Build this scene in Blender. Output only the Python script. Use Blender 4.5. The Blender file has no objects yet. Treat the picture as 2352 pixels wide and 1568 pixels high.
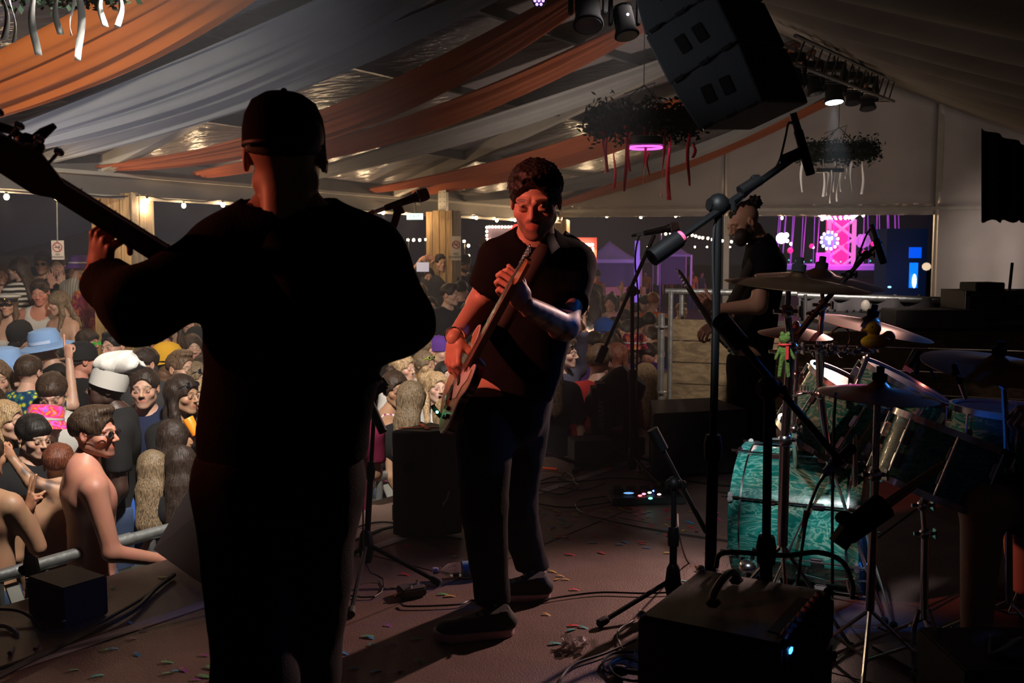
import bpy, bmesh, math, random
import numpy as np
from mathutils import Vector, Matrix, Euler
random.seed(7); rng = np.random.RandomState(7)
PI = math.pi
SC = bpy.context.scene
COL = SC.collection
# ------------------------------------------------------------------ camera
F = 2287.0; CAMZ = 1.37; TH = math.atan(209/F)
cd = bpy.data.cameras.new('camera'); cam = bpy.data.objects.new('camera', cd); COL.objects.link(cam)
cam.location = (0, 0, CAMZ); cam.rotation_euler = (PI/2-TH, 0, 0)
cd.sensor_width = 36; cd.lens = 36*F/2352; cd.clip_start = .05; cd.clip_end = 400
cd.dof.use_dof = True; cd.dof.focus_distance = 4.3; cd.dof.aperture_fstop = 6.3
SC.camera = cam
def ray(px, py):
    u = (px-1176)/F; v = (784-py)/F
    return Vector((u, math.cos(TH)+v*math.sin(TH), -math.sin(TH)+v*math.cos(TH)))
def P(px, py, d):
    r = ray(px, py); s = d/r.y
    return Vector((r.x*s, d, CAMZ+r.z*s))
def G(px, py, z=0.0):
    r = ray(px, py); s = (z-CAMZ)/r.z
    return Vector((r.x*s, r.y*s, z))
# ------------------------------------------------------------------ world, view, lights
w = bpy.data.worlds.new('night'); SC.world = w; w.use_nodes = True
w.node_tree.nodes['Background'].inputs[0].default_value = (.022, .018, .028, 1)
w.node_tree.nodes['Background'].inputs[1].default_value = .3
SC.view_settings.view_transform = 'Standard'; SC.view_settings.look = 'None'
SC.view_settings.gamma = 1; SC.view_settings.exposure = 0.0
SC.cycles.max_bounces = 4; SC.cycles.diffuse_bounces = 2; SC.cycles.glossy_bounces = 2
SC.cycles.transmission_bounces = 4; SC.cycles.transparent_max_bounces = 6; SC.cycles.volume_bounces = 0
SC.cycles.sample_clamp_indirect = 3.0; SC.cycles.caustics_reflective = False; SC.cycles.caustics_refractive = False
def light(kind, loc, energy, color, aim=None, size=.1, angle=60, blend=.5, name='lamp', shadow=.1):
    l = bpy.data.lights.new(name, kind); l.energy = energy; l.color = color
    if kind == 'SPOT': l.spot_size = math.radians(angle); l.spot_blend = blend; l.shadow_soft_size = size
    elif kind == 'POINT': l.shadow_soft_size = size
    elif kind == 'AREA': l.size = size
    o = bpy.data.objects.new(name, l); COL.objects.link(o); o.location = loc
    if aim is not None:
        o.rotation_euler = (Vector(aim)-Vector(loc)).to_track_quat('-Z', 'Y').to_euler()
    return o
GZ = -1.22     # festival ground, the stage deck is z = 0
WARM = (1, .80, .60); 
light('SPOT', (-1.0, 3.7, 3.1), 1050, (1, .91, .80), (-2.6, 6.9, .2), .10, 84, .8, name='crowd_wash')
light('SPOT', (1.0, 5.9, 3.1), 900, (1, .88, .80), (-.9, 8.4, .0), .10, 60, .9, name='crowd_wash')
light('SPOT', (2.3, 5.7, 2.4), 330, (1, .84, .72), (1.9, 9.6, -.1), .10, 54, .9, name='crowd_wash')
light('SPOT', (-2.5, 1.9, 2.6), 470, (1, .22, .15), (.02, 3.40, 1.34), .05, 21, .5, name='red_wash')
light('SPOT', (-3.2, 2.5, 2.0), 120, (1, .20, .10), (-.9, 2.15, 1.35), .05, 22, .7, name='red_wash')
light('SPOT', (3.3, 7.3, 2.55), 1200, (1, .60, .52), (-.38, 2.78, 0), .07, 24, .7, name='back_wash')
light('SPOT', (2.9, 4.3, 1.95), 85, (.03, .22, 1), (1.45, 3.7, .95), .05, 44, .7, name='blue_wash')
light('SPOT', (.15, 2.05, 2.1), 165, (.90, .97, 1), (1.15, 4.05, .42), .05, 30, .6, name='drum_wash')
light('SPOT', (-4.6, 7.6, .9), 115, (.62, .70, 1), (-1.6, 8.0, 3.6), .3, 95, 1, name='roof_fill')  # unseen upward spot added to brighten the roof in place of bounce
light('SPOT', (-1.2, 5.0, .9), 80, (.68, .78, 1), (-3.2, 7.0, 3.2), .3, 90, 1, name='roof_fill')  # second added roof spot, also standing in for bounced light
light('SPOT', (5.0, 12.4, 2.4), 520, (1, .84, .74), (9.2, 15.2, .7), .2, 66, 1, name='gable_fill')  # added flood that brightens the right gable panel
light('SPOT', (-.3, 4.7, 2.1), 13, (.8, .88, 1), (1.35, 5.7, 3.0), .1, 60, .8, name='array_fill')  # added spot in place of light scattered by the haze
light('SPOT', (-.1, 5.2, 2.4), 34, (1, .70, .58), (1.55, 6.4, 1.25), .05, 30, .8, name='side_fill')  # unseen spot added to lift the rear bassist out of the dark
light('SPOT', (2.2, 10.2, .3), 260, (1, .82, .72), (5.2, 16.2, 2.9), .2, 62, 1, name='gable_fill')  # added low spot brightening the upper gable canvas
light('SPOT', (1.0, 10.5, .4), 230, (1, .80, .66), (1.6, 11.5, 4.0), .3, 120, 1, name='roof_fill')  # added upward spot brightening the roof towards the gable
# ------------------------------------------------------------------ materials
MATS = {}
def mat(name, col=(.5, .5, .5), rough=.6, metal=0, spec=.5, bump=None, emit=None, var=None, trans=0, alpha=1, coat=0, sub=0):
    """col base colour; bump (scale, strength); var (scale, second colour, amount); emit (colour, strength)"""
    if name in MATS: return MATS[name]
    m = bpy.data.materials.new(name); m.use_nodes = True
    nt = m.node_tree; b = nt.nodes['Principled BSDF']
    b.inputs['Base Color'].default_value = (*col[:3], 1)
    b.inputs['Roughness'].default_value = rough; b.inputs['Metallic'].default_value = metal
    b.inputs['Specular IOR Level'].default_value = spec
    if trans: b.inputs['Transmission Weight'].default_value = trans; b.inputs['IOR'].default_value = 1.3
    if alpha < 1: b.inputs['Alpha'].default_value = alpha
    if coat: b.inputs['Coat Weight'].default_value = coat
    tc = nt.nodes.new('ShaderNodeTexCoord')
    if var:
        n = nt.nodes.new('ShaderNodeTexNoise'); n.inputs['Scale'].default_value = var[0]; n.inputs['Detail'].default_value = 5
        nt.links.new(tc.outputs['Object'], n.inputs['Vector'])
        r = nt.nodes.new('ShaderNodeValToRGB'); r.color_ramp.elements[0].position = .5-.5*(1-var[2]); r.color_ramp.elements[1].position = .5+.5*(1-var[2])
        r.color_ramp.elements[0].position = .35; r.color_ramp.elements[1].position = .35+.3*(2-var[2])
        r.color_ramp.elements[0].color = (*col[:3], 1); r.color_ramp.elements[1].color = (*var[1][:3], 1)
        nt.links.new(n.outputs['Fac'], r.inputs['Fac']); nt.links.new(r.outputs['Color'], b.inputs['Base Color'])
    if bump:
        n = nt.nodes.new('ShaderNodeTexNoise'); n.inputs['Scale'].default_value = bump[0]; n.inputs['Detail'].default_value = 4
        nt.links.new(tc.outputs['Object'], n.inputs['Vector'])
        bp = nt.nodes.new('ShaderNodeBump'); bp.inputs['Strength'].default_value = bump[1]; bp.inputs['Distance'].default_value = .02
        nt.links.new(n.outputs['Fac'], bp.inputs['Height']); nt.links.new(bp.outputs['Normal'], b.inputs['Normal'])
    if emit:
        b.inputs['Emission Color'].default_value = (*emit[0][:3], 1); b.inputs['Emission Strength'].default_value = emit[1]
    MATS[name] = m
    return m
def nodes(m): return m.node_tree, m.node_tree.nodes['Principled BSDF']
# ------------------------------------------------------------------ objects
def tag(o, label=None, cat=None, group=None, kind=None):
    if label: o['label'] = label
    if cat: o['category'] = cat
    if group: o['group'] = group
    if kind: o['kind'] = kind
    return o
def thing(name, label, cat, loc=(0, 0, 0), group=None):
    o = bpy.data.objects.new(name, None); COL.objects.link(o); o.location = loc; o.empty_display_size = .1
    return tag(o, label, cat, group)
def wloc(p):
    v = Vector((0, 0, 0))
    while p is not None: v = v+p.location; p = p.parent
    return v
class MB:
    """collects shapes given in world space; build() links them as one mesh object"""
    def __init__(s): s.v = []; s.f = []; s.m = []
    def add(s, vs, fs, mi=0):
        k = len(s.v); s.v.extend([tuple(v) for v in vs]); s.f.extend([tuple(i+k for i in f) for f in fs]); s.m.extend([mi]*len(fs)); return s
    def box(s, c, size, R=None, mi=0, bev=0):
        R = R or Matrix.Identity(3); c = Vector(c); h = Vector(size)/2
        if not bev:
            vs = [c+R@Vector((x*h.x, y*h.y, z*h.z)) for x in (-1, 1) for y in (-1, 1) for z in (-1, 1)]
            return s.add(vs, [(0, 1, 3, 2), (4, 6, 7, 5), (0, 4, 5, 1), (2, 3, 7, 6), (0, 2, 6, 4), (1, 5, 7, 3)], mi)
        bm = bmesh.new(); bmesh.ops.create_cube(bm, size=1)
        for v in bm.verts: v.co = Vector((v.co.x*size[0], v.co.y*size[1], v.co.z*size[2]))
        bmesh.ops.bevel(bm, geom=bm.edges[:], offset=bev, segments=2, affect='EDGES')
        bm.verts.index_update()
        s.add([c+R@v.co for v in bm.verts], [[v.index for v in f.verts] for f in bm.faces], mi); bm.free(); return s
    def tube(s, pts, r, n=8, cap=True, mi=0, flat=None):
        pts = [Vector(p) for p in pts]; m = len(pts)
        rs = r if hasattr(r, '__len__') else [r]*m
        up = None; vs = []; fs = []
        for i, p in enumerate(pts):
            t = (pts[min(i+1, m-1)]-pts[max(i-1, 0)])
            if t.length < 1e-9: t = Vector((0, 0, 1))
            t.normalize()
            if up is None: up = t.orthogonal().normalized()
            up = (up-t*up.dot(t)); up = up.normalized() if up.length > 1e-6 else t.orthogonal().normalized()
            b = t.cross(up)
            for k in range(n):
                a = 2*PI*k/n; vs.append(p+(up*math.cos(a)+b*math.sin(a))*rs[i])
        for i in range(m-1):
            for k in range(n):
                k2 = (k+1) % n; fs.append((i*n+k, i*n+k2, (i+1)*n+k2, (i+1)*n+k))
        if cap: fs.append(tuple(range(n-1, -1, -1))); fs.append(tuple((m-1)*n+k for k in range(n)))
        return s.add(vs, fs, mi)
    def lathe(s, prof, c, axis=(0, 0, 1), n=24, mi=0, sx=1, sy=1, up=None):
        """prof list of (radius, height) along axis from c"""
        a = Vector(axis).normalized()
        x = (Vector(up)-a*Vector(up).dot(a)).normalized() if up else a.orthogonal().normalized()
        y = a.cross(x); c = Vector(c); vs = []; fs = []
        for (r, h) in prof:
            for k in range(n):
                t = 2*PI*k/n; vs.append(c+a*h+x*(r*sx*math.cos(t))+y*(r*sy*math.sin(t)))
        for i in range(len(prof)-1):
            for k in range(n):
                k2 = (k+1) % n; fs.append((i*n+k, i*n+k2, (i+1)*n+k2, (i+1)*n+k))
        if prof[0][0] > 1e-5: fs.append(tuple(range(n-1, -1, -1)))
        if prof[-1][0] > 1e-5: fs.append(tuple((len(prof)-1)*n+k for k in range(n)))
        return s.add(vs, fs, mi)
    def ball(s, c, r, n=10, mi=0, R=None):
        r = r if hasattr(r, '__len__') else (r, r, r); c = Vector(c); R = R or Matrix.Identity(3)
        vs = [c+R@Vector((0, 0, r[2]))]; fs = []; m = max(4, n//2+1)
        for i in range(1, m):
            for k in range(n):
                a = PI*i/m; t = 2*PI*k/n
                vs.append(c+R@Vector((r[0]*math.sin(a)*math.cos(t), r[1]*math.sin(a)*math.sin(t), r[2]*math.cos(a))))
        vs.append(c+R@Vector((0, 0, -r[2])))
        for k in range(n): fs.append((0, 1+k, 1+(k+1) % n))
        for i in range(m-2):
            for k in range(n):
                k2 = (k+1) % n; fs.append((1+i*n+k, 1+(i+1)*n+k, 1+(i+1)*n+k2, 1+i*n+k2))
        e = len(vs)-1
        for k in range(n): fs.append((e, 1+(m-2)*n+(k+1) % n, 1+(m-2)*n+k))
        return s.add(vs, fs, mi)
    def grid(s, fn, nu, nv, mi=0):
        vs = [fn(i/nu, j/nv) for i in range(nu+1) for j in range(nv+1)]
        fs = [(i*(nv+1)+j, (i+1)*(nv+1)+j, (i+1)*(nv+1)+j+1, i*(nv+1)+j+1) for i in range(nu) for j in range(nv)]
        return s.add(vs, fs, mi)
    def prism(s, poly, M, th, mi=0):
        """poly 2-D outline (local x,y), M 4x4, thickness along local z from 0 to th"""
        n = len(poly); vs = [M@Vector((x, y, 0)) for x, y in poly]+[M@Vector((x, y, th)) for x, y in poly]
        fs = [tuple(range(n-1, -1, -1)), tuple(range(n, 2*n))]+[(i, (i+1) % n, n+(i+1) % n, n+i) for i in range(n)]
        return s.add(vs, fs, mi)
    def build(s, name, m, parent=None, smooth=True, label=None, origin=None, kind=None, thick=0):
        me = bpy.data.meshes.new(name)
        o = bpy.data.objects.new(name, me); COL.objects.link(o)
        off = wloc(parent) if parent else Vector((0, 0, 0))
        if origin is not None: o.location = Vector(origin)-off; off = Vector(origin)
        vv = np.array(s.v, dtype=float)-np.array(off)
        me.from_pydata(vv.tolist(), [], s.f)
        for x in (m if isinstance(m, (list, tuple)) else [m]): me.materials.append(x)
        if len(me.materials) > 1: me.polygons.foreach_set('material_index', s.m)
        if smooth:
            me.polygons.foreach_set('use_smooth', [True]*len(me.polygons))
            me.set_sharp_from_angle(angle=math.radians(40))
        if parent: o.parent = parent
        if label: o['label'] = label
        if kind: o['kind'] = kind
        if thick:
            md = o.modifiers.new('thick', 'SOLIDIFY'); md.thickness = thick; md.offset = 0
        return o
def frame(z, x=None):
    """3x3 with local z along z and x near x"""
    z = Vector(z).normalized(); x = Vector(x) if x is not None else z.orthogonal()
    x = (x-z*x.dot(z)).normalized(); y = z.cross(x)
    return Matrix((x, y, z)).transposed()
def curve(pts, n=24):
    """Catmull-Rom through pts"""
    pts = [Vector(p) for p in pts]; q = [pts[0]*2-pts[1]]+pts+[pts[-1]*2-pts[-2]]; out = []; k = len(pts)-1
    per = max(1, n//k)
    for i in range(k):
        a, b, c, d = q[i:i+4]
        for j in range(per):
            t = j/per; out.append(.5*((2*b)+(c-a)*t+(2*a-5*b+4*c-d)*t*t+(3*b-a-3*c+d)*t**3))
    out.append(pts[-1]); return out
def text(s, size, loc, R, m, parent, name='lettering', ext=.0015, label=None):
    cu = bpy.data.curves.new(name, 'FONT'); cu.body = s; cu.size = size; cu.align_x = 'CENTER'; cu.align_y = 'CENTER'; cu.extrude = ext; cu.resolution_u = 3
    t = bpy.data.objects.new(name, cu); me = bpy.data.meshes.new_from_object(t); bpy.data.objects.remove(t); me.materials.clear(); me.materials.append(m)
    o = bpy.data.objects.new(name, me); COL.objects.link(o)
    o.parent = parent; o.location = Vector(loc)-(wloc(parent) if parent else Vector((0, 0, 0))); o.rotation_euler = R.to_euler()
    if label: o['label'] = label
    return o
BLACK = mat('black_plastic', (.012, .012, .013), .45)
MATTE = mat('black_fabric', (.006, .006, .007), .95, bump=(300, .2), spec=.12)
STEEL = mat('galvanised_steel', (.42, .44, .44), .42, .8, var=(14, (.28, .30, .30), .5), bump=(30, .15))
CHROME = mat('chrome', (.80, .80, .82), .20, 1)
RUBBER = mat('black_rubber', (.01, .01, .01), .75)
# ================================================================== the setting
U = Vector((.60, .80, 0)).normalized()       # along the stage front
N = Vector((-.80, .60, 0)).normalized()      # from the stage towards the crowd
TAPE0 = Vector((-1.635, 3.18, 0))
# stage deck: real boards with recessed joints
m_deck = mat('deck_plywood', (.125, .074, .062), .52, var=(5, (.18, .112, .094), .6), bump=(160, .25))
nt, b = nodes(m_deck)
m_under = mat('deck_frame', (.02, .018, .016), .8)
stage_o = TAPE0+N*.62                         # a point on the stage edge
fl = MB()
def sp(u, n, z=0): return stage_o+U*u-N*n+Vector((0, 0, z))
c = sp(3.5, 4.2, -.09); RU = Matrix((U, -N, Vector((0, 0, 1)))).transposed()
fl.box(c, (16, 8.4, .12), RU)
floor = fl.build('floor', m_under, None, False); tag(floor, kind='structure')
pm = bpy.data.meshes.new('panel'); PW, PL = 1.22, 2.44
pb = MB().box((0, 0, 0), (PL-.006, PW-.006, .028), None, bev=.003); pm.from_pydata(pb.v, [], pb.f); pm.materials.append(m_deck)
for i in range(-2, 5):
    for j in range(0, 7):
        o = bpy.data.objects.new('panel', pm); COL.objects.link(o); o.parent = floor
        q = sp(.35+i*PL+(PL/2 if j % 2 else 0), PW/2+j*PW, -.0145); o.location = q-Vector(floor.location)
        o.rotation_euler = (0, 0, math.atan2(U.y, U.x)); o.location.z += random.uniform(-.001, .0005)
# stage skirt
sk = MB().box(sp(3.5, -.02, -.55), (16, .03, .98), RU); tag(sk.build('trim_1', MATTE, None, False), kind='structure')
# white floor tape along the edge
tp = MB()
a0 = TAPE0-U*2.0
tp.box(a0+U*4.2+Vector((0, 0, .0012)), (8.6, .062, .0016), RU)
tag(tp.build('floor_tape', mat('grey_tape', (.42, .37, .40), .7, var=(9, (.28, .25, .27), .5)), None, False), 'long pale grey tape line stuck along the stage floor near its edge', 'tape')
# festival ground
gm = mat('trodden_ground', (.055, .042, .032), .95, var=(1.5, (.03, .028, .02), .6), bump=(6, .6))
g = MB().box((0, 60, GZ-.05), (240, 240, .1)); tag(g.build('ground', gm, None, False), kind='structure')

# ---- marquee frame
E0 = Vector((.76, 17.0, 0)); EU = Vector((-.47, -.88, 0)).normalized()     # eave line, gable corner towards camera
R0 = Vector((5.76, 16.0, 0)); RD = Vector((-.585, -.811, 0)).normalized()  # ridge line
ZE, ZR = 2.16, 4.10
def eave(t, z=ZE): v = E0+EU*t; v.z = z; return v
def ridge(t, z=ZR): v = R0+RD*t; v.z = z; return v
def roof(t, s, drop=0): v = eave(t).lerp(ridge(t), s); v.z -= drop; return v
m_pvc = mat('roof_pvc', (.22, .195, .20), .24, spec=.8)
nt, b = nodes(m_pvc)
tc = nt.nodes.new('ShaderNodeTexCoord'); mp = nt.nodes.new('ShaderNodeMapping'); mp.inputs['Scale'].default_value = (1.6, 1.6, 1.6)
mp.inputs['Rotation'].default_value = (0, 0, math.radians(55))
mp2 = nt.nodes.new('ShaderNodeMapping'); mp2.inputs['Scale'].default_value = (5.5, .9, 2)
nz = nt.nodes.new('ShaderNodeTexNoise'); nz.inputs['Scale'].default_value = 2.6; nz.inputs['Detail'].default_value = 3
nt.links.new(tc.outputs['Object'], mp.inputs['Vector']); nt.links.new(mp.outputs['Vector'], mp2.inputs['Vector']); nt.links.new(mp2.outputs['Vector'], nz.inputs['Vector'])
bp = nt.nodes.new('ShaderNodeBump'); bp.inputs['Strength'].default_value = .55; bp.inputs['Distance'].default_value = .05
nt.links.new(nz.outputs['Fac'], bp.inputs['Height']); nt.links.new(bp.outputs['Normal'], b.inputs['Normal'])
ceil = MB().box(roof(9, 1, -.10), (.05, .05, .02))
ceiling = ceil.build('ceiling', m_pvc, None, False); tag(ceiling, kind='structure')
BAY = [-.0, 4.9, 9.3, 14.2, 19.5]
for k in range(4):                                        # one PVC sheet per bay and slope
    t0, t1 = BAY[k]+.04, BAY[k+1]-.04
    sh = MB().grid(lambda a, q: roof(t0+(t1-t0)*a, q, .05*math.sin(PI*a)*math.sin(PI*q)+.012*math.sin(9*a+14*q)), 16, 24)
    sh.build('roof_panel', m_pvc, ceiling, thick=.006)
    def right(a, q):
        t = t0+(t1-t0)*a; r = ridge(t, ZR+.0); o = r+Vector((.82, -.57, 0)).normalized()*5.2*q; o.z = ZR-(ZR-ZE)*q
        return o
    MB().grid(lambda a, q: right(a, q), 6, 12).build('roof_panel', m_pvc, ceiling, thick=.006)
m_alu = mat('cream_aluminium', (.42, .39, .33), .4, .2, var=(6, (.34, .31, .27), .4))
m_alud = mat('grey_purlin', (.12, .12, .125), .4, .5)
for k in range(5):                                        # rafters follow the roof at each bay
    t = BAY[k]; a = roof(t, 0, .07); bb = roof(t, 1, .07); d = bb-a
    MB().box((a+bb)/2, (.11, .16, d.length), frame(d, EU)).build('rafter', m_alu, ceiling, False)
for s in (.22, .48, .74):
    for k in range(4):
        a = roof(BAY[k], s, .05); bb = roof(BAY[k+1], s, .05); d = bb-a
        MB().box((a+bb)/2, (.10, .06, d.length-.12), frame(d, (0, 0, 1))).build('purlin', m_alud, ceiling, False)
# eave beam (double, with warm lit lower flange) and cables
eb = MB()
for z, h, wd in ((2.12, .14, .12), (1.93, .20, .09)):
    a = eave(-.05, z); bb = eave(19, z); d = bb-a; eb.box((a+bb)/2, (h, wd, d.length), frame(d, (0, 0, 1)))
tag(eb.build('trim_2', mat('eave_beam', (.17, .15, .13), .5, .3, var=(3, (.12, .11, .10), .5)), None, False), kind='structure')
eb = MB()
for z in (2.215, 2.035, 1.84):
    a = eave(-.05, z); bb = eave(19, z); d = bb-a; q = Vector((.83, -.55, 0))*.07; eb.box((a+bb)/2+q, (.03, .05, d.length), frame(d, (0, 0, 1)))
tag(eb.build('trim_3', m_alu, None, False), kind='structure')

# ---- wood-clad posts (each plank a part)
m_wood = mat('pine_plank', (.42, .27, .12), .65, bump=(60, .15))
def woodgrain(m, c1, c2, sc=(1, 1, .12), s=18):
    nt, b = nodes(m); tc = nt.nodes.new('ShaderNodeTexCoord'); mp = nt.nodes.new('ShaderNodeMapping'); mp.inputs['Scale'].default_value = sc
    n = nt.nodes.new('ShaderNodeTexNoise'); n.inputs['Scale'].default_value = s; n.inputs['Detail'].default_value = 6; n.inputs['Distortion'].default_value = 1.2
    oi = nt.nodes.new('ShaderNodeObjectInfo'); ad = nt.nodes.new('ShaderNodeVectorMath'); ad.operation = 'ADD'
    nt.links.new(tc.outputs['Object'], mp.inputs['Vector']); nt.links.new(mp.outputs['Vector'], ad.inputs[0]); 
    mu = nt.nodes.new('ShaderNodeMath'); mu.operation = 'MULTIPLY'; mu.inputs[1].default_value = 30; nt.links.new(oi.outputs['Random'], mu.inputs[0])
    nt.links.new(mu.outputs[0], ad.inputs[1]); nt.links.new(ad.outputs[0], n.inputs['Vector'])
    r = nt.nodes.new('ShaderNodeValToRGB'); r.color_ramp.elements[0].position = .35; r.color_ramp.elements[1].position = .68
    r.color_ramp.elements[0].color = (*c1, 1); r.color_ramp.elements[1].color = (*c2, 1)
    nt.links.new(n.outputs['Fac'], r.inputs['Fac']); nt.links.new(r.outputs['Color'], b.inputs['Base Color'])
woodgrain(m_wood, (.20, .12, .045), (.46, .29, .12))
m_wood2 = mat('shaded_plank', (.3, .22, .13), .75, bump=(60, .2)); woodgrain(m_wood2, (.12, .085, .05), (.27, .20, .12))  # pine copy with shade put into its colour, for the right faces
def clad_post(cpos, w1, w2, label, top=1.88):
    """square post: face 1 turned towards the stage, face 2 to the right"""
    r = thing('wooden_post', label, 'post', (cpos.x, cpos.y, GZ), 'wood clad posts along the open tent side')
    X = Vector((.87, -.12, 0)).normalized(); Y = Vector((.35, .94, 0)).normalized()
    ang = math.radians(-14); X = Vector((math.cos(ang), math.sin(ang), 0)); Y = Vector((-math.sin(ang), math.cos(ang), 0))
    h = top-GZ; cz = (top+GZ)/2
    MB().box((cpos.x, cpos.y, (GZ+2.30)/2), (.10, .13, 2.30-GZ), Matrix((X, Y, Vector((0, 0, 1)))).transposed()).build('core', m_alu, r, False)
    n = 4; w = w1/n
    for i in range(n):
        c = cpos+X*(-w1/2+w*(i+.5))-Y*(w2/2); c.z = cz+random.uniform(-.012, .012)
        o = MB().box(r.location, (w-.006, .022, h), None, bev=.002).build('plank', m_wood, r, False); o.location = c-r.location
        o.rotation_euler = (0, 0, ang)
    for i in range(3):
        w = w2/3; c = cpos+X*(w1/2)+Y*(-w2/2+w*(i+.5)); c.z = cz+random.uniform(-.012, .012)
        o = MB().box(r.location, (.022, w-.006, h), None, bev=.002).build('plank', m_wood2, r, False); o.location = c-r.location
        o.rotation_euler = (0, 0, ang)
    pl = MB().box(cpos+X*.02-Y*.10+Vector((0, 0, 2.03-cpos.z)), (.10, .012, .26), Matrix((X, Y, Vector((0, 0, 1)))).transposed())
    for dx in (-.03, .03):
        for dz in (-.09, -.03, .03, .09): pl.lathe([(.006, 0), (.006, .004)], cpos+X*(.02+dx)-Y*.107+Vector((0, 0, 2.03+dz-cpos.z)), -Y, 6, mi=1)
    pl.build('bracket', [mat('plate_paint', (.6, .57, .5), .5), BLACK], r, False)
    return r
PA = Vector((-3.55, 9.15, 0)); PB = Vector((-.90, 13.15, 0)); PC = Vector((.80, 17.1, 0))
clad_post(PA, .40, .34, 'nearest wood clad post, left of the bassist, with pale bolted plate on top')
clad_post(PB, .36, .34, 'wood clad post with a no smoking notice, left of the leaning guitarist')
clad_post(PC, .30, .30, 'farthest wood clad post, at the gable corner behind the guitarist head')

# ---- gable wall: canvas panels between aluminium posts
m_canvas = mat('gable_canvas', (.40, .36, .34), .7, var=(2, (.34, .30, .28), .6), bump=(3, .5))
GA = Vector((.76, 17.0, 0)); GB = Vector((10.6, 15.0, 0)); GD = (GB-GA).normalized(); GN = Vector((GD.y, -GD.x, 0))
def gp(px, py):       # point of the gable plane seen at a pixel
    r = ray(px, py); k = (GA-Vector((0, 0, CAMZ))).dot(GN)/r.dot(GN); return Vector((0, 0, CAMZ))+r*k
def gx(px): v = gp(px, 600); return (v-GA).dot(GD)
def gtop(s):
    t = s/10.0; return ZE+(ZR-ZE)*(1-abs(t-.5)*2)
wall = MB().box(GA+GD*5+Vector((0, 0, 2.03)), (10, .05, .05), Matrix((GD, -GN, Vector((0, 0, 1)))).transposed())
wg = wall.build('wall_far', m_alu, None, False); tag(wg, kind='structure')
cuts = [0, gx(1662), gx(2146), 7.6, 10.0]
zlow = [2.04, 2.06, None, None]
for i in range(4):
    s0, s1 = cuts[i]+.02, cuts[i+1]-.02
    def top(a, q, s0=s0, s1=s1):
        s = s0+(s1-s0)*a; v = GA+GD*s; v.z = 2.10+(max(gtop(s), 2.1)-2.10)*q; v += GN*(.02*math.sin(s*7)*math.sin(PI*q)); return v
    MB().grid(top, 30, 10).build('canvas_panel', m_canvas, wg, thick=.004)
    if i < 2:                                              # scalloped valance over the opening
        MB().grid(lambda a, q: GA+GD*(s0+(s1-s0)*a)+Vector((0, 0, 2.10-.17*q))-GN*(.012*math.sin(60*a+3*q)), 80, 3).build('valance', m_canvas, wg, thick=.004)
    else:
        MB().grid(lambda a, q: GA+GD*(s0+(s1-s0)*a)+Vector((0, 0, 2.10+(GZ-2.10)*q))+GN*(.05*math.sin(17*a+.7)*q*(1-.3*math.sin(5*a))), 60, 12).build('canvas_panel', m_canvas, wg, thick=.004)
for k, s in enumerate((0.02, gx(1668), gx(2150), 7.62)):
    MB().box(GA+GD*s+Vector((0, 0, (GZ+gtop(s))/2))-GN*.05, (.09, .09, gtop(s)-GZ), Matrix((GD, -GN, Vector((0, 0, 1)))).transposed()).build('upright', m_alu, wg, False)
c = gp(2146, 445)
MB().ball(c-GN*.12, .045, 12).tube([c-GN*.12, c-GN*.12+Vector((0, 0, -.22))], .012).build('pulley', m_alu, wg)
MB().tube([gp(1650, 455)-GN*.06, gp(2150, 456)-GN*.06], .022).tube([gp(2150, 456)-GN*.06, gp(2352, 462)-GN*.06], .016).build('crossbar', m_alud, wg)

# ---- dark lining over the stage (right slope), hung below the ridge as a sagging cloth
m_lining = mat('brown_lining', (.115, .095, .085), .85, var=(.8, (.085, .07, .062), .5), bump=(2.5, .4))
V = Vector((.82, -.57, 0)).normalized()
def lining(a, q):
    t = -.15+19*a; r = ridge(t, ZR-.05); o = r+V*5.4*q; o.z = ZR-.05-2.0*q+(-.10*math.sin(PI*((a*15) % 1))*min(1, 3*q))-.12*math.sin(PI*q); return o
ln = MB().grid(lining, 150, 24); tag(ln.build('ceiling_lining', m_lining, None, thick=.004), kind='structure')
# ---- drapes swagged from the eave to the ridge
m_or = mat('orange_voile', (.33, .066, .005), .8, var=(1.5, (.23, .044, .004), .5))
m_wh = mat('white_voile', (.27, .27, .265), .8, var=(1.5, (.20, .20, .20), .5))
def drape(te, tr, colr, label, sag=.30, wd=.34, s1=1.0, z1=0):
    fo = random.random()*9
    def fn(a, q):
        s = s1*a; c = eave(te).lerp(ridge(tr), s); c.z += -.05-sag*math.sin(PI*min(1, s))**.9*(1 if s < 1 else 1)-.02+z1
        spread = wd*(.18+.82*math.sin(PI*min(max(s, .02), .98))**.6)
        u = (q-.5)*2; off = EU*(u*spread)
        dz = -.10*(1-u*u)*math.sin(PI*min(1, s))+.035*math.sin(q*21+fo+2*s)*(.3+.7*math.sin(PI*s))+.018*math.sin(q*47+fo*2+5*s)
        return c+off+Vector((0, 0, dz))
    o = MB().grid(fn, 40, 44).build('fabric_drape', colr, None, thick=.003)
    return tag(o, label, 'drape', 'fabric drapes swagged under the tent roof')
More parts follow.
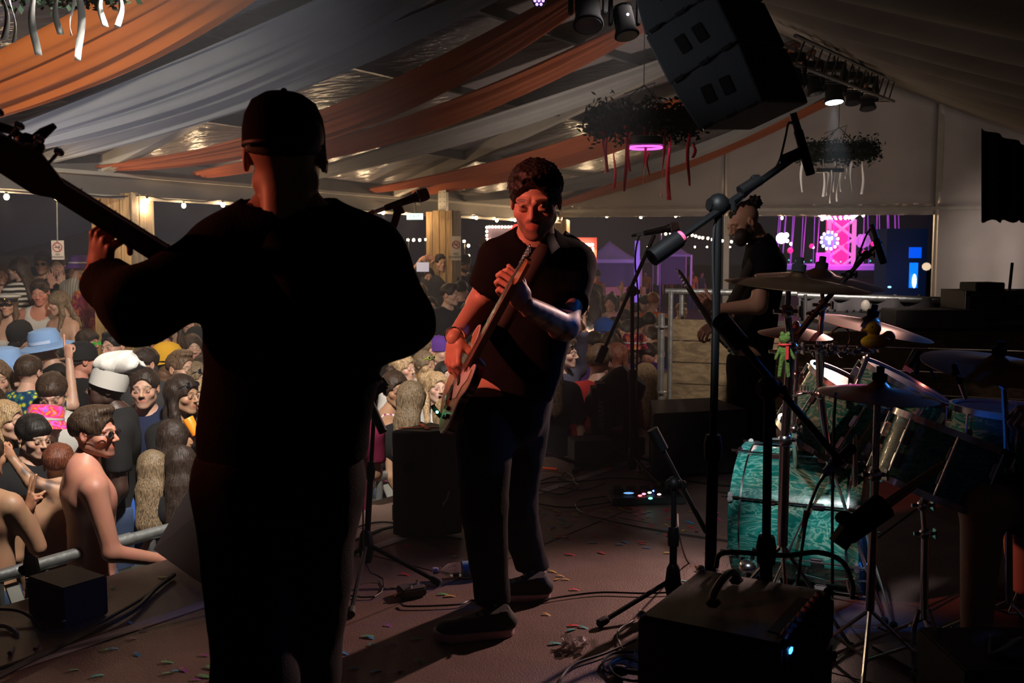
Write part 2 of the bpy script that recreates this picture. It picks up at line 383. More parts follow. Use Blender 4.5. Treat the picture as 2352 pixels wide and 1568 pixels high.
DR = [(.2, .2, m_or, 'orange drape closest to the gable wall, behind the ribbon wreaths', .10, .30),
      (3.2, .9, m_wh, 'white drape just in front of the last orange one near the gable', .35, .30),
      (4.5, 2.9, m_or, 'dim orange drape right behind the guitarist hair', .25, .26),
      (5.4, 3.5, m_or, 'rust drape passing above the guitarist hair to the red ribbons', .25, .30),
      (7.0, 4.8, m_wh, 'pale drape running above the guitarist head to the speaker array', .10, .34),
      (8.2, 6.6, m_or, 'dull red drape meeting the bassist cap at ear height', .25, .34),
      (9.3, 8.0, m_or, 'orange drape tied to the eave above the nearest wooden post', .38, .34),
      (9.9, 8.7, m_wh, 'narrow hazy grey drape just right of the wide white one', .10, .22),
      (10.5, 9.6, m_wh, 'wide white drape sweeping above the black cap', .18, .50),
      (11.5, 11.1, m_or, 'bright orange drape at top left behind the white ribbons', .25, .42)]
m_or2 = mat('lit_orange_voile', (.60, .15, .015), .8, var=(1.5, (.46, .10, .012), .5)); DR[-1] = DR[-1][:2]+(m_or2,)+DR[-1][3:]  # same orange voile, its colour raised as if better lit
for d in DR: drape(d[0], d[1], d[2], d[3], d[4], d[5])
# black hanging backdrop at right
def bd(a, q):
    c = P(2255, 295, 12.0).lerp(P(2600, 420, 12.0), a); bt = P(2255+345*a, 508+4*math.sin(70*a), 12.0); v = c.lerp(bt, q); v.y += .06*math.sin(50*a); return v
tag(MB().grid(bd, 60, 4).build('backdrop_cloth', MATTE, None, thick=.01), 'black cloth with a ragged hem hanging at the right edge', 'cloth')

# thin stage haze filling the tent
hz = bpy.data.materials.new('stage_haze'); hz.use_nodes = True; nt = hz.node_tree; nt.nodes.clear()
vo = nt.nodes.new('ShaderNodeVolumeScatter'); vo.inputs['Color'].default_value = (.9, .92, 1, 1); vo.inputs['Density'].default_value = .0075; vo.inputs['Anisotropy'].default_value = .2
ou = nt.nodes.new('ShaderNodeOutputMaterial'); nt.links.new(vo.outputs[0], ou.inputs['Volume'])
c_ = (roof(7.5, 0)+ridge(7.5)+V*3)/2; c_.z = 1.4
hzo = MB().box(roof(7.6, .0)+V*2.9-Vector((0, 0, .8)), (5.9, 16.0, 5.6), Matrix.Rotation(math.atan2(-EU.x, EU.y)+PI, 3, 'Z')).build('haze', hz, None, False); tag(hzo, kind='stuff', label='thin smoke haze hanging inside the tent', cat='haze')
# ================================================================== organic shapes: signed distance fields meshed as surface nets
def A3(v): return np.array(v, dtype=np.float32)
def smin(a, b, k): h = np.clip(.5+.5*(b-a)/k, 0, 1); return b*(1-h)+a*h-k*h*(1-h)
def smax(a, b, k): return -smin(-a, -b, k)
def cone(p, a, b, r1, r2, sc=None):
    """round cone; sc squashes along a world direction: (dir, factor)"""
    a = A3(a); b = A3(b); ab = b-a; q = p-a
    t = np.clip((q@ab)/max(float(ab@ab), 1e-9), 0, 1)
    dv = q-t[:, None]*ab
    if sc is not None:
        u = A3(sc[0]); u = u/np.linalg.norm(u); dv = dv+np.outer((dv@u)*(1/sc[1]-1), u)
    return np.sqrt((dv*dv).sum(1))-(r1+(r2-r1)*t)
def ell(p, c, r, R=None):
    q = p-A3(c)
    if R is not None: q = q@R
    r = A3(r); k0 = np.sqrt(((q/r)**2).sum(1)); k1 = np.sqrt(((q/(r*r))**2).sum(1))
    return k0*(k0-1)/np.maximum(k1, 1e-6)
def nets(fn, lo, hi, h):
    """surface nets of fn over the box, evaluated only near the surface; returns verts, quads"""
    lo = A3(lo); n = [int(math.ceil((hi[i]-lo[i])/h/4))*4 for i in range(3)]
    nb = [k//4 for k in n]
    bi = np.stack(np.meshgrid(*[np.arange(k) for k in nb], indexing='ij'), -1).reshape(-1, 3)
    cen = (lo+(bi*4+1.5)*h).astype(np.float32); dc = fn(cen)
    V = np.where(dc < 0, -1., 1.).astype(np.float32).reshape(nb).repeat(4, 0).repeat(4, 1).repeat(4, 2)
    act = bi[np.abs(dc) < h*5.2]
    o4 = np.stack(np.meshgrid(*[np.arange(4)]*3, indexing='ij'), -1).reshape(-1, 3)
    ix = (act[:, None, :]*4+o4[None]).reshape(-1, 3)
    V[ix[:, 0], ix[:, 1], ix[:, 2]] = fn((lo+ix*h).astype(np.float32))
    S = V < 0; c8 = [(i, j, k) for i in (0, 1) for j in (0, 1) for k in (0, 1)]
    sl = lambda X, o: X[o[0]:X.shape[0]-1+o[0], o[1]:X.shape[1]-1+o[1], o[2]:X.shape[2]-1+o[2]]
    cnt = sum(sl(S, o).astype(np.int8) for o in c8); cells = np.argwhere((cnt > 0) & (cnt < 8))
    if len(cells) == 0: return np.zeros((0, 3)), np.zeros((0, 4), int)
    cid = -np.ones(cnt.shape, dtype=np.int32); cid[tuple(cells.T)] = np.arange(len(cells))
    vals = np.stack([V[cells[:, 0]+o[0], cells[:, 1]+o[1], cells[:, 2]+o[2]] for o in c8], 1)
    acc = np.zeros((len(cells), 3)); num = np.zeros(len(cells)); C8 = np.array(c8, float)
    for a in range(8):
        for b in range(a+1, 8):
            if abs(C8[a]-C8[b]).sum() == 1:
                va, vb = vals[:, a], vals[:, b]; m = (va < 0) != (vb < 0)
                t = np.where(m, va/np.where(m, va-vb, 1), 0)
                acc += np.where(m[:, None], C8[a]+(C8[b]-C8[a])*t[:, None], 0); num += m
    vs = lo+(cells+acc/num[:, None])*h
    F_ = []
    for ax in range(3):
        o1 = [0, 0, 0]; o1[ax] = 1; A = S[:S.shape[0]-o1[0], :S.shape[1]-o1[1], :S.shape[2]-o1[2]]; B = S[o1[0]:, o1[1]:, o1[2]:]
        e = np.argwhere(A != B); u, w_ = (ax+1) % 3, (ax+2) % 3
        e = e[(e[:, u] > 0) & (e[:, w_] > 0) & (e[:, u] < cid.shape[u]) & (e[:, w_] < cid.shape[w_])]
        if len(e) == 0: continue
        def at(du, dw): q = e.copy(); q[:, u] += du; q[:, w_] += dw; return cid[tuple(q.T)]
        q = np.stack([at(-1, -1), at(0, -1), at(0, 0), at(-1, 0)], 1)
        ins = A[tuple(e.T)]; q = np.where(ins[:, None], q, q[:, ::-1]); F_.append(q[(q >= 0).all(1)])
    return vs, np.concatenate(F_) if F_ else np.zeros((0, 4), int)
def mesh_obj(name, vs, fs, m, parent=None, cols=None, world=True, mi=None):
    me = bpy.data.meshes.new(name); vs = np.asarray(vs, float)
    if parent is not None and world: vs = vs-np.array(wloc(parent))
    me.vertices.add(len(vs)); me.vertices.foreach_set('co', vs.astype(np.float32).ravel())
    fs = np.asarray(fs, np.int32); me.loops.add(fs.size); me.polygons.add(len(fs))
    me.loops.foreach_set('vertex_index', fs.ravel()); me.polygons.foreach_set('loop_start', np.arange(0, fs.size, fs.shape[1], dtype=np.int32))
    me.update(); me.validate()
    me.polygons.foreach_set('use_smooth', [True]*len(me.polygons))
    if cols is not None:
        ca = me.color_attributes.new('Col', 'FLOAT_COLOR', 'POINT')
        ca.data.foreach_set('color', np.concatenate([cols, np.ones((len(cols), 1))], 1).astype(np.float32).ravel())
    for x in (m if isinstance(m, (list, tuple)) else [m]): me.materials.append(x)
    o = bpy.data.objects.new(name, me); COL.objects.link(o)
    if parent is not None: o.parent = parent
    return o
# ---- head in its own frame: face towards -Y, up Z, centre between the ears at eye height
def head_fn(woman=False, mouth=0, heavy=0, neck=True):
    jw = .90 if woman else 1.0+heavy*.12
    def f(p):
        d = ell(p, (0, .014, .032), (.075, .094, .084))
        d = smin(d, ell(p, (0, -.024, -.032), (.059*jw, .066, .070)), .03)
        for s in (-1, 1):
            d = smin(d, cone(p, (s*.047*jw, .004, -.055), (s*.018, -.062, -.092), .019*jw, .015), .025)
            d = smin(d, ell(p, (s*.042, -.056, -.024), (.022, .022, .020)), .022)
            if heavy: d = smin(d, ell(p, (s*.04, -.05, -.06), (.03, .03, .03)), .02)
        d = smin(d, ell(p, (0, -.073, -.096), (.020*jw, .017, .016)), .022)
        q = p.copy(); q[:, 0] = np.abs(q[:, 0])
        d = smin(d, cone(q, (.044, -.072, .021), (.012, -.086, .019), .009, .009 if woman else .012), .014)
        d = smax(d, -ell(q, (.031, -.101, .001), (.017, .017, .0105)), .010)
        d = smin(d, np.linalg.norm(q-A3((.031, -.0795, 0)), axis=1)-.0128, .0025)
        d = smin(d, cone(q, (.019, -.0865, .003), (.032, -.0925, .0085), .0032, .0036), .004)
        d = smin(d, cone(q, (.032, -.0925, .0085), (.044, -.084, .001), .0036, .003), .004)
        d = smin(d, cone(q, (.021, -.0875, -.006), (.041, -.087, -.006), .003, .0035), .006)
        d = smin(d, cone(p, (0, -.086, .012), (0, -.110, -.027), .0065, .0105), .010)
        d = smin(d, ell(q, (.011, -.099, -.031), (.0075, .010, .007)), .006)
        d = smin(d, ell(p, (0, -.078, -.060), (.026, .016, .024)), .015)
        d = smin(d, cone(q, (0, -.0915, -.0540-mouth*.4), (.023, -.0835, -.0580), .0044, .0025), .004)
        d = smin(d, cone(q, (0, -.0900, -.0645-mouth), (.021, -.0835, -.0590), .0055, .0025), .004)
        if mouth: d = smax(d, -ell(p, (0, -.100, -.060-mouth*.55), (.015, .022, .0035+mouth*.65)), .003)
        e = ell(q, (.0775, .012, -.002), (.0085, .019, .031)); e = smax(e, -ell(q, (.086, .008, .002), (.007, .010, .018)), .004)
        d = smin(d, e, .007)
        if neck: d = smin(d, cone(p, (0, .020, -.055), (0, .036, -.135), .044 if woman else .052, .040 if woman else .048), .025)
        return d
    return f
HEADC = {}
def head_mesh(kind, h):
    key = (kind, h)
    if key not in HEADC:
        kw = {'man': {}, 'stout': dict(heavy=1), 'woman': dict(woman=True), 'singer': dict(woman=True, mouth=.013), 'caller': dict(mouth=.010)}[kind]
        vs, fs = nets(head_fn(**kw), (-.105, -.135, -.165), (.105, .125, .135), h)
        q = vs.copy(); q[:, 0] = np.abs(q[:, 0]); mo = {'singer': .013, 'caller': .010}.get(kind, 0)
        def near(c, r): return np.sqrt((((q-np.array(c))/np.array(r))**2).sum(1))
        g = lambda x, w_: np.clip((1-x)/w_+.5, 0, 1)
        eyew = g(np.linalg.norm(q-np.array((.031, -.0795, 0)), axis=1)/.0137, .06)*g(near((.031, -.093, .0012), (.0135, .012, .0062)), .25)
        iris = g(near((.030, -.0925, .001), (.0058, .010, .0058)), .3)*eyew
        brow = g(near((.031, -.086, .0245), (.021, .02, .0048)), .4)
        lips = np.maximum(g(near((0, -.092, -.0545-mo*.4), (.0245, .016, .0055)), .3), g(near((0, -.091, -.0645-mo), (.0225, .016, .0068)), .3))
        inm = g(near((0, -.090, -.060-mo*.55), (.016, .018, .004+mo*.7)), .2) if mo else lips*0
        lid = g(near((.031, -.09, .0075), (.017, .014, .0035)), .5)
        beard = g(near((0, -.055, -.088), (.062, .075, .050)), .3)*(1-g(near((0, -.099, -.060), (.026, .03, .012)), .3))
        beard = np.maximum(beard, g(near((.064, -.012, -.05), (.022, .022, .05)), .4))
        mou = g(near((0, -.1, -.0455), (.026, .03, .0055)), .4)
        rosy = g(near((.042, -.08, -.025), (.03, .03, .022)), 1.2); ear = g(near((.08, .01, 0), (.012, .03, .035)), .5)
        HEADC[key] = (vs, fs, dict(eyew=eyew, iris=iris, brow=brow, lips=lips, inm=inm, beard=beard, mou=mou, rosy=rosy, ear=ear, lid=lid))
    return HEADC[key]
SKIN = {'pale': (.62, .39, .30), 'fair': (.56, .33, .24), 'tan': (.42, .23, .14), 'olive': (.36, .20, .125), 'brown': (.17, .085, .05), 'dark': (.045, .022, .016), 'burnt': (.55, .24, .17)}
def paint_head(mk, tone, hair, beard=0, stash=0, shut=0):
    t = np.array(SKIN[tone]); hc = np.array(hair); n = len(mk['lips'])
    c = np.tile(t, (n, 1))
    def mix(c, col, w_): return c*(1-w_[:, None])+np.array(col)*w_[:, None]
    c = mix(c, t*np.array((1.12, .85, .82)), mk['rosy']*.5); c = mix(c, t*np.array((1.1, .8, .75)), mk['ear']*.4)
    c = mix(c, hc*.8+t*.1, mk['beard']*beard); c = mix(c, hc*.8+t*.1, mk['mou']*max(stash, beard))
    c = mix(c, t*np.array((.95, .48, .48)), mk['lips']*.75); c = mix(c, (.05, .01, .01), mk['inm'])
    c = mix(c, hc*.55+t*.08, mk['brow']*.85); c = mix(c, t*.35, mk['lid']*.7)
    c = mix(c, (.74, .70, .66), np.clip(mk['eyew']*1.5, 0, 1)*(1-shut)); c = mix(c, (.03, .02, .015), mk['iris']*(1-shut)); c = mix(c, t*.80, np.clip(mk['eyew']*1.5, 0, 1)*shut)
    return c
m_skin = mat('skin', (.5, .3, .2), .48, spec=.4)
nt, b = nodes(m_skin); at = nt.nodes.new('ShaderNodeVertexColor'); at.layer_name = 'Col'
nz = nt.nodes.new('ShaderNodeTexNoise'); nz.inputs['Scale'].default_value = 14; mx = nt.nodes.new('ShaderNodeMix'); mx.data_type = 'RGBA'; mx.blend_type = 'MULTIPLY'; mx.inputs['Factor'].default_value = .25
nt.links.new(at.outputs['Color'], mx.inputs['A']); nt.links.new(nz.outputs['Color'], mx.inputs['B']); nt.links.new(mx.outputs['Result'], b.inputs['Base Color'])
# ---- hands: wrist at origin, fingers along +Z, palm towards -Y, thumb on the +X side (mirror for the other hand)
FING = [(.030, .086, (.040, .026, .022)), (.010, .092, (.045, .029, .023)), (-.010, .088, (.041, .027, .022)), (-.028, .078, (.032, .021, .020))]
POSES = {'open': ([(.15, .2, .15)]*4, .16, (.75, .25, .6)), 'relaxed': ([(.5, .6, .4), (.6, .7, .4), (.65, .7, .5), (.7, .8, .5)], .05, (.5, -.5, .7)),
         'point': ([(.0, .05, .0), (1.5, 1.6, .8), (1.5, 1.6, .8), (1.5, 1.6, .8)], .02, (.0, -.7, .5)),
         'peace': ([(.0, .05, .0), (.0, .05, .0), (1.5, 1.6, .8), (1.5, 1.6, .8)], .22, (-.2, -.8, .5)),
         'grip': ([(.9, 1.2, .7), (1.0, 1.2, .7), (1.05, 1.2, .7), (1.1, 1.2, .7)], .04, (.35, -.85, .45)),
         'fist': ([(1.4, 1.5, .9)]*4, 0, (-.1, -.8, .45)), 'pick': ([(1.1, 1.3, .5), (.9, 1.1, .6), (.75, .9, .6), (.6, .8, .5)], .06, (.2, -.85, .5))}
HANDC = {}
def hand_mesh(pose, h, mirror=False):
    key = (pose, h, mirror)
    if key not in HANDC:
        cur, spread, th = POSES[pose]; segs = []
        for i, (x, z, L) in enumerate(FING):
            a = 0; sx = math.sin(spread*(1.5-i)/1.5) if spread else 0
            p = np.array((x, 0, z)); r = .0095-.0006*abs(i-1)
            segs.append((np.array((x*.8, 0, .045)), p, r*1.15, r*1.12))
            for j, l in enumerate(L):
                a += cur[i][j]; d = np.array((sx*math.cos(a), -math.sin(a), math.cos(a))); d /= np.linalg.norm(d)
                q = p+d*l; segs.append((p, q, r*(1-.06*j), r*(.94-.08*j))); p = q
        t0 = np.array((.024, -.006, .022)); d = np.array(th)/np.linalg.norm(th); d1 = (d+np.array((.55, 0, .35))); d1 /= np.linalg.norm(d1)
        t1 = t0+d1*.036; t2 = t1+d*.034; t3 = t2+(d+np.array((0, -.15, .3)))/1.05*.024
        def f(p):
            q = ell(p, (0, .0, .048), (.040, .0145, .047)); q = smin(q, cone(p, (0, .002, -.03), (0, 0, .02), .026, .027, ((0, 1, 0), .68)), .02)
            q = smin(q, cone(p, t0, t1, .016, .0125), .012)
            th_ = smin(cone(p, t1, t2, .0118, .0102), cone(p, t2, t3, .0100, .0078), .003); q = smin(q, th_, .006)
            for i in range(4):
                s4 = segs[i*4:i*4+4]; fz = smin(cone(p, *s4[0]), cone(p, *s4[1]), .004); fz = smin(smin(fz, cone(p, *s4[2]), .002), cone(p, *s4[3]), .002)
                q = smin(q, fz, .0035)
            return q
        vs, fs = nets(f, (-.085, -.125, -.03), (.105, .04, .20), h)
        if mirror: vs = vs*np.array((-1, 1, 1)); fs = fs[:, ::-1]
        HANDC[key] = (vs, fs)
    return HANDC[key]
# ---- hair and headwear templates in the head frame
def fbm(p, s): return (np.sin(p[:, 0]*s+1.3*np.sin(p[:, 1]*s*.7))+np.sin(p[:, 1]*s*1.1+1.7*np.sin(p[:, 2]*s*.8))+np.sin(p[:, 2]*s*.9+1.1*np.sin(p[:, 0]*s*1.2)))/3
def strands(p, s=330, k=.0022):
    a = np.arctan2(p[:, 1]-.02, p[:, 0]); return k*.55*np.sin(a*s*.13+2.2*np.sin(p[:, 2]*26+a*3))+k*.45*np.sin(a*s*.23+3*np.sin(p[:, 2]*17))+k*.5*np.sin(a*9+5*p[:, 2]*10)
def hair_fn(st):
    def cap_(p, t=.012, tap=True):
        d = ell(p, (0, .016, .034), (.0775, .0975, .0865)); return d-t*(np.clip((p[:, 2]+.035)/.10, .15, 1) if tap else 1)
    def facecut(p, z=.055, back=.0):   # remove what would cover the face
        return ell(p, (0, -.120+back, -.035), (.068, .072, .094+z*.0))
    def f(p):
        if st in ('short', 'buzz', 'fringe', 'curly', 'quiff', 'fade', 'swept', 'crop'):
            t = {'short': .011, 'buzz': .0035, 'fringe': .015, 'curly': .020, 'quiff': .012, 'fade': .008, 'swept': .013, 'crop': .016}[st]
            d = cap_(p, t)
            if st in ('quiff', 'swept'): d = smin(d, ell(p, (.010, -.045, .108), (.055, .045, .024)), .03)
            if st == 'fringe': d = smin(d, ell(p, (0, -.070, .068), (.060, .030, .030)), .02)
            if st == 'fade': d = smin(d, ell(p, (0, -.015, .105), (.060, .078, .028)), .02)
            if st == 'curly': d = d-.009*np.sin(p[:, 0]*150)*np.sin(p[:, 1]*150+1)*np.sin(p[:, 2]*150)-.006*fbm(p, 90)
            elif st == 'crop': d = smin(d, ell(p, (0, -.035, .098), (.062, .062, .030)), .02); d = d-.0045*np.sin(p[:, 0]*210+2*np.sin(p[:, 2]*90))*np.sin(p[:, 1]*200+1)*np.sin(p[:, 2]*190+2*np.sin(p[:, 0]*80))-.003*fbm(p, 150)
            elif st != 'buzz': d = d-strands(p, k=.0018)-.004*fbm(p, 70)
            d = smax(d, -ell(p, (0, -.118, -.020 if st != 'fringe' else -.036), (.078 if st != 'fringe' else .072, .075, .100 if st != 'fringe' else .090)), .005)
            low = p[:, 2]+.035-.35*np.clip(-p[:, 1], -.06, .1)*0+np.where(p[:, 1] < .03, -.03, 0)
            d = smax(d, -(p[:, 2]+.060-np.clip((.055-p[:, 1])*1.0, 0, .055)), .006)
            d = smax(d, -ell(p*np.where(p[:, :1] < 0, A3((-1, 1, 1)), A3((1, 1, 1))), (.085, .014, -.004), (.02, .024, .034)), .004)
            return smax(d, -ell(p*np.array((1, 1, 1), np.float32), (0, .012, -.01), (.0745, .085, .06)), .004)
        if st in ('long', 'longback', 'ponytail', 'bun', 'bob', 'parted', 'mohawk_bun', 'veil'):
            d = cap_(p, .014, False)
            d = smax(d, -(p[:, 2]+.05-np.clip((.03-p[:, 1])*.7, 0, .06)), .01)
            if st in ('long', 'parted', 'veil'):
                for s in (-1, 1):
                    c_ = cone(p, (s*.066, .02, .04), (s*.082, -.005, -.12), .030, .030); c_ = smin(c_, cone(p, (s*.082, -.005, -.12), (s*.088, -.085, -.27), .030, .018), .02)
                    d = smin(d, c_, .02)
                b_ = cone(p, (0, .075, 0), (0, .125, -.26), .064, .055, ((0, 1, 0), .55)); d = smin(d, b_, .03)
            if st == 'longback':
                b_ = smin(cone(p, (0, .035, .05), (0, .115, -.12), .086, .090, ((0, 1, 0), .50)), cone(p, (0, .115, -.12), (0, .165, -.33), .090, .088, ((0, 1, 0), .45)), .03); d = smin(d, b_, .06)
                d = smax(d, -(p[:, 2]+.385+.015*np.sin(p[:, 0]*120)), .01)
            if st == 'bob':
                b_ = cone(p, (0, .03, .0), (0, .035, -.09), .088, .085, ((0, 1, 0), .9)); d = smin(d, b_, .02)
            if st == 'ponytail': d = smin(d, cone(p, (0, .115, .04), (0, .13, -.20), .024, .012), .012)
            if st == 'bun': d = smin(d, np.linalg.norm(p-A3((0, .075, .125)), axis=1)-.034-.003*fbm(p, 160), .01)
            d = d-strands(p, k=.0022)-.003*fbm(p, 60)
            d = smax(d, -ell(p, (0, -.118, -.030), (.063 if st != 'bob' else .066, .082, .098)), .006)
            d = smax(d, -ell(p, (0, -.10, -.17), (.058, .12, .10)), .01)
            return d
    return f
def _curlbun(p):
    d = ell(p, (0, .02, .07), (.055, .095, .055))-.006*fbm(p, 120)
    d = smin(d, np.linalg.norm(p-A3((0, .115, .085)), axis=1)-.042-.010*np.sin(p[:, 0]*130)*np.sin(p[:, 1]*130)*np.sin(p[:, 2]*130), .02)
    return smax(d, -ell(p, (0, -.12, -.0), (.08, .08, .075)), .006)
HAIRC = {}
def hair_mesh(st, h):
    key = (st, h)
    if key not in HAIRC:
        fn = _curlbun if st == 'mohawk' else hair_fn(st)
        lo, hi = ((-.125, -.15, -.44), (.125, .235, .17)) if st in ('long', 'longback', 'parted', 'veil', 'ponytail') else ((-.12, -.135, -.17), (.12, .18, .175))
        vs, fs = nets(fn, lo, hi, h)
        me = bpy.data.meshes.new('hair'); me.from_pydata(vs.tolist(), [], fs.tolist()); me.polygons.foreach_set('use_smooth', [True]*len(me.polygons))
        me.materials.append(mat('hair_default', (.05, .03, .02), .5)); HAIRC[key] = me
    return HAIRC[key]
HAIRCOL = {'black': (.010, .008, .007), 'dark': (.022, .013, .009), 'brown': (.034, .019, .011), 'light': (.095, .055, .030), 'blond': (.30, .20, .105), 'dirty': (.14, .098, .058), 'ginger': (.20, .065, .022), 'grey': (.22, .20, .18), 'auburn': (.10, .03, .015)}
def hair_mat(c):
    nm = 'hair_'+c
    if nm in MATS: return MATS[nm]
    k = HAIRCOL[c]; m = mat(nm, k, .55, spec=.3); nt, b = nodes(m)
    tc = nt.nodes.new('ShaderNodeTexCoord'); mp = nt.nodes.new('ShaderNodeMapping'); mp.inputs['Scale'].default_value = (1, 1, .10)
    n = nt.nodes.new('ShaderNodeTexNoise'); n.inputs['Scale'].default_value = 240; n.inputs['Detail'].default_value = 3
    nt.links.new(tc.outputs['Object'], mp.inputs['Vector']); nt.links.new(mp.outputs['Vector'], n.inputs['Vector'])
    r = nt.nodes.new('ShaderNodeValToRGB'); r.color_ramp.elements[0].position = .38; r.color_ramp.elements[1].position = .64
    r.color_ramp.elements[0].color = (*[x*.35 for x in k], 1); r.color_ramp.elements[1].color = (*[min(1, x*2.0) for x in k], 1)
    nt.links.new(n.outputs['Fac'], r.inputs['Fac']); nt.links.new(r.outputs['Color'], b.inputs['Base Color'])
    bp = nt.nodes.new('ShaderNodeBump'); bp.inputs['Strength'].default_value = .5; bp.inputs['Distance'].default_value = .002
    nt.links.new(n.outputs['Fac'], bp.inputs['Height']); nt.links.new(bp.outputs['Normal'], b.inputs['Normal'])
    return m
# ---- clothing materials
def fabric(name):
    if 'cloth_'+name in MATS: return MATS['cloth_'+name]
    flat = {'black': (.010, .010, .011), 'charcoal': (.035, .035, .038), 'white': (.50, .485, .46), 'cream': (.50, .44, .35), 'navy': (.012, .018, .05), 'blue': (.03, .09, .36), 'paleblue': (.22, .36, .62),
            'red': (.30, .018, .015), 'maroon': (.21, .015, .055), 'orange': (.62, .12, .02), 'yellow': (.62, .33, .02), 'green': (.07, .16, .10), 'pink': (.60, .30, .40), 'neonpink': (.85, .06, .18), 'grey': (.20, .20, .21),
            'purple': (.09, .03, .22), 'slate': (.06, .055, .085), 'khaki': (.20, .16, .10), 'denim': (.035, .055, .11), 'teal': (.02, .20, .22), 'mustard': (.55, .30, .05), 'wine': (.08, .01, .02)}
    if name in flat: return mat('cloth_'+name, flat[name], .85, bump=(220, .12), spec=.2)
    m = mat('cloth_'+name, (.5, .5, .5), .85, spec=.2); nt, b = nodes(m); tc = nt.nodes.new('ShaderNodeTexCoord')
    r = nt.nodes.new('ShaderNodeValToRGB'); r.color_ramp.interpolation = 'CONSTANT'; el = r.color_ramp.elements
    def ramp(*cs):
        el[0].position, el[0].color = cs[0][0], (*cs[0][1], 1); el[1].position, el[1].color = cs[1][0], (*cs[1][1], 1)
        for p_, c_ in cs[2:]: e = el.new(p_); e.color = (*c_, 1)
    if name in ('stripes', 'bwstripes'):
        n = nt.nodes.new('ShaderNodeTexWave'); n.bands_direction = 'Z' if name == 'bwstripes' else 'X'; n.inputs['Scale'].default_value = 6 if name == 'bwstripes' else 9; n.inputs['Distortion'].default_value = 1.2
        ramp(*([(0, (.02, .02, .02)), (.55, (.6, .57, .52))] if name == 'bwstripes' else [(0, (.55, .50, .42)), (.75, (.28, .24, .20))])); fac = 'Fac'
    elif name == 'floral':
        n = nt.nodes.new('ShaderNodeTexVoronoi'); n.inputs['Scale'].default_value = 24; ramp((0, (.50, .46, .05)), (.28, (.03, .12, .10)), (.45, (.006, .035, .10))); fac = 'Distance'
    elif name == 'blossom':
        n = nt.nodes.new('ShaderNodeTexVoronoi'); n.inputs['Scale'].default_value = 22; ramp((0, (.55, .25, .28)), (.25, (.45, .42, .40)), (.5, (.30, .24, .24))); fac = 'Distance'
    elif name == 'tiedye':
        n = nt.nodes.new('ShaderNodeTexNoise'); n.inputs['Scale'].default_value = 11; n.inputs['Distortion'].default_value = 2.0; r.color_ramp.interpolation = 'LINEAR'
        ramp((.28, (.05, .15, .8)), (.40, (.75, .10, .55)), (.50, (.9, .02, .10)), (.58, (.9, .28, .02)), (.70, (.45, .12, .7))); fac = 'Fac'
    elif name == 'sunset':
        n = nt.nodes.new('ShaderNodeTexNoise'); n.inputs['Scale'].default_value = 8; n.inputs['Distortion'].default_value = 2.0; r.color_ramp.interpolation = 'LINEAR'
        ramp((.35, (.10, .01, .05)), (.5, (.35, .03, .07)), (.68, (.62, .28, .05))); fac = 'Fac'
    elif name == 'streaks':
        n = nt.nodes.new('ShaderNodeTexWave'); n.inputs['Scale'].default_value = 9; n.inputs['Distortion'].default_value = 5; r.color_ramp.interpolation = 'LINEAR'; ramp((.2, (.25, .02, .13)), (.75, (.65, .6, .62))); fac = 'Fac'
    nt.links.new(tc.outputs['Object'], n.inputs['Vector']); nt.links.new(n.outputs[fac], r.inputs['Fac']); nt.links.new(r.outputs['Color'], b.inputs['Base Color'])
    return m
for nm_, c_ in (('cloth_poloblue', (.05, .075, .12)),): mat(nm_, c_, .85)
# ---- arms, in body units (1.75 m person facing -Y); for each side: elbow, wrist, hand pose, direction of fingers
ARMS = {'down': ((.245, .03, 1.13), (.25, -.10, .89), 'relaxed', (0, -.25, -1)), 'up': ((.27, -.10, 1.58), (.22, -.20, 1.84), 'open', (0, -.1, 1)),
        'point': ((.27, -.16, 1.52), (.17, -.22, 1.77), 'point', (-.1, -.1, 1)), 'bent': ((.25, -.05, 1.15), (.14, -.29, 1.22), 'fist', (-.4, -.3, .5)),
        'peace': ((.25, -.10, 1.16), (.16, -.30, 1.30), 'peace', (0, -.2, 1)), 'mouth': ((.24, -.18, 1.26), (.06, -.22, 1.44), 'open', (-.1, .05, 1)),
        'ear': ((.28, -.08, 1.35), (.13, -.06, 1.55), 'grip', (-.3, .1, 1)), 'head': ((.30, -.02, 1.62), (.10, -.08, 1.86), 'open', (-.8, 0, .3)),
        'rail': ((.26, -.02, 1.14), (.24, -.28, 1.05), 'fist', (-.1, -1, -.1)), 'hold': ((.24, -.10, 1.16), (.13, -.27, 1.38), 'grip', (-.3, 0, 1)),
        'crossed': ((.25, -.06, 1.15), (-.03, -.20, 1.20), 'relaxed', (-1, -.1, .1)), 'horn': ((.26, -.14, 1.48), (.20, -.20, 1.73), 'peace', (0, -.1, 1))}
def basis(z, y=None):
    z = np.array(z, float); z /= np.linalg.norm(z); y = np.array(y if y is not None else (0, 1, 0), float); y = y-z*(y@z)
    if np.linalg.norm(y) < 1e-3: y = np.array((1., 0, 0)); y = y-z*(y@z)
    y /= np.linalg.norm(y); x = np.cross(y, z); return np.stack([x, y, z], 1)
RAISED = []
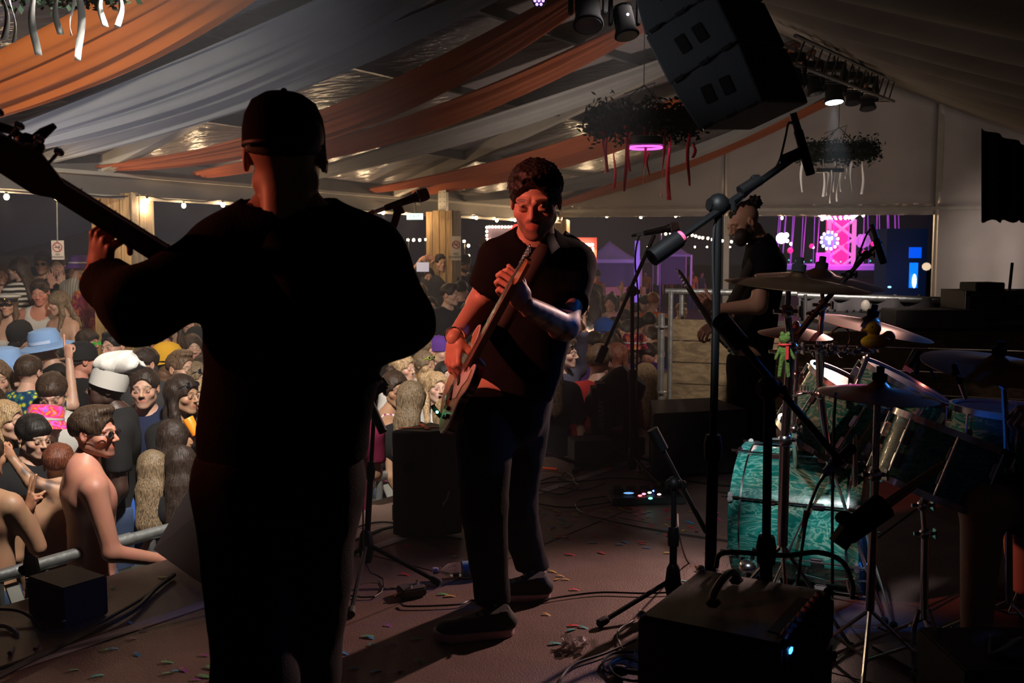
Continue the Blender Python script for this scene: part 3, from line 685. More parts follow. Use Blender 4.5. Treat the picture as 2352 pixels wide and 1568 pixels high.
def person(label, head, hpx=None, D=None, yaw=0, hyaw=None, pitch=0, roll=0, kind='man', skin='fair', hair='short', hcol='dark', top='black', cut='tee', arms=('down', 'down'), legs='denim', beard=0, stash=0,
           H=1.76, gz=None, wear=(), group='festival crowd', tattoo=(), res=.016, hres=None, stout=1.0):
    """head = pixel of the head centre; hpx = head height in pixels (sets the distance)"""
    if D is None: D = .238*F/(hpx*(1.10 if hpx > 30 else 1))
    hc = P(head[0], head[1], D)
    if gz is None:
        gz = min([GZ+.25*i for i in range(6)], key=lambda g: abs((hc.z-g)/.935-H)); H = min(2.0, max(1.45, (hc.z-g)/.935)) if False else (hc.z-gz)/.935
        if gz > GZ+.1: RAISED.append((hc.x, hc.y, gz))
    yaw = math.radians(yaw); hyaw = yaw if hyaw is None else math.radians(hyaw)
    k = H/1.76; wm = kind in ('woman', 'singer'); kb = k*(.93 if wm else 1.0)*stout
    Rz = lambda a: np.array(((math.cos(a), -math.sin(a), 0), (math.sin(a), math.cos(a), 0), (0, 0, 1)))
    Rb = Rz(yaw); foot = np.array((hc.x, hc.y, gz)); zb = (hc.z-gz)/1.645
    # body frame: the head sits .03 in front of the neck base
    foot = foot-Rb@np.array((0, -.02*k, 0))
    W = lambda v: foot+Rb@(np.array(v, float)*np.array((kb, kb, zb)))
    r = thing('person', label, 'person', tuple(foot), group)
    near = D < 5.6; hr = hres or (.0042 if D < 5.2 else .0052 if D < 7.5 else .0075 if D < 11 else .011)
    res = .013 if D < 5.6 else .018 if D < 9 else .026
    # head
    hm, hf, mk = head_mesh(kind if kind in ('woman', 'singer', 'caller', 'stout') else 'man', hr)
    pr, rr = math.radians(pitch), math.radians(roll)
    Rx = np.array(((1, 0, 0), (0, math.cos(pr), -math.sin(pr)), (0, math.sin(pr), math.cos(pr)))); Ry = np.array(((math.cos(rr), 0, math.sin(rr)), (0, 1, 0), (-math.sin(rr), 0, math.cos(rr))))
    Rh = Rz(hyaw)@Ry@Rx; hs = k*(.96 if wm else 1.0); hcn = np.array(hc)
    hv = hcn+(hm*hs)@Rh.T; col = [paint_head(mk, skin, HAIRCOL[hcol], beard, stash)]; VS = [hv]; FS = [hf]; nv = len(hv)
    # body
    nb = W((0, .03, 1.50)); nh = hcn+Rh@np.array((0, .03, -.09))*hs
    sw = .175 if wm else .20
    prim = []
    def cn(a, b, r1, r2, sc=None, kk=.05): prim.append((np.array(a, float), np.array(b, float), r1*kb, r2*kb, sc, kk*kb))
    fw = Rb@np.array((0, 1, 0))
    cn(W((0, .02, .97)), W((0, .01, 1.10)), .165 if not wm else .17, .145 if not wm else .125, (fw, .66))
    cn(W((0, .01, 1.10)), W((0, .01, 1.30)), .145 if not wm else .125, .165 if not wm else .14, (fw, .66))
    cn(W((-.09, .02, 1.36)), W((.09, .02, 1.36)), .105, .105)
    cn(W((-sw+.03, .03, 1.435)), W((0, .035, 1.46)), .056, .064, None, .05); cn(W((0, .035, 1.46)), W((sw-.03, .03, 1.435)), .064, .056, None, .05)
    if wm:
        for s in (-1, 1): cn(W((s*.065, -.075, 1.27)), W((s*.065, -.085, 1.26)), .055, .05, None, .035)
    cn(nb, nh, .068 if not wm else .056, .0555 if not wm else .047, None, .03)
    torso_n = len(prim); armp = []; hands = []
    for s, key in zip((-1, 1), arms):
        el_, wr, hp, fd = ARMS[key] if isinstance(key, str) else key
        S = W((s*sw, .03, 1.42)); E = W((s*el_[0], el_[1], el_[2])); Wr = W((s*wr[0], wr[1], wr[2])); fdw = Rb@np.array((s*fd[0], fd[1], fd[2]))
        a = (.052, .043) if not wm else (.043, .036); armp.append((S, E, Wr))
        cn(S, E, a[0], a[1]*.92, None, .035); cn(E, Wr, a[1]*.95, .027, None, .02)
        hands.append((Wr, fdw, hp, s))
    leg0 = len(prim)
    for s in (-1, 1):
        cn(W((s*.095, .02, .93)), W((s*.10, 0, .50)), .088, .058, None, .04); cn(W((s*.10, 0, .50)), W((s*.10, .03, .08)), .056, .038, None, .02)
        cn(W((s*.10, .0, .045)), W((s*.11, -.14, .03)), .042, .036, None, .02)
    allp = np.concatenate([np.stack([a, b]) for a, b, *_ in prim]); lo = allp.min(0)-.21*k; hi = allp.max(0)+.21*k; lo[2] = gz-.01
    def bf(p, infl=0, idx=None, ks=1.0):
        d = None
        for i, (a, b, r1, r2, sc, kk) in enumerate(prim):
            if idx is not None and i not in idx: continue
            c_ = cone(p, a, b, r1+infl, r2+infl, sc); d = c_ if d is None else smin(d, c_, kk*ks)
        return d
    bv, bfc = nets(bf, lo, hi, res); t = np.array(SKIN[skin]); bc = np.tile(t, (len(bv), 1))
    for s in tattoo:
        S, E, Wr = armp[0 if s < 0 else 1]; q = bv-(E+(Wr-E)*.5); dd = np.minimum(cone(bv.astype(np.float32), S+(E-S)*.45, E, .075, .075), cone(bv.astype(np.float32), E, Wr, .07, .06))
        ns = np.clip(fbm(bv, 95)*2.2+fbm(bv, 41)*1.2+.15, 0, 1); wgt = (dd < 0)*ns*.72; bc = bc*(1-wgt[:, None])+np.array((.03, .035, .045))*wgt[:, None]
    VS.append(bv); FS.append(bfc+nv); col.append(bc); nv += len(bv)
    for Wr, fd, hp, s in hands:
        hvv, hff = hand_mesh(hp, .0048 if D < 6 else .007 if D < 9.5 else .010, s > 0)
        # palm faces the body front/inwards
        B = basis(fd, Rb@np.array((-s*.3, 1, 0)) if hp in ('open', 'peace', 'point') else Rb@np.array((s*1, .3, 0)))
        hv2 = Wr+(hvv*kb*(.9 if wm else 1.0))@B.T; VS.append(hv2); FS.append(hff+nv); nv += len(hv2); col.append(np.tile(t*np.array((1.05, .92, .9)), (len(hv2), 1)))
    body = mesh_obj('body', np.concatenate(VS), np.concatenate(FS), m_skin, r, np.concatenate(col))
    # clothing
    ai = list(range(torso_n, leg0)); ti = list(range(torso_n-1))
    zt = lambda z: gz+z*zb
    if cut != 'bare':
        armi = {'tee': [torso_n, torso_n+2], 'polo': [torso_n, torso_n+2], 'long': ai, 'tank': [], 'cami': [], 'shirt': [torso_n, torso_n+2]}[cut]
        infl = .014 if cut in ('tee', 'polo', 'shirt') else .016 if cut == 'long' else .009
        def tf(p):
            d = bf(p, infl*k, ti, 1.0)
            if armi:
                for S, E, Wr in armp:
                    e = cone(p, S, E, .052*kb+infl*k, .044*kb+infl*k+.006)
                    if cut == 'long': e = smin(e, cone(p, E, Wr, .043*kb+infl*k, .030*kb+infl*k), .02*kb); u = (Wr-E)/np.linalg.norm(Wr-E); e = np.maximum(e, np.where(np.linalg.norm(p-Wr, axis=1) < .1*k, (p-(Wr-u*.02))@u, -1))
                    else: u = (E-S)/np.linalg.norm(E-S); e = np.maximum(e, (p-(S+(E-S)*.70))@u)
                    d = smin(d, e, .03*kb)
            if D < 9: d = d-.004*fbm(p, 30)
            q = (p-foot)@Rb; q = q/np.array((kb, kb, zb), np.float32)
            if cut == 'tank': d = np.maximum(d, -(ell(q, (0, -.06, 1.50), (.095, .11, .12))*kb)); d = np.maximum(d, (np.abs(q[:, 0])-.145)*kb*np.where(q[:, 2] > 1.22, 1, 0)-np.where(q[:, 2] > 1.22, 0, 1))
            if cut == 'cami':
                st_ = (np.abs(np.abs(q[:, 0])-.085)-.010)*kb; d = np.maximum(d, np.where(q[:, 2] > 1.31, st_, -1)); d = np.maximum(d, np.where(q[:, 2] > 1.22, (np.abs(q[:, 0])-.15)*kb, -1))
            d = np.maximum(d, -(ell(q, (0, -.02, 1.555), (.075, .085, .075))*kb))
            return np.maximum(d, zt(.92 if cut != 'cami' else 1.06)-p[:, 2])
        lo2 = lo.copy(); lo2[2] = zt(.88); cv, cf = nets(tf, lo2, hi, res)
        if len(cf):
            mm = fabric(top) if 'cloth_'+top not in MATS else MATS['cloth_'+top]
            mesh_obj({'tee': 'tee_shirt', 'polo': 'polo_shirt', 'long': 'jumper', 'tank': 'vest', 'cami': 'camisole', 'shirt': 'shirt'}[cut], cv, cf, mm, r)
    li = list(range(leg0, len(prim))); li = [i for j, i in enumerate(li) if j % 3 != 2]+[0]
    def lf(p): d = bf(p, .013*k, li, 1.0); return np.maximum(np.maximum(d, p[:, 2]-zt(1.0)), zt(.09)-p[:, 2])
    lo3 = lo.copy(); hi3 = hi.copy(); hi3[2] = zt(1.05); lv, lf_ = nets(lf, lo3, hi3, max(res, .018))
    if len(lf_): mesh_obj('trousers', lv, lf_, fabric(legs), r)
    # hair and headwear share meshes between people
    MH = Matrix([[*(Rh[i]*hs), hcn[i]-foot[i]] for i in range(3)]+[[0, 0, 0, 1]])
    hat = any((x if isinstance(x, str) else x[0]) in ('baseball_cap', 'back_cap', 'bucket_hat', 'sun_hat', 'captain_hat', 'chef_hat') for x in wear)
    MW = MH
    if hat and hair: hair = 'buzz' if hair in ('short', 'fringe', 'curly', 'quiff', 'fade', 'swept') else hair; MH = MH@Matrix.Diagonal((.97, .97, .90, 1))
    if hair:
        o = bpy.data.objects.new('hair', hair_mesh(hair, .0045 if D < 5.6 else .006 if D < 9 else .010)); COL.objects.link(o); o.parent = r; o.matrix_local = MH
        o.material_slots[0].link = 'OBJECT'; o.material_slots[0].material = hair_mat(hcol)
    for wr_ in wear:
        nm, cl = wr_ if isinstance(wr_, tuple) else (wr_, None)
        me = wear_mesh(nm); o = bpy.data.objects.new(nm, me); COL.objects.link(o); o.parent = r; o.matrix_local = MW
        if cl: o.material_slots[0].link = 'OBJECT'; o.material_slots[0].material = fabric(cl)
    r['_'] = 0; del r['_']
    PEOPLE.append(dict(root=r, W=W, hands=hands, Rh=Rh, hc=hcn, D=D))
    return r
PEOPLE = []; RAISED = []
WEARC = {}
def wear_mesh(nm):
    if nm in WEARC: return WEARC[nm]
    m = MB(); ms = [fabric('black')]
    if nm in ('baseball_cap', 'back_cap'):
        s = -1 if nm == 'baseball_cap' else 1
        m.lathe([(.104, -.01), (.103, .03), (.097, .062), (.077, .094), (.046, .112), (.012, .119), (.001, .120)], (0, .012, .025), (0, 0, 1), 20, sx=.93, sy=1.08, up=(1, 0, 0))
        m.grid(lambda a, q: ((a-.5)*.16*(1-.25*q), s*(.075+.085*q-.25*(a-.5)**2)+.01, .025-.03*(a-.5)**2*4-.012*q), 10, 5)
        m.ball((0, .012, .146), .007, 6)
    elif nm == 'bucket_hat':
        m.lathe([(.160, -.045), (.158, -.042), (.112, .003), (.108, .065), (.092, .092), (.001, .100)], (0, .012, .03), (0, 0, 1), 28)
        m.lathe([(.1145, .006), (.1140, .020)], (0, .012, .03), (0, 0, 1), 28, mi=1); ms.append(fabric('white'))
    elif nm == 'sun_hat':
        m.lathe([(.205, -.030), (.200, -.015), (.160, -.003), (.115, .010), (.112, .065), (.096, .105), (.05, .118), (.001, .120)], (0, .012, .030), (0, 0, 1), 32, sx=1.05, sy=.95)
        m.lathe([(.1175, .012), (.1165, .034)], (0, .012, .03), (0, 0, 1), 32, mi=1); ms.append(mat('hat_band', (.45, .55, .75), .6))
    elif nm == 'captain_hat':
        m.lathe([(.094, 0), (.096, .035)], (0, .008, .03), (0, 0, 1), 24, mi=1)
        m.lathe([(.097, .033), (.130, .055), (.126, .075), (.06, .09), (.001, .092)], (0, .008, .03), (0, 0, 1), 24)
        m.grid(lambda a, q: ((a-.5)*.15*(1-.2*q), -.078-.06*q+.2*(a-.5)**2, .035-.03*q-.06*(a-.5)**2), 10, 4, mi=1)
        m.ball((0, -.107, .062), (.014, .005, .016), 8, mi=2); ms = [fabric('white'), fabric('black'), mat('gold_badge', (.6, .4, .1), .3, 1)]
    elif nm == 'chef_hat':
        m.lathe([(.105, -.022), (.110, .078)], (0, .008, .035), (0, .22, 1), 28)
        def puff(a, q):
            th = 2*PI*a; e = math.sin(PI*q); rr = (.106*(1-q)**.4+.034*e**.6)*(1+.09*math.sin(9*th+3*q)*e) if q < .999 else .001
            return (rr*math.cos(th), .034+rr*math.sin(th)*1.05+.085*q**1.3, .108+.120*q**.75+.010*math.sin(6*th+5*q)*e-.06*q*max(0, math.sin(th)))
        m.grid(puff, 40, 16); ms = [fabric('white')]
    elif nm in ('sunglasses', 'head_sunglasses', 'shutter_glasses', 'pink_glasses', 'glasses', 'yellow_glasses'):
        on = nm in ('head_sunglasses', 'pink_glasses', 'yellow_glasses'); z0 = .072 if on else .0; y0 = -.098 if not on else -.080; ti = .5 if on else 0
        def T(x, y, z): return (x, y0+y*math.cos(ti)-z*math.sin(ti)*-1*.8, z0+z*math.cos(ti)+y*math.sin(ti)*-1)
        for s in (-1, 1):
            ring = [T(s*.033+.024*math.cos(t), 0, .017*math.sin(t)) for t in [2*PI*i/14 for i in range(15)]]
            m.tube(ring, .0022, 5, False)
            if nm != 'glasses': m.add([T(s*.033, -.001, 0)]+ring[:-1], [(0, 1+i, 1+(i+1) % 14) for i in range(14)], 1)
            m.tube([T(s*.057, 0, .004), T(s*.078, .03, .006), T(s*.080, .10, .002)], .002, 5)
        m.tube([T(-.009, -.001, .003), T(.009, -.001, .003)], .002, 5)
        fc = {'shutter_glasses': (.05, .6, .05), 'pink_glasses': (.8, .35, .5), 'yellow_glasses': (.6, .8, .02)}.get(nm, (.01, .01, .012))
        ms = [mat('frame_'+nm, fc, .3), mat('lens_'+nm, (.01, .01, .015) if nm != 'shutter_glasses' else fc, .06, spec=.8)]
    elif nm == 'hair_band':
        m.tube([(.085*math.cos(t), -.02+.03*math.sin(t), .035+.088*math.sin(t)) for t in [PI*i/12 for i in range(13)]], .006, 6); ms = [fabric('white')]
    elif nm == 'baseball_cap_badge': pass
    me = bpy.data.meshes.new(nm); me.from_pydata([tuple(v) for v in m.v], [], m.f)
    for x in ms: me.materials.append(x)
    if len(ms) > 1: me.polygons.foreach_set('material_index', m.m)
    me.polygons.foreach_set('use_smooth', [True]*len(me.polygons)); me.set_sharp_from_angle(angle=math.radians(38)); WEARC[nm] = me
    return me
# ================================================================== the crowd
C = person
BK = dict(hair='short', hcol='dark')
# --- left, back rows
C('long haired woman with glasses pushed up at the far left edge', (4, 632), 45, yaw=30, kind='woman', hair='long', hcol='light', top='cream', cut='tank')
C('brown haired woman in black and white striped top, back left', (42, 620), 47, yaw=-120, hyaw=-95, kind='woman', hair='longback', hcol='brown', top='bwstripes')
C('man in sunglasses and teal blue vest at back left', (98, 606), 45, yaw=10, hair='fringe', hcol='black', top='teal', cut='tank', wear=['sunglasses'], skin='tan')
C('dark haired man cupping both hands at his mouth', (132, 612), 45, yaw=20, hair='short', hcol='dark', top='black', cut='tee', arms=('mouth', 'mouth'))
C('man half hidden behind the one cupping his mouth', (160, 628), 42, yaw=60, hair='short', hcol='black', top='charcoal')
C('person in purple bucket hat and cream striped shirt', (186, 612), 46, yaw=150, hyaw=120, hair='short', hcol='dark', top='stripes', wear=[('bucket_hat', 'purple')])
C('person in maroon and yellow sunset patterned shirt behind the bassist hand', (224, 634), 48, yaw=170, hair='short', hcol='brown', top='sunset')
C('grey haired man in glasses above the bassist forearm', (306, 642), 36, yaw=-10, hair='fade', hcol='grey', top='charcoal', wear=['glasses'])
C('grey haired woman with pale hairband above the bassist forearm', (339, 650), 40, yaw=10, kind='woman', hair='bob', hcol='grey', top='black', wear=['hair_band'])
t_ph = C('person holding up a phone beside the bassist sleeve', (366, 656), 36, yaw=150, hair='short', top='grey', arms=('up', 'down'))
C('woman in white captain hat and white top at left edge', (18, 700), 52, yaw=8, kind='woman', hair='long', hcol='light', top='white', cut='cami', wear=['captain_hat'])
C('sunburnt person in white ribbed vest looking down', (92, 672), 51, yaw=12, pitch=14, hair='swept', hcol='brown', skin='burnt', top='white', cut='tank', wear=['head_sunglasses'], arms=('bent', 'down'))
C('long blond haired woman in white strappy top turned left', (134, 697), 52, yaw=-25, hyaw=-60, pitch=15, kind='woman', hair='long', hcol='dirty', top='white', cut='cami', arms=('bent', 'bent'))
C('dark haired woman with one hand at her ear', (220, 716), 46, yaw=20, hyaw=10, kind='woman', hair='long', hcol='black', top='black', cut='tank', arms=('ear', 'hold'))
C('bearded man in dark top between captain hat and white vest', (56, 655), 44, yaw=60, hair='short', top='charcoal', skin='tan')
C('woman in cream ruffled top behind the bassist elbow', (433, 742), 50, yaw=10, kind='woman', hair='long', hcol='light', top='cream', cut='tank', arms=('crossed', 'down'))
C('woman in red top with folded arm under the bassist elbow', (398, 736), 50, yaw=-10, kind='woman', hair='long', hcol='brown', top='wine', cut='tank', skin='tan')
C('woman in white top beside the bassist back', (468, 756), 52, yaw=5, kind='woman', hair='long', hcol='dirty', top='white', cut='cami')
# --- left, middle rows
C('person in black cap looking down at left', (47, 776), 62, yaw=-10, pitch=25, hair='short', top='black', wear=[('baseball_cap', 'black')])
C('person in wide pale blue sun hat with white band, highest of the blue hats', (102, 800), 68, yaw=-60, pitch=10, hair='short', hcol='brown', top='black', wear=[('sun_hat', 'paleblue')])
C('man under a floppy blue bucket hat beside the raised pointing hand', (118, 836), 62, yaw=40, hair='short', hcol='dark', skin='tan', top='black', wear=[('bucket_hat', 'paleblue')])
C('man in profile under a pale blue sun hat at left edge', (14, 848), 72, yaw=60, hyaw=80, hair='short', hcol='dark', top='white', cut='tank', wear=[('sun_hat', 'paleblue')])
C('woman in white lace top at the left edge', (-8, 872), 76, yaw=30, kind='woman', hair='long', hcol='light', top='white', cut='cami')
C('dark haired man in profile behind the raised pointing hand', (142, 820), 62, yaw=60, hyaw=85, hair='short', hcol='black', top='wine', skin='tan')
C('man wearing green slatted party glasses', (203, 788), 58, yaw=30, hyaw=70, hair='fringe', hcol='dark', skin='burnt', top='charcoal', wear=['shutter_glasses'])
C('man in black cap with pink eyelets seen from behind', (192, 828), 72, yaw=150, hyaw=130, hair='buzz', hcol='dark', skin='burnt', top='black', wear=[('back_cap', 'black')])
C('pale man with dark quiff and parted lips', (262, 798), 66, yaw=30, hyaw=-22, roll=-6, kind='caller', hair='quiff', hcol='black', skin='fair', top='black')
C('man with dark fringe and stern look, right of the chef hat', (330, 838), 72, yaw=0, hyaw=-28, hair='fringe', hcol='dark', top='charcoal', skin='fair')
C('dark haired man in sunglasses below the bassist elbow', (370, 792), 56, yaw=40, hyaw=60, hair='curly', hcol='brown', top='charcoal', wear=['sunglasses'], skin='burnt')
C('dark skinned man in yellow cap with lime face paint', (388, 830), 66, yaw=60, hyaw=120, hair='buzz', hcol='black', skin='brown', top='black', wear=[('back_cap', 'yellow')])
C('bearded man with faded sides looking right', (417, 848), 70, yaw=50, hyaw=62, hair='fade', hcol='light', beard=.6, top='black')
C('woman with brown hair under the bassist elbow', (442, 800), 56, yaw=30, kind='woman', hair='long', hcol='brown', top='white', cut='tank')
C('person in black cap beside the bassist back', (456, 786), 54, yaw=60, hair='short', hcol='black', top='grey', wear=[('baseball_cap', 'black')])
C('woman in dark sunglasses at the edge of the bassist back', (468, 852), 64, yaw=30, kind='woman', hair='long', hcol='dark', top='black', skin='tan', wear=['sunglasses'])
C('man in blue and yellow floral shirt pointing up, seen from behind', (68, 856), 76, yaw=175, hair='short', hcol='brown', top='floral', arms=(((.31, -.02, 1.42), (.25, -.10, 1.74), 'point', (-.1, -.1, 1)), 'down'))
C('young man with brown fringe looking down in front of floral shirt', (120, 905), 80, yaw=15, pitch=22, hair='fringe', hcol='brown', top='white')
C('dark skinned man in tall white chef hat', (246, 893), 92, yaw=-70, hyaw=-72, pitch=-6, kind='stout', hair='buzz', hcol='black', skin='dark', top='black', stout=1.1, wear=['chef_hat'])
C('brown haired woman seen from behind, left of the chef hat man', (193, 925), 72, yaw=170, kind='woman', hair='longback', hcol='brown', top='black')
C('curly dark haired person behind the chef hat', (212, 866), 60, yaw=160, hair='curly', hcol='black', top='black')
C('man with short brown hair and moustache staring at the stage', (332, 893), 80, yaw=10, hair='short', hcol='dark', stash=.9, beard=.12, top='navy', cut='tee')
C('brown haired woman in profile with sunglasses on her head, holding a can', (420, 908), 82, yaw=60, hyaw=68, kind='woman', hair='long', hcol='dark', skin='tan', top='black', arms=(((.24, -.10, 1.16), (.14, -.24, 1.42), 'grip', (-.3, 0, 1)), 'down'), wear=['head_sunglasses'])
C('blond woman glancing sideways next to the bassist back', (458, 915), 74, yaw=10, hyaw=15, kind='woman', hair='long', hcol='blond', top='cream')
C('woman with sunglasses in light brown hair behind the can holder', (452, 872), 70, yaw=60, kind='woman', hair='bun', hcol='dirty', top='black', wear=['head_sunglasses'])
C('brown haired woman behind the moustached man shoulder', (296, 928), 70, yaw=-150, kind='woman', hair='longback', hcol='light', top='red')
C('woman with tied hair and sunglasses on top, profile right', (327, 962), 76, yaw=50, hyaw=52, kind='woman', hair='bun', hcol='light', skin='pale', top='black', wear=['head_sunglasses'])
# --- left, front rows
C('blond woman at left edge behind the pointing hand', (14, 968), 88, yaw=60, hyaw=80, kind='woman', hair='long', hcol='blond', top='black')
C('person under a rainbow tie dye bucket hat', (106, 975), 84, yaw=150, pitch=10, hair='short', hcol='brown', top='white', wear=[('bucket_hat', 'tiedye')])
C('young man with thick dark fringe in profile, below the tie dye hat', (78, 1004), 92, yaw=50, hyaw=58, pitch=10, hair='fringe', hcol='black', top='black', arms=('bent', 'down'))
C('shirtless man in sunglasses with sunburnt shoulders', (217, 995), 104, yaw=125, hyaw=84, hair='quiff', hcol='brown', skin='burnt', cut='bare', beard=.45, wear=['sunglasses'], arms=('rail', 'down'))
C('woman looking out from behind the shirtless man', (262, 1045), 76, yaw=20, hyaw=8, kind='woman', hair='long', hcol='dark', skin='tan', top='black', arms=('down', 'peace'))
C('dark haired woman with sunglasses on head beside the shirtless man', (290, 1003), 80, yaw=40, hyaw=25, kind='woman', hair='long', hcol='dark', skin='tan', top='black', wear=['head_sunglasses'])
C('ginger haired girl in neon pink top with pink glasses on head', (331, 1012), 76, yaw=35, hyaw=58, kind='woman', hair='long', hcol='light', skin='pale', top='neonpink', wear=['pink_glasses'])
C('auburn woman with braided hair', (376, 985), 76, yaw=150, kind='woman', hair='bun', hcol='auburn', top='grey')
C('woman with long dark hair and head sunglasses seen from behind', (400, 1012), 88, yaw=178, kind='woman', hair='longback', hcol='dark', top='black', wear=['head_sunglasses'])
C('woman with waist long dark blond hair and blue top, back to camera', (353, 1080), 92, yaw=185, kind='woman', hair='longback', hcol='dirty', top='blue', cut='tank')
C('dark haired woman standing right of the long blond hair', (417, 1070), 92, yaw=-170, kind='woman', hair='longback', hcol='dark', top='black')
C('auburn haired shirtless person raising a tattooed arm', (136, 1068), 96, yaw=195, hair='fringe', hcol='auburn', skin='tan', cut='bare', tattoo=(-1,), arms=(((-.13, .10, 1.58), (-.23, .08, 1.72), 'point', (-.6, 0, .8)), 'down'))
C('shirtless person at left edge making a peace sign', (-34, 1050), 104, yaw=165, hair='short', hcol='brown', skin='tan', cut='bare', arms=(((.22, -.10, 1.18), (.22, -.05, 1.38), 'peace', (.35, 0, 1)), 'rail'))
C('person with dark braid at the far left edge', (-20, 930), 80, yaw=150, kind='woman', hair='longback', hcol='brown', top='denim')
# --- centre, between bassist and guitarist
C('blond woman in profile facing the guitarist', (926, 846), 62, yaw=60, hyaw=62, kind='woman', hair='long', hcol='blond', top='white')
C('woman with lime glasses on her head looking right', (976, 838), 58, yaw=55, hyaw=58, kind='woman', hair='bun', hcol='dirty', skin='tan', top='cream', wear=['yellow_glasses'])
C('brown haired woman peeking between two blond heads', (914, 868), 60, yaw=15, kind='woman', hair='long', hcol='brown', top='black')
C('brown haired woman in floral open back top', (908, 896), 76, yaw=100, hyaw=30, kind='woman', hair='bun', hcol='brown', skin='tan', top='streaks', cut='cami')
C('woman with straight grey brown hair down her back', (948, 922), 78, yaw=165, kind='woman', hair='longback', hcol='dirty', top='black')
C('blond woman singing with open mouth', (1003, 893), 70, yaw=35, hyaw=24, pitch=-8, roll=8, kind='singer', hair='long', hcol='blond', skin='pale', top='white')
C('blond crown of hair behind the singing woman', (982, 878), 62, yaw=170, kind='woman', hair='bun', hcol='blond', top='black')
C('dark haired woman next to the guitar body', (1022, 862), 60, yaw=30, kind='woman', hair='long', hcol='black', skin='pale', top='black')
C('long blond hair seen from behind the black monitor box', (1030, 962), 84, yaw=185, kind='woman', hair='longback', hcol='blond', top='white')
C('person in maroon printed t-shirt leaning on the barrier', (776, 905), 94, yaw=185, hair='short', hcol='brown', skin='tan', top='maroon', arms=(((.20, .02, 1.20), (.02, -.16, 1.16), 'relaxed', (-1, -.2, 0)), 'rail'), legs='grey')
C('person in purple cap beside the guitarist wrist', (1010, 808), 56, yaw=60, hair='short', hcol='dark', top='mustard', wear=[('back_cap', 'purple')])
C('person in white hooded top beside the purple cap', (985, 806), 56, yaw=120, hair='buzz', hcol='light', top='white', cut='long')
C('young man facing the stage above the purple cap', (1017, 752), 46, yaw=-8, hair='short', hcol='black', top='charcoal')
C('dark haired man in profile left of the guitarist arm', (1034, 678), 46, yaw=50, hyaw=65, hair='swept', hcol='dark', top='black')
C('woman with both arms raised holding up a phone', (983, 636), 38, yaw=15, kind='woman', hair='long', hcol='dark', top='khaki', cut='tank', arms=('head', 'head'))
C('man with a dark curly mop against the wooden post', (1013, 604), 38, yaw=20, hair='curly', hcol='black', top='charcoal')
C('man in peaked cap and flower garland raising a cup', (1066, 606), 36, yaw=20, hair='short', hcol='black', beard=1, top='navy', arms=('down', 'up'), wear=[('baseball_cap', 'black')])
C('woman covering her mouth below the raised phone', (966, 672), 40, yaw=10, kind='woman', hair='long', hcol='light', top='black', cut='tank', arms=('mouth', 'down'))
C('person in printed black t-shirt behind the bassist shoulder', (988, 706), 42, yaw=20, hair='short', hcol='dark', top='charcoal')
C('person raising a bare arm beside the bassist elbow', (968, 762), 44, yaw=150, kind='woman', hair='longback', hcol='dark', top='denim', arms=('up', 'down'))
C('dark figure under the garland man', (1060, 668), 42, yaw=160, hair='short', hcol='black', top='navy')
C('shadowed person left of the guitarist forearm', (1072, 720), 44, yaw=-160, hair='short', hcol='black', top='black')
C('short haired onlooker below the guitarist forearm', (1050, 768), 46, yaw=170, hair='fringe', hcol='dark', top='charcoal')
# --- right of the guitarist
C('smiling man in slate shirt with arm and wristbands raised', (1296, 812), 66, yaw=60, hyaw=72, hair='quiff', hcol='light', skin='pale', top='slate', cut='long', arms=('down', ((.24, -.04, 1.50), (.14, -.12, 1.84), 'open', (0, -.1, 1))), wear=['head_sunglasses'])
C('woman with light brown hair and black lettered t-shirt', (1262, 826), 74, yaw=180, kind='woman', hair='longback', hcol='light', top='black')
C('man in red and blue polo shirt seen from behind', (1378, 834), 68, yaw=165, hyaw=150, hair='swept', hcol='light', top='red', stout=1.1)
C('auburn curly haired person right of the red polo', (1418, 822), 60, yaw=150, kind='woman', hair='long', hcol='auburn', top='wine')
C('young man with short fringe looking down, left of the scaffold tube', (1488, 818), 52, yaw=-18, pitch=10, hair='fringe', hcol='dark', skin='burnt', top='khaki')
C('blond woman seen from behind beside the scaffold tube', (1481, 872), 64, yaw=180, kind='woman', hair='longback', hcol='blond', skin='tan', top='cream', cut='cami')
C('man in patterned bucket hat behind the microphone stand', (1456, 796), 52, yaw=-20, hair='short', hcol='dark', beard=.8, top='purple', wear=[('bucket_hat', 'sunset')])
C('person in orange face paint behind the auburn curls', (1436, 812), 50, yaw=40, hair='short', hcol='dark', skin='burnt', top='purple')
C('woman in blue strappy top with long dark hair, back turned', (1360, 692), 40, yaw=190, kind='woman', hair='longback', hcol='dark', top='blue', cut='cami')
C('woman raising one pale arm beside the dark long hair', (1386, 700), 36, yaw=150, kind='woman', hair='longback', hcol='brown', top='black', cut='tank', arms=('up', 'down'))
C('woman in blossom print shirt right of the raised arm', (1402, 696), 38, yaw=-20, kind='woman', hair='bun', hcol='dark', top='blossom')
C('laughing man left of the green shirted man', (1442, 694), 38, yaw=20, kind='caller', hair='short', hcol='brown', skin='burnt', top='pink')
C('man in green t-shirt with flat dark hair', (1482, 700), 38, yaw=-60, hyaw=-80, hair='fringe', hcol='black', beard=.6, top='green')
C('man in bright orange t-shirt behind the green one', (1500, 694), 38, yaw=160, hair='short', hcol='ginger', top='orange')
C('person in pale grey tee beside the green shirt', (1462, 716), 38, yaw=120, hair='short', hcol='dark', top='grey')
C('man beside the scaffold rail in the back light', (1566, 714), 32, yaw=30, hair='fade', hcol='light', top='charcoal')
C('person pointing both arms in yellow top near the guitarist sleeve', (1338, 694), 38, yaw=120, kind='woman', hair='longback', hcol='light', top='mustard', cut='cami')
C('blue capped person under the woman in blue', (1386, 762), 48, yaw=-140, hair='short', hcol='black', top='navy', wear=[('back_cap', 'blue')])
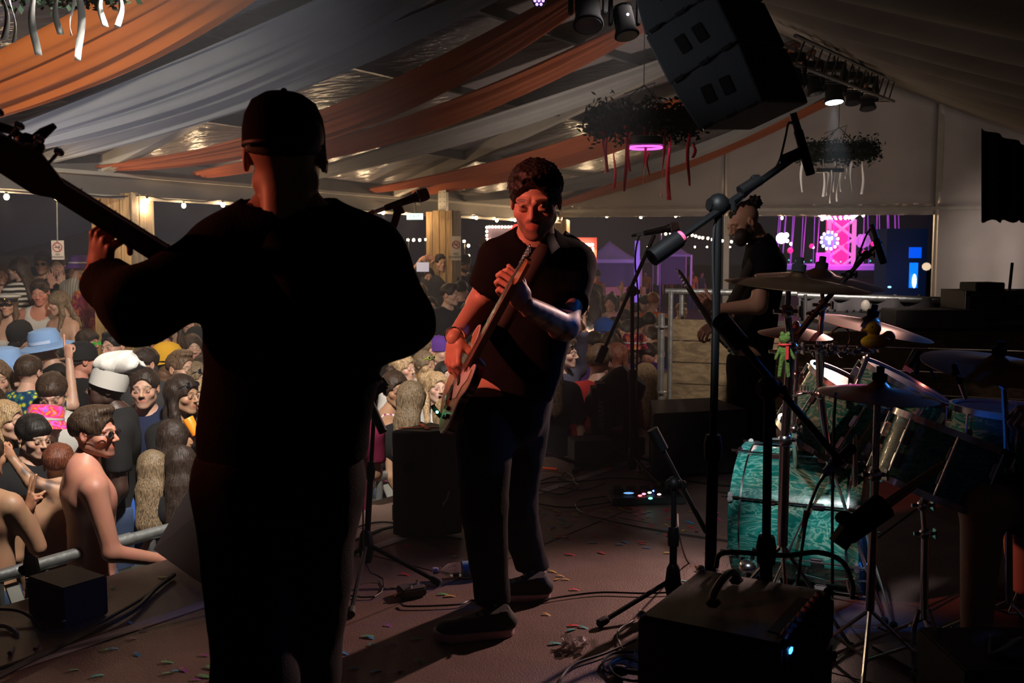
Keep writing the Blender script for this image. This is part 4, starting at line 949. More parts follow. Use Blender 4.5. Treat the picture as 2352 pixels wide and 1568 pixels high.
C('dark head with pale blue glasses on top', (1346, 758), 46, yaw=100, hair='short', hcol='black', top='charcoal', wear=['head_sunglasses'])
for (x, y, h_, yw, lb, hc_) in [(1318, 742, 44, 170, 'dark haired person left of the raised wristband hand', 'black'), (1410, 752, 42, 160, 'back of a dark head right of the blue cap', 'dark'), (1440, 760, 44, 190, 'dark cropped head in front of the mic stand', 'black'),
    (1402, 792, 52, 150, 'brown head in shadow above the red polo man', 'brown'), (1436, 734, 40, 170, 'back of a brown head below the laughing man', 'dark'), (1490, 742, 42, 175, 'shadowed head under the green shirt', 'black'),
    (1497, 776, 46, -160, 'dark wavy head above the fringed young man', 'dark'), (1464, 752, 42, 150, 'dark head holding up a lit phone screen', 'black'), (1528, 752, 40, 170, 'dark head beside the top of the scaffold tube', 'black'), (1362, 790, 50, 200, 'shadowed head above the swept hair', 'dark'), (1508, 812, 48, 120, 'head half hidden by the scaffold tube', 'brown')]:
    C(lb, (x, y), h_, yaw=yw, hair='short', hcol=hc_, top=random.choice(['black', 'charcoal', 'navy', 'purple', 'khaki']))
# --- people walking outside, far behind
FAR = 'people walking on the field outside'
C('broad person in black on the field under the food van lights', (1359, 634), D=24, yaw=180, hair='short', top='black', group=FAR, gz=GZ-.2)
C('woman in orange top beside the broad person in black', (1373, 630), D=27, yaw=170, kind='woman', hair='bun', top='orange', cut='tank', group=FAR, gz=GZ-.2)
C('man in yellow t-shirt walking on the field', (1482, 628), D=46, yaw=-20, hair='short', top='mustard', legs='black', group=FAR, gz=GZ-.2)
C('bare legged walker facing the tent', (1511, 628), D=44, yaw=0, kind='woman', hair='long', top='navy', legs='black', group=FAR, gz=GZ-.2)
C('person in pale orange top by the pointed tent', (1543, 631), D=50, yaw=0, kind='woman', hair='bun', top='orange', cut='tank', group=FAR, gz=GZ-.2)
C('dark figure right of the pale orange top', (1555, 632), D=50, yaw=10, hair='short', top='black', group=FAR, gz=GZ-.2)
C('yellow topped figure beside the bass headstock', (1590, 625), D=44, yaw=-10, kind='woman', hair='long', top='mustard', group=FAR, gz=GZ-.2)
C('figure in dark clothes left of the post outside', (1612, 630), D=46, yaw=30, hair='short', top='slate', group=FAR, gz=GZ-.2)
C('figure standing in the dark purple tent mouth', (1400, 624), D=50, yaw=10, hair='short', top='black', group=FAR, gz=GZ-.2)
# steps the raised back rows stand on
st = MB()
for x, y, z in RAISED: st.box((x, y, (GZ+z)/2-.005), (.62, .52, z-GZ-.01))
tag(st.build('trim_4', mat('bench_timber', (.10, .07, .045), .8), None, False), kind='structure')
# ================================================================== festoon lights, roof gear, fairground
m_bulb = mat('lit_bulb', (1, .8, .5), .3, emit=((1, .72, .42), 60)); m_cable = mat('cable_black', (.012, .012, .012), .5)
def bulb_mesh(nm, m, r):
    me = bpy.data.meshes.new(nm); b_ = MB().ball((0, 0, 0), (r, r, r*1.15), 10); b_.lathe([(r*.5, r*.9), (r*.45, r*1.9)], (0, 0, 0), (0, 0, 1), 8, mi=1)
    me.from_pydata(b_.v, [], b_.f); me.materials.append(m); me.materials.append(BLACK); me.polygons.foreach_set('material_index', b_.m); me.polygons.foreach_set('use_smooth', [True]*len(me.polygons)); return me
ME_B = bulb_mesh('bulb', m_bulb, .021); ME_BS = bulb_mesh('bulb', m_bulb, .037)
def festoon(label, pts, me=ME_B, wire=True, lampw=0, group='festoon lights', rise=.05):
    r = thing('string_light', label, 'string light', tuple(pts[0]), group)
    if wire:
        w_ = []
        for i in range(len(pts)):
            a = Vector(pts[i])+Vector((0, 0, rise)); w_.append(a)
            if i < len(pts)-1: b_ = Vector(pts[i+1])+Vector((0, 0, rise)); w_.append((a+b_)/2-Vector((0, 0, (b_-a).length*.03)))
        MB().tube(w_, .006, 5).build('cable', m_cable, r)
    if me is ME_BS:
        for p in (pts[0], pts[-1]): p = Vector(p); MB().tube([(p.x, p.y, GZ), (p.x, p.y, p.z+.08)], .03, 6).build('pole', m_cable, r)
    for i, p in enumerate(pts):
        o = bpy.data.objects.new('bulb', me); COL.objects.link(o); o.parent = r; o.location = Vector(p)-r.location
        if lampw: light('POINT', Vector(p)-Vector((0, 0, .06)), lampw, (1, .68, .38), size=.03, name='bulb_lamp')
    return r
def eave_px(px, py):      # point just inside the eave line at this pixel column
    r = ray(px, py); E2 = E0+Vector((.10, -.07, 0)); n = Vector((EU.y, -EU.x, 0)); k = E2.dot(n)/Vector((r.x, r.y, 0)).dot(n)
    v = Vector((0, 0, CAMZ))+r*k; return v
festoon('warm festoon bulbs along the open left eave', [eave_px(x, y) for x, y in ((-120, 447), (15, 452), (130, 453), (338, 462), (422, 472), (512, 470), (620, 478), (720, 484), (818, 491), (880, 488), (938, 496), (1094, 500), (1141, 506), (1183, 505))], lampw=8)
festoon('warm festoon bulbs below the gable valance', [gp(x, y)-GN*.10 for x, y in ((1315, 488), (1392, 496), (1471, 498), (1551, 495), (1634, 487), (1797, 500), (1890, 503), (1985, 494), (2083, 482), (2180, 468), (2280, 474))], lampw=22)
festoon('distant drooping string of fairy lights beyond the gable opening', [P(1518+x, 533+y, 34) for x, y in ((0, 0), (11, 4), (22, 4), (30, 1), (40, 4), (50, 5), (60, 8), (72, 7), (80, 9), (88, 12), (96, 13), (108, 14), (118, 17), (128, 18), (141, 20), (152, 21), (162, 22), (172, 21), (180, 23), (200, 25))], ME_BS, group='distant fairy lights')
festoon('row of tiny field lamps above the purple tents', [P(x, 567, 55) for x in (1488, 1517, 1596, 1624, 1653, 1677)], ME_BS, group='distant fairy lights')
festoon('short row of bulbs left of the wooden post', [P(x, y, 30) for x, y in ((937, 551), (950, 551), (964, 551), (978, 550))], ME_BS, group='distant fairy lights')
festoon('bulbs down a pole behind the vocal microphone', [P(x, y, 30) for x, y in ((933, 574), (933, 600))], ME_BS, group='distant fairy lights', wire=False)
festoon('curved string of bulbs right of the wooden post', [P(x, y, 28) for x, y in ((1066, 554), (1076, 564), (1076, 587))], ME_BS, group='distant fairy lights')
# hanging ribbons / poles at left
tag(MB().tube([P(130, 425, 8.85), P(132, 560, 8.95)], .006).build('sign_cord', STEEL), 'thin cord hanging from the eave down to the notice at left', 'cord')
def notice(px, py, d, w_, h_, label, yaw=0):
    c = P(px, py, d); r = thing('no_smoking_sign', label, 'sign', tuple(c), 'no smoking notices')
    R_ = Matrix.Rotation(math.radians(yaw), 3, 'Z'); f = R_@Vector((0, -1, 0)); x = R_@Vector((1, 0, 0))
    MB().box(c, (w_, .01, h_), R_).build('board', mat('notice_paper', (.42, .38, .36), .7), r, False)
    mr = mat('sign_red', (.30, .04, .04), .6); mk = mat('sign_black', (.03, .03, .03), .6); ro = w_*.36; cc = c+Vector((0, 0, h_*.15))+f*.008
    MB().tube([cc+(x*math.cos(t)+Vector((0, 0, 1))*math.sin(t))*ro for t in [2*PI*i/20 for i in range(21)]], ro*.12, 5, False).tube([cc+(x*.7+Vector((0, 0, -.7)))*ro, cc-(x*.7+Vector((0, 0, -.7)))*ro], ro*.10, 5).build('ban_ring', mr, r)
    MB().box(cc, (ro*1.2, .004, ro*.2), R_).box(cc+x*ro*.4+Vector((0, 0, ro*.3)), (ro*.15, .004, ro*.3), R_).build('cigarette', mk, r, False)
    text('NO\nSMOKING', h_*.14, c+f*.008+Vector((0, 0, -h_*.30)), Euler((PI/2, 0, math.radians(yaw))).to_matrix(), mk, r, ext=.001)
    return r
notice(1047, 570, 12.93, .13, .31, 'white no smoking notice on the wooden post left of the guitarist')
notice(133, 574, 8.95, .11, .17, 'faint dark notice hanging above the crowd at far left')
# emergency exit sign
r = thing('exit_sign', 'small lit green and white exit sign hanging beside the vocal microphone', 'sign', tuple(P(953, 497, 12.5)))
c = P(953, 497, 12.5); MB().tube([c+Vector((0, .03, 0)), c+Vector((0, .03, .17))], .01, 6).box(c+Vector((.0, .25, .17)), (.03, .5, .03)).build('bracket', m_cable, r); MB().box(c, (.20, .03, .075)).build('light_box', mat('exit_glow', (.3, .5, .4), .4, emit=((.55, .9, .75), 2.5)), r, False)
o = text('EXIT', .06, c+Vector((.0, -.02, 0)), Euler((PI/2, 0, 0)).to_matrix(), mat('exit_green', (.0, .12, .06), .5), r)
# --- outdoor stalls
m_board = mat('stall_board', (.05, .03, .06), .7); m_let = mat('stall_letters', (.26, .20, .30), .6, emit=((.35, .28, .45), .25))
c = P(1150, 549, 30); r = thing('burger_sign', 'bulb edged burger stall sign left of the guitarist shoulder', 'sign', tuple(c))
MB().box(c, (.90, .05, .82)).build('board', m_board, r, False); MB().tube([(c.x-.3, c.y+.05, GZ), (c.x-.3, c.y+.05, c.z)], .04, 6).tube([(c.x+.3, c.y+.05, GZ), (c.x+.3, c.y+.05, c.z)], .04, 6).build('frame', m_cable, r)
text('BURGERS', .23, P(1151, 552, 29.9), Euler((PI/2, 0, 0)).to_matrix(), m_let, r)
bl = [(1118, 522+i*9.3) for i in range(7)]+[(1124+i*7.3, 521) for i in range(8)]+[(1124, 579), (1132, 579), (1140, 579)]
for x, y in bl:
    o = bpy.data.objects.new('bulb', ME_BS); COL.objects.link(o); o.parent = r; o.location = P(x, y, 29.8)-c; o.scale = (.8, .8, .8)
c = P(1186, 535, 28); r = thing('round_stall_sign', 'round red rimmed sign with a white figure beside the guitarist cheek', 'sign', tuple(c))
MB().tube([c+Vector((math.cos(t)*.155, 0, math.sin(t)*.22)) for t in [2*PI*i/24 for i in range(25)]], .03, 6, False).build('rim', mat('red_neon', (.6, .02, .02), .4, emit=((1, .05, .04), 1.6)), r)
MB().lathe([(.15, 0), (.15, .02)], c, (0, 1, 0), 20).build('face', m_board, r); MB().tube([(c.x, c.y+.04, GZ), (c.x, c.y+.04, c.z)], .03, 6).build('pole', m_cable, r)
MB().ball(c+Vector((.01, -.04, .07)), (.03, .01, .035)).tube([c+Vector((0, -.04, .04)), c+Vector((.02, -.04, -.08))], [.03, .05]).tube([c+Vector((-.06, -.04, -.02)), c+Vector((-.02, -.04, .02))], .015).build('figure', mat('white_neon', (.8, .8, .8), .4, emit=((1, 1, 1), 1.2)), r)
# food van
c = P(1342, 603, 30); r = thing('food_stall', 'red food stall with a blazing row of bulbs right of the guitarist sleeve', 'stall', tuple(c))
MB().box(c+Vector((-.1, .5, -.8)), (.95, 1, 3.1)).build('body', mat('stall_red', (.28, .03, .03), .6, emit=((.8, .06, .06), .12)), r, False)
MB().box(c+Vector((.0, -.05, .28)), (.72, .08, .22)).build('fascia', mat('stall_fascia', (.4, .06, .02), .5, emit=((1, .25, .12), .7)), r, False)
MB().box(c+Vector((.0, -.06, -.05)), (.70, .06, .10)).build('lower_fascia', mat('stall_fascia2', (.4, .2, .2), .5, emit=((1, .3, .2), .8)), r, False)
for i in range(12):
    o = bpy.data.objects.new('bulb', ME_BS); COL.objects.link(o); o.parent = r; o.location = P(1310+i*4.6, 562, 29.8)-c
for i in range(7):
    o = bpy.data.objects.new('bulb', ME_BS); COL.objects.link(o); o.parent = r; o.location = P(1362, 570+i*6, 29.8)-c; o.scale = (.7, .7, .7)
light('POINT', P(1330, 570, 28), 60, (1, .5, .25), size=.2, name='stall_lamp')
# purple lit tents
m_tent = mat('tent_canvas', (.42, .40, .44), .8)
def tent(px0, px1, pye, pyt, pyg, d, label, saddle=False):
    a = P(px0, pye, d); b_ = P(px1, pye, d); top = P((px0+px1)/2, pyt, d); g0 = P(px0, pyg, d).z; w_ = b_.x-a.x
    c = (a+b_)/2; r = thing('marquee_tent', label, 'tent', (c.x, c.y, g0), 'tents on the field outside')
    def rf(u, v):
        x = a.x+w_*u; y = d+w_*(v); k = max(abs(2*u-1), abs(2*v-1)); z = a.z+(top.z-a.z)*(1-k)**1.35; return Vector((x, y, z))
    MB().grid(rf, 16, 16).build('roof', m_tent, r, thick=.02)
    MB().grid(lambda u, v: Vector((a.x+w_*u, d-.02, a.z-.0-v*(w_*.045+.02*math.sin(u*90)**2))), 90, 2).build('valance', m_tent, r)
    for x in (a.x, b_.x):
        for y in (d, d+w_): MB().tube([(x, y, g0), (x, y, a.z)], .05, 6).build('pole', m_alu, r)
    MB().grid(lambda u, v: Vector((a.x+w_*u, d+w_-.05, g0+(a.z-g0)*v)), 8, 2).build('rear_wall', mat('tent_wall', (.10, .09, .13), .8), r)
    return r
tent(1512, 1588, 585, 553, 655, 40, 'small pointed tent glowing purple left of the white post')
tent(1340, 1472, 597, 552, 662, 38, 'wide purple and white tent right of the food stall')
tent(1452, 1515, 600, 585, 656, 52, 'darker purple tent between the pointed tent and the wide one')
tent(-60, 400, 590, 505, 640, 22, 'dark peaked marquee outside beyond the back rows at left')
light('SPOT', P(1440, 640, 30), 900, (.42, .16, 1), P(1430, 590, 39), .3, 70, 1, name='tent_uplight')
light('SPOT', P(1560, 640, 33), 420, (.45, .16, 1), P(1550, 585, 41), .3, 60, 1, name='tent_uplight')
c = P(1463, 600, 34); tag(MB().box((c.x, c.y, (GZ+c.z+.7)/2), (.17, .17, c.z+.7-GZ)).box((c.x, c.y, GZ+.08), (.5, .5, .5)).build('tent_pillar', mat('pillar_paint', (.35, .38, .5), .5), None, False), 'pale blue lit pillar in front of the wide purple tent', 'pillar')
tag(MB().box(P(1430, 668, 36), (1.6, .5, .3)).build('field_bench', mat('bench_wood', (.35, .18, .06), .7), None, False), 'low wooden bench outside the wide purple tent', 'bench')
# --- swing ride
c = P(1922, 600, 42); r = thing('swing_ride', 'tall swing ride lit magenta and white outside the gable opening', 'fairground ride', (c.x, c.y, GZ))
m_mag = mat('ride_magenta', (.6, .02, .2), .5, emit=((1, .02, .28), .9)); m_wht = mat('ride_white', (.8, .8, .9), .5, emit=((.82, .72, 1), 6)); m_vio = mat('ride_violet', (.3, .1, .5), .5, emit=((.45, .08, .8), .35))
m_strut = mat('ride_strut', (.5, .3, .5), .5, emit=((1, .25, .75), .5))
cx, cy = c.x, c.y; z1 = P(1922, 505, 42).z
MB().box((cx, cy, (GZ+z1)/2), (.75, .75, z1-GZ)).build('core', m_mag, r, False)
for sx in (-1, 1): MB().box((cx+sx*.52, cy-.5, (GZ+z1)/2), (.14, .14, z1-GZ)).build('mast', m_strut, r, False)
z = GZ
for i in range(5):
    h_ = (z1-GZ)/5; MB().tube([(cx-.52, cy-.55, GZ+i*h_), (cx+.52, cy-.55, GZ+(i+1)*h_)], .06).build('brace', m_strut, r); MB().tube([(cx+.52, cy-.55, GZ+i*h_), (cx-.52, cy-.55, GZ+(i+1)*h_)], .06).build('brace', m_strut, r)
for i in range(18):
    a = 2*PI*i/18; d0 = Vector((math.cos(a), math.sin(a), 0)); b0 = Vector((cx, cy, z1+.05)); MB().tube([b0+d0*.55, b0+d0*1.5+Vector((0, 0, .75))], [.045, .06]).build('canopy_light', m_wht, r)
MB().lathe([(.5, 0), (1.5, .72)], (cx, cy, z1+.08), (0, 0, 1), 18).build('canopy', m_mag, r)
for i in range(26):
    a = 2*PI*i/26; x = cx+math.cos(a)*2.3; y = cy+math.sin(a)*2.3; MB().tube([(x, y, z1+1.5), (x+math.cos(a)*.3, y, GZ+.9)], .018, 4).build('swing_chain', m_vio, r)
MB().lathe([(2.6, 0), (2.6, .18), (2.5, .2), (.1, .2)], (cx, cy, P(1900, 612, 42).z-.1), (0, 0, 1), 40).build('platform', mat('ride_deck', (.3, .1, .4), .5, emit=((.4, .12, .9), .5)), r)
MB().box((cx, cy, (GZ+P(1900, 612, 42).z)/2), (5, 4.6, P(1900, 612, 42).z-GZ-.2)).build('base', mat('ride_base', (.02, .015, .04), .7), r, False)
ce = P(1904, 552, 40.5)
MB().lathe([(.30, 0), (.30, .05)], ce, (0, 1, 0), 20).build('badge', mat('badge_blue', (.05, .08, .4), .5, emit=((.12, .3, 1), .7)), r)
MB().box(ce+Vector((0, -.06, -.02)), (.07, .04, .26)).box(ce+Vector((0, -.06, .09)), (.30, .04, .07)).ball(ce+Vector((-.1, -.06, .09)), .07, 8).ball(ce+Vector((.1, -.06, .09)), .07, 8).build('emblem', m_wht, r)
for i in range(12):
    a = 2*PI*i/12+.2; o = bpy.data.objects.new('bulb', bulb_mesh('bulb', m_wht, .055) if i == 0 else RB); RB = o.data; COL.objects.link(o); o.parent = r; o.location = ce+Vector((math.cos(a)*.34, -.08, math.sin(a)*.34))-r.location
for (x, y, s_, mm) in ((1795, 547, .45, m_wht), (1806, 540, .22, m_wht), (1808, 553, .16, m_wht), (1817, 560, .14, m_wht), (1864, 565, .2, m_mag), (1815, 575, .25, m_mag), (1985, 580, .2, m_mag), (1988, 590, .18, m_mag), (1945, 565, .25, m_mag), (2005, 560, .2, m_mag), (1868, 568, .1, m_wht)):
    MB().ball(P(x, y, 41), s_*.5, 8).build('lamp', mm, r)
MB().box(P(1890, 596, 40), (.56, .06, .55)).build('ticket_booth', m_vio, r, False)
k_ = MB(); cc_ = P(1982, 553, 41)
for i in range(9): a = 2*PI*i/9; k_.ball(cc_+Vector((math.cos(a)*.22, 0, math.sin(a)*.18)), .12, 6)
k_.ball(cc_, .24, 8); k_.build('scenery_figure', mat('ride_lilac', (.4, .2, .5), .6, emit=((.55, .18, .75), .5)), r)
for i in range(14): MB().ball(P(1812+i*17, 597+((i*7) % 5), 40.5), .035, 6).build('lamp', mat('ride_green', (.1, .7, .5), .5, emit=((.1, .8, .6), .8)), r)
light('POINT', P(1922, 560, 39), 260, (1, .08, .5), size=.5, name='ride_glow')
# blue lit kiosk
c = P(2098, 620, 30); r = thing('blue_kiosk', 'kiosk with a bright blue lit column at the edge of the gable opening', 'kiosk', (c.x, c.y, GZ))
MB().box(P(2085, 600, 30.6)+Vector((0, .6, -.3)), (1.25, 1, 2.6)).build('hut', mat('kiosk_navy', (.008, .012, .03), .6, emit=((.0, .01, .05), .3)), r, False)
MB().box(P(2102, 580, 30), (.34, .1, .32)).build('window_panel', mat('kiosk_blue', (.0, .1, .8), .4, emit=((.0, .10, 1), .9)), r, False)
MB().box(P(2098, 632, 30), (.22, .1, .75)).build('column', mat('kiosk_bluer', (.0, .1, .8), .4, emit=((.0, .16, 1), 1.4)), r, False)
MB().ball(P(2100, 645, 29.8), (.07, .04, .22), 8).build('lamp', mat('kiosk_white', (.7, .8, 1), .4, emit=((.5, .7, 1), 3)), r)
MB().ball(P(2128, 612, 29.8), (.14, .04, .12), 8).build('cream_lamp', mat('kiosk_cream', (1, .8, .6), .4, emit=((1, .75, .5), .8)), r)
MB().ball(P(2043, 659, 29.8), (.06, .06, .03), 8).build('spot_lamp', mat('kiosk_sky', (.3, .7, 1), .4, emit=((.3, .7, 1), 2)), r)
# --- wreath chandeliers
m_leaf = mat('dark_ivy', (.006, .018, .008), .8, spec=.2); m_twig = mat('twig', (.035, .022, .014), .8)
def wreath(px, py, d, rad, label, rib, ribs, ring=None, tilt=.0):
    c = P(px, py, d); r = thing('wreath_chandelier', label, 'wreath', tuple(c), 'ivy wreaths hanging from the roof')
    lm = MB(); rr = random.Random(px)
    for i in range(2600):
        a = rr.random()*2*PI; q = rad+rr.gauss(0, .060*rad/.45); z = rr.gauss(0, .068*rad/.45)
        p = c+Vector((math.cos(a)*q, math.sin(a)*q, z)); u = Vector((rr.gauss(0, 1), rr.gauss(0, 1), rr.gauss(0, 1))).normalized(); v = u.orthogonal().normalized(); s_ = .028*rad/.45+.004
        lm.add([p-u*s_, p+v*s_*.6, p+u*s_, p-v*s_*.6], [(0, 1, 2, 3)])
    lm.build('ivy', m_leaf, r, False, kind='stuff')
    MB().tube([c+Vector((math.cos(2*PI*i/24)*rad, math.sin(2*PI*i/24)*rad, 0)) for i in range(25)], .05*rad/.45, 7, False).build('hoop', m_twig, r)
    top = c+Vector((0, 0, rad*.75))
    for i in range(4):
        a = 2*PI*i/4+.4; MB().tube([c+Vector((math.cos(a)*rad, math.sin(a)*rad, 0)), top], .005, 4).build('hanging_wire', m_twig, r)
    MB().tube([top, top+Vector((0, 0, 1.15 if px > 1900 else .55))], .005, 4).build('hanging_wire', m_twig, r)
    MB().tube([top+Vector((-.18, 0, -.08)), top+Vector((.1, 0, .02)), top+Vector((.06, .05, -.2))], .006, 4).build('twig', m_twig, r)
    for (x, y0, y1, w_) in ribs:
        a = P(x, y0, d-rad*.3*math.cos(x)); L = (y1-y0)*d/F; rb = random.Random(x)
        ph = rb.random()*6; ww = w_*d/F
        MB().grid(lambda u, v: Vector((a.x+(u-.5)*ww*math.cos(ph+v*1.5)+.012*math.sin(ph+5*v), a.y+(u-.5)*ww*math.sin(ph+v*1.5)*.6, a.z-L*v)), 2, 14).build('ribbon', rib, r, thick=.0015)
    if ring:
        MB().tube([P(ring[0], ring[1], d)+Vector((math.cos(2*PI*i/32)*ring[2], math.sin(2*PI*i/32)*ring[2], 0)) for i in range(33)], .010, 6, False).build('ring_lamp', mat('magenta_ring', (.9, .1, .8), .4, emit=((1, .10, .9), 2.2)), r)
        MB().lathe([(ring[2]+.02, .02), (ring[2]+.02, .09), (ring[2]-.02, .10)], P(ring[0], ring[1], d), (0, 0, 1), 24).build('lamp_housing', BLACK, r)
    return r
m_rr = mat('red_satin', (.85, .04, .06), .4, emit=None); m_wr = mat('white_satin', (.80, .80, .78), .32)
wreath(1478, 280, 9.2, .44, 'ivy wreath with long red ribbons and a magenta ring light', m_rr, [(1388, 285, 395, 8), (1394, 300, 392, 7), (1411, 330, 432, 8), (1438, 285, 434, 9), (1446, 300, 390, 6), (1481, 290, 420, 8), (1489, 350, 400, 5), (1524, 290, 450, 9), (1538, 300, 455, 10), (1583, 300, 422, 8), (1594, 330, 362, 8)], ring=(1482, 339, .15))
wreath(1925, 348, 12.5, .40, 'smaller faded ivy wreath with pale ribbons behind the overhead microphone', m_wr, [(1843, 365, 440, 6), (1893, 365, 450, 6), (1902, 385, 448, 7), (1910, 390, 465, 6), (1918, 370, 440, 6), (1925, 395, 462, 5), (1932, 380, 440, 5), (1944, 385, 410, 5), (1957, 370, 442, 6), (1982, 370, 445, 6)])
MB().box(P(1906, 391, 12.5), (.34, .05, .05)).build('lamp_bar', BLACK, bpy.data.objects['wreath_chandelier.001'], False)
wreath(110, -64, 4.1, .26, 'wreath at the top left corner with curling white satin ribbons', m_wr, [(6, -40, 82, 16), (24, -40, 90, 12), (76, -40, 116, 17), (131, -40, 72, 15), (164, -40, 74, 12), (178, -40, 132, 17), (234, -40, 56, 14), (270, -40, 56, 14)])
light('SPOT', P(420, 420, 3.4), 7, (.95, 1, .95), P(130, 30, 4.1), .05, 40, .8, name='ribbon_light')
# --- hanging speaker array: three cabinets, each its own mesh
m_cab = mat('speaker_paint', (.085, .088, .092), .62, bump=(120, .15)); m_grille = mat('speaker_grille', (.006, .006, .006), .8, bump=(400, .5))
def quad_cab(pf, d0, d1, back_shift, parent):
    """pf: four pixels of the visible side panel, extruded away from camera"""
    a = [P(x, y, d0) for x, y in pf]; s_ = [v+back_shift for v in a]; m = MB(); m.add(a+s_, [(3, 2, 1, 0), (4, 5, 6, 7), (0, 1, 5, 4), (1, 2, 6, 5), (2, 3, 7, 6), (3, 0, 4, 7)]); return m
r = thing('speaker_array', 'black line array of stacked loudspeakers hanging from the roof', 'loudspeaker', tuple(P(1640, 150, 5.6)))
cabs = [[(1462, -60), (1655, -95), (1690, 6), (1486, 82)], [(1482, 78), (1632, 0), (1690, 118), (1540, 196)], [(1538, 194), (1688, 114), (1748, 232), (1604, 298)]]
cabs = [[(1440, -70), (1590, -130), (1640, -20), (1480, 82)], [(1480, 84), (1640, -18), (1694, 92), (1537, 195)], [(1538, 197), (1695, 94), (1752, 232), (1606, 300)]]
sh_ = P(1700, 150, 5.6)-P(1615, 150, 5.6)+Vector((.0, .42, .03))
for i, q in enumerate(cabs):
    b_ = quad_cab(q, 5.6, 0, Vector((.38, .42, .05)), r).build('cabinet', m_cab, r, False); 
    md = b_.modifiers.new('bevel', 'BEVEL'); md.width = .012; md.segments = 2
    ctr = (Vector(P(*q[0], 5.6))+P(*q[1], 5.6)+P(*q[2], 5.6)+P(*q[3], 5.6))/4
    ax = (P(*q[2], 5.6)-P(*q[3], 5.6)).normalized(); R_ = frame((0, 1, 0), ax)
    for k in (-1, 1):
        MB().box(ctr+ax*(k*.055)+Vector((0, -.003, 0)), (.06, .10, .012), R_, bev=.004).build('handle_recess', m_grille, b_, False)
    for k in (.12, .5, .82):
        pz = P(*q[3], 5.6).lerp(P(*q[2], 5.6), k); MB().box(pz+Vector((0, -.012, 0)), (.05, .02, .016), R_).lathe([(.009, 0), (.009, .01)], pz+Vector((.02, -.02, .02)), (0, -1, 0), 8).build('rigging_link', mat('rig_steel', (.10, .10, .10), .4, .8), b_, False)
    gq = [q[1], (q[1][0]+64, q[1][1]+14), (q[2][0]+46, q[2][1]-14), q[2]]
    a = [P(x, y, 5.6) for x, y in (q[1], q[2])]; back = Vector((.38, .42, .05))
    f0, f1 = a[0].lerp(a[1], .06), a[0].lerp(a[1], .94); out = (a[1]-a[0]).cross(back).normalized(); out = out if out.x > 0 else -out; g0, g1 = f0+back*.05, f0+back*.95; g2, g3 = f1+back*.95, f1+back*.05
    MB().add([g0, g1, g2, g3]+[v+out*.008 for v in (g0, g1, g2, g3)], [(0, 1, 2, 3), (7, 6, 5, 4), (0, 4, 5, 1), (1, 5, 6, 2), (2, 6, 7, 3), (3, 7, 4, 0)]).build('grille', m_grille, b_, False)
# --- lighting truss under the ridge with five moving heads
def trp(px, py, d): return P(px, py, d)
ta, tb = P(1795, 118, 9.6), P(2030, 212, 13.5)
r = thing('lighting_truss', 'black lattice truss with lamps hanging along the far ridge', 'truss', tuple((ta+tb)/2))
d = (tb-ta).normalized(); x = d.cross(Vector((0, 0, 1))).normalized(); zz = x.cross(d); ch = []
for sx, sz in ((-1, -1), (1, -1), (-1, 1), (1, 1)): o_ = x*sx*.13+zz*sz*.13; ch.append((ta+o_, tb+o_)); MB().tube([ta+o_, tb+o_], .022, 6).build('chord', m_alud, r)
nn = 14
for i in range(nn):
    for (p_, q_) in ((0, 2), (1, 3), (0, 1)):
        a = ch[p_][0].lerp(ch[p_][1], i/nn); b_ = ch[q_][0].lerp(ch[q_][1], (i+1)/nn); MB().tube([a, b_], .011, 4).build('lattice', m_alud, r)
def moving_head(px, py, d, s_, label, lit=False, dirv=(0, -.2, -1), group='moving head lamps on the trusses'):
    c = P(px, py, d); r = thing('moving_head_lamp', label, 'stage lamp', tuple(c), group); dv = Vector(dirv).normalized(); R_ = frame(dv)
    BLACK = MATTE
    MB().box(c+Vector((0, 0, s_*.95)), (s_*.9, s_*.7, s_*.35), None, bev=s_*.06).build('base', BLACK, r, False)
    for k in (-1, 1): MB().box(c+Vector((k*s_*.48, 0, s_*.35)), (s_*.14, s_*.35, s_*1.0), None, bev=s_*.03).build('yoke_arm', BLACK, r, False)
    MB().lathe([(s_*.26, -s_*.55), (s_*.36, -s_*.4), (s_*.36, s_*.3), (s_*.44, s_*.55), (s_*.42, s_*.57)], c, dv, 16).build('head', BLACK, r)
    MB().lathe([(s_*.37, s_*.575), (s_*.37, s_*.59)], c, dv, 16).build('lens', mat('lit_lens', (.9, .95, 1), .3, emit=((.85, .95, 1), 14)) if lit else mat('dark_lens', (.03, .03, .04), .1), r)
    MB().tube([c+Vector((0, 0, s_*1.1)), c+Vector((0, 0, s_*1.5))], s_*.06, 6).build('clamp', m_alud, r)
    return r
moving_head(1825, 178, 9.8, .20, 'unlit lamp on the far truss, nearest to the speaker array', dirv=(.1, -.3, -1))
moving_head(1868, 192, 10.6, .20, 'unlit lamp on the far truss, left of the shining one', dirv=(.2, -.2, -1))
moving_head(1914, 205, 11.4, .26, 'shining white lamp on the far truss', True, (.05, -.15, -1))
moving_head(1958, 215, 12.2, .22, 'unlit lamp just right of the shining one', dirv=(0, -.3, -1))
moving_head(1992, 227, 12.9, .24, 'rightmost unlit lamp on the far truss', dirv=(0, -.3, -1))
LC = P(1914, 243, 11.35)
light('SPOT', LC, 420, (.8, .92, 1), LC+Vector((.05, -.1, -1)), .04, 34, .6, name='truss_lamp')
moving_head(1350, 20, 6.3, .22, 'large dark lamp hanging at the top left of the speaker array', dirv=(.0, -.5, -1))
h_ = moving_head(1434, 48, 6.0, .17, 'small dark lamp with a tiny white led beside the speaker array', dirv=(.15, -.3, -1))
MB().ball(P(1442, 33, 5.85), .008, 6).build('led', mat('led_violet', (.8, .8, 1), .3, emit=((.7, .65, 1), 8)), h_)
c = P(1238, 2, 5.5); r = thing('par_lamp', 'round purple led wash lamp at the top edge', 'stage lamp', tuple(c))
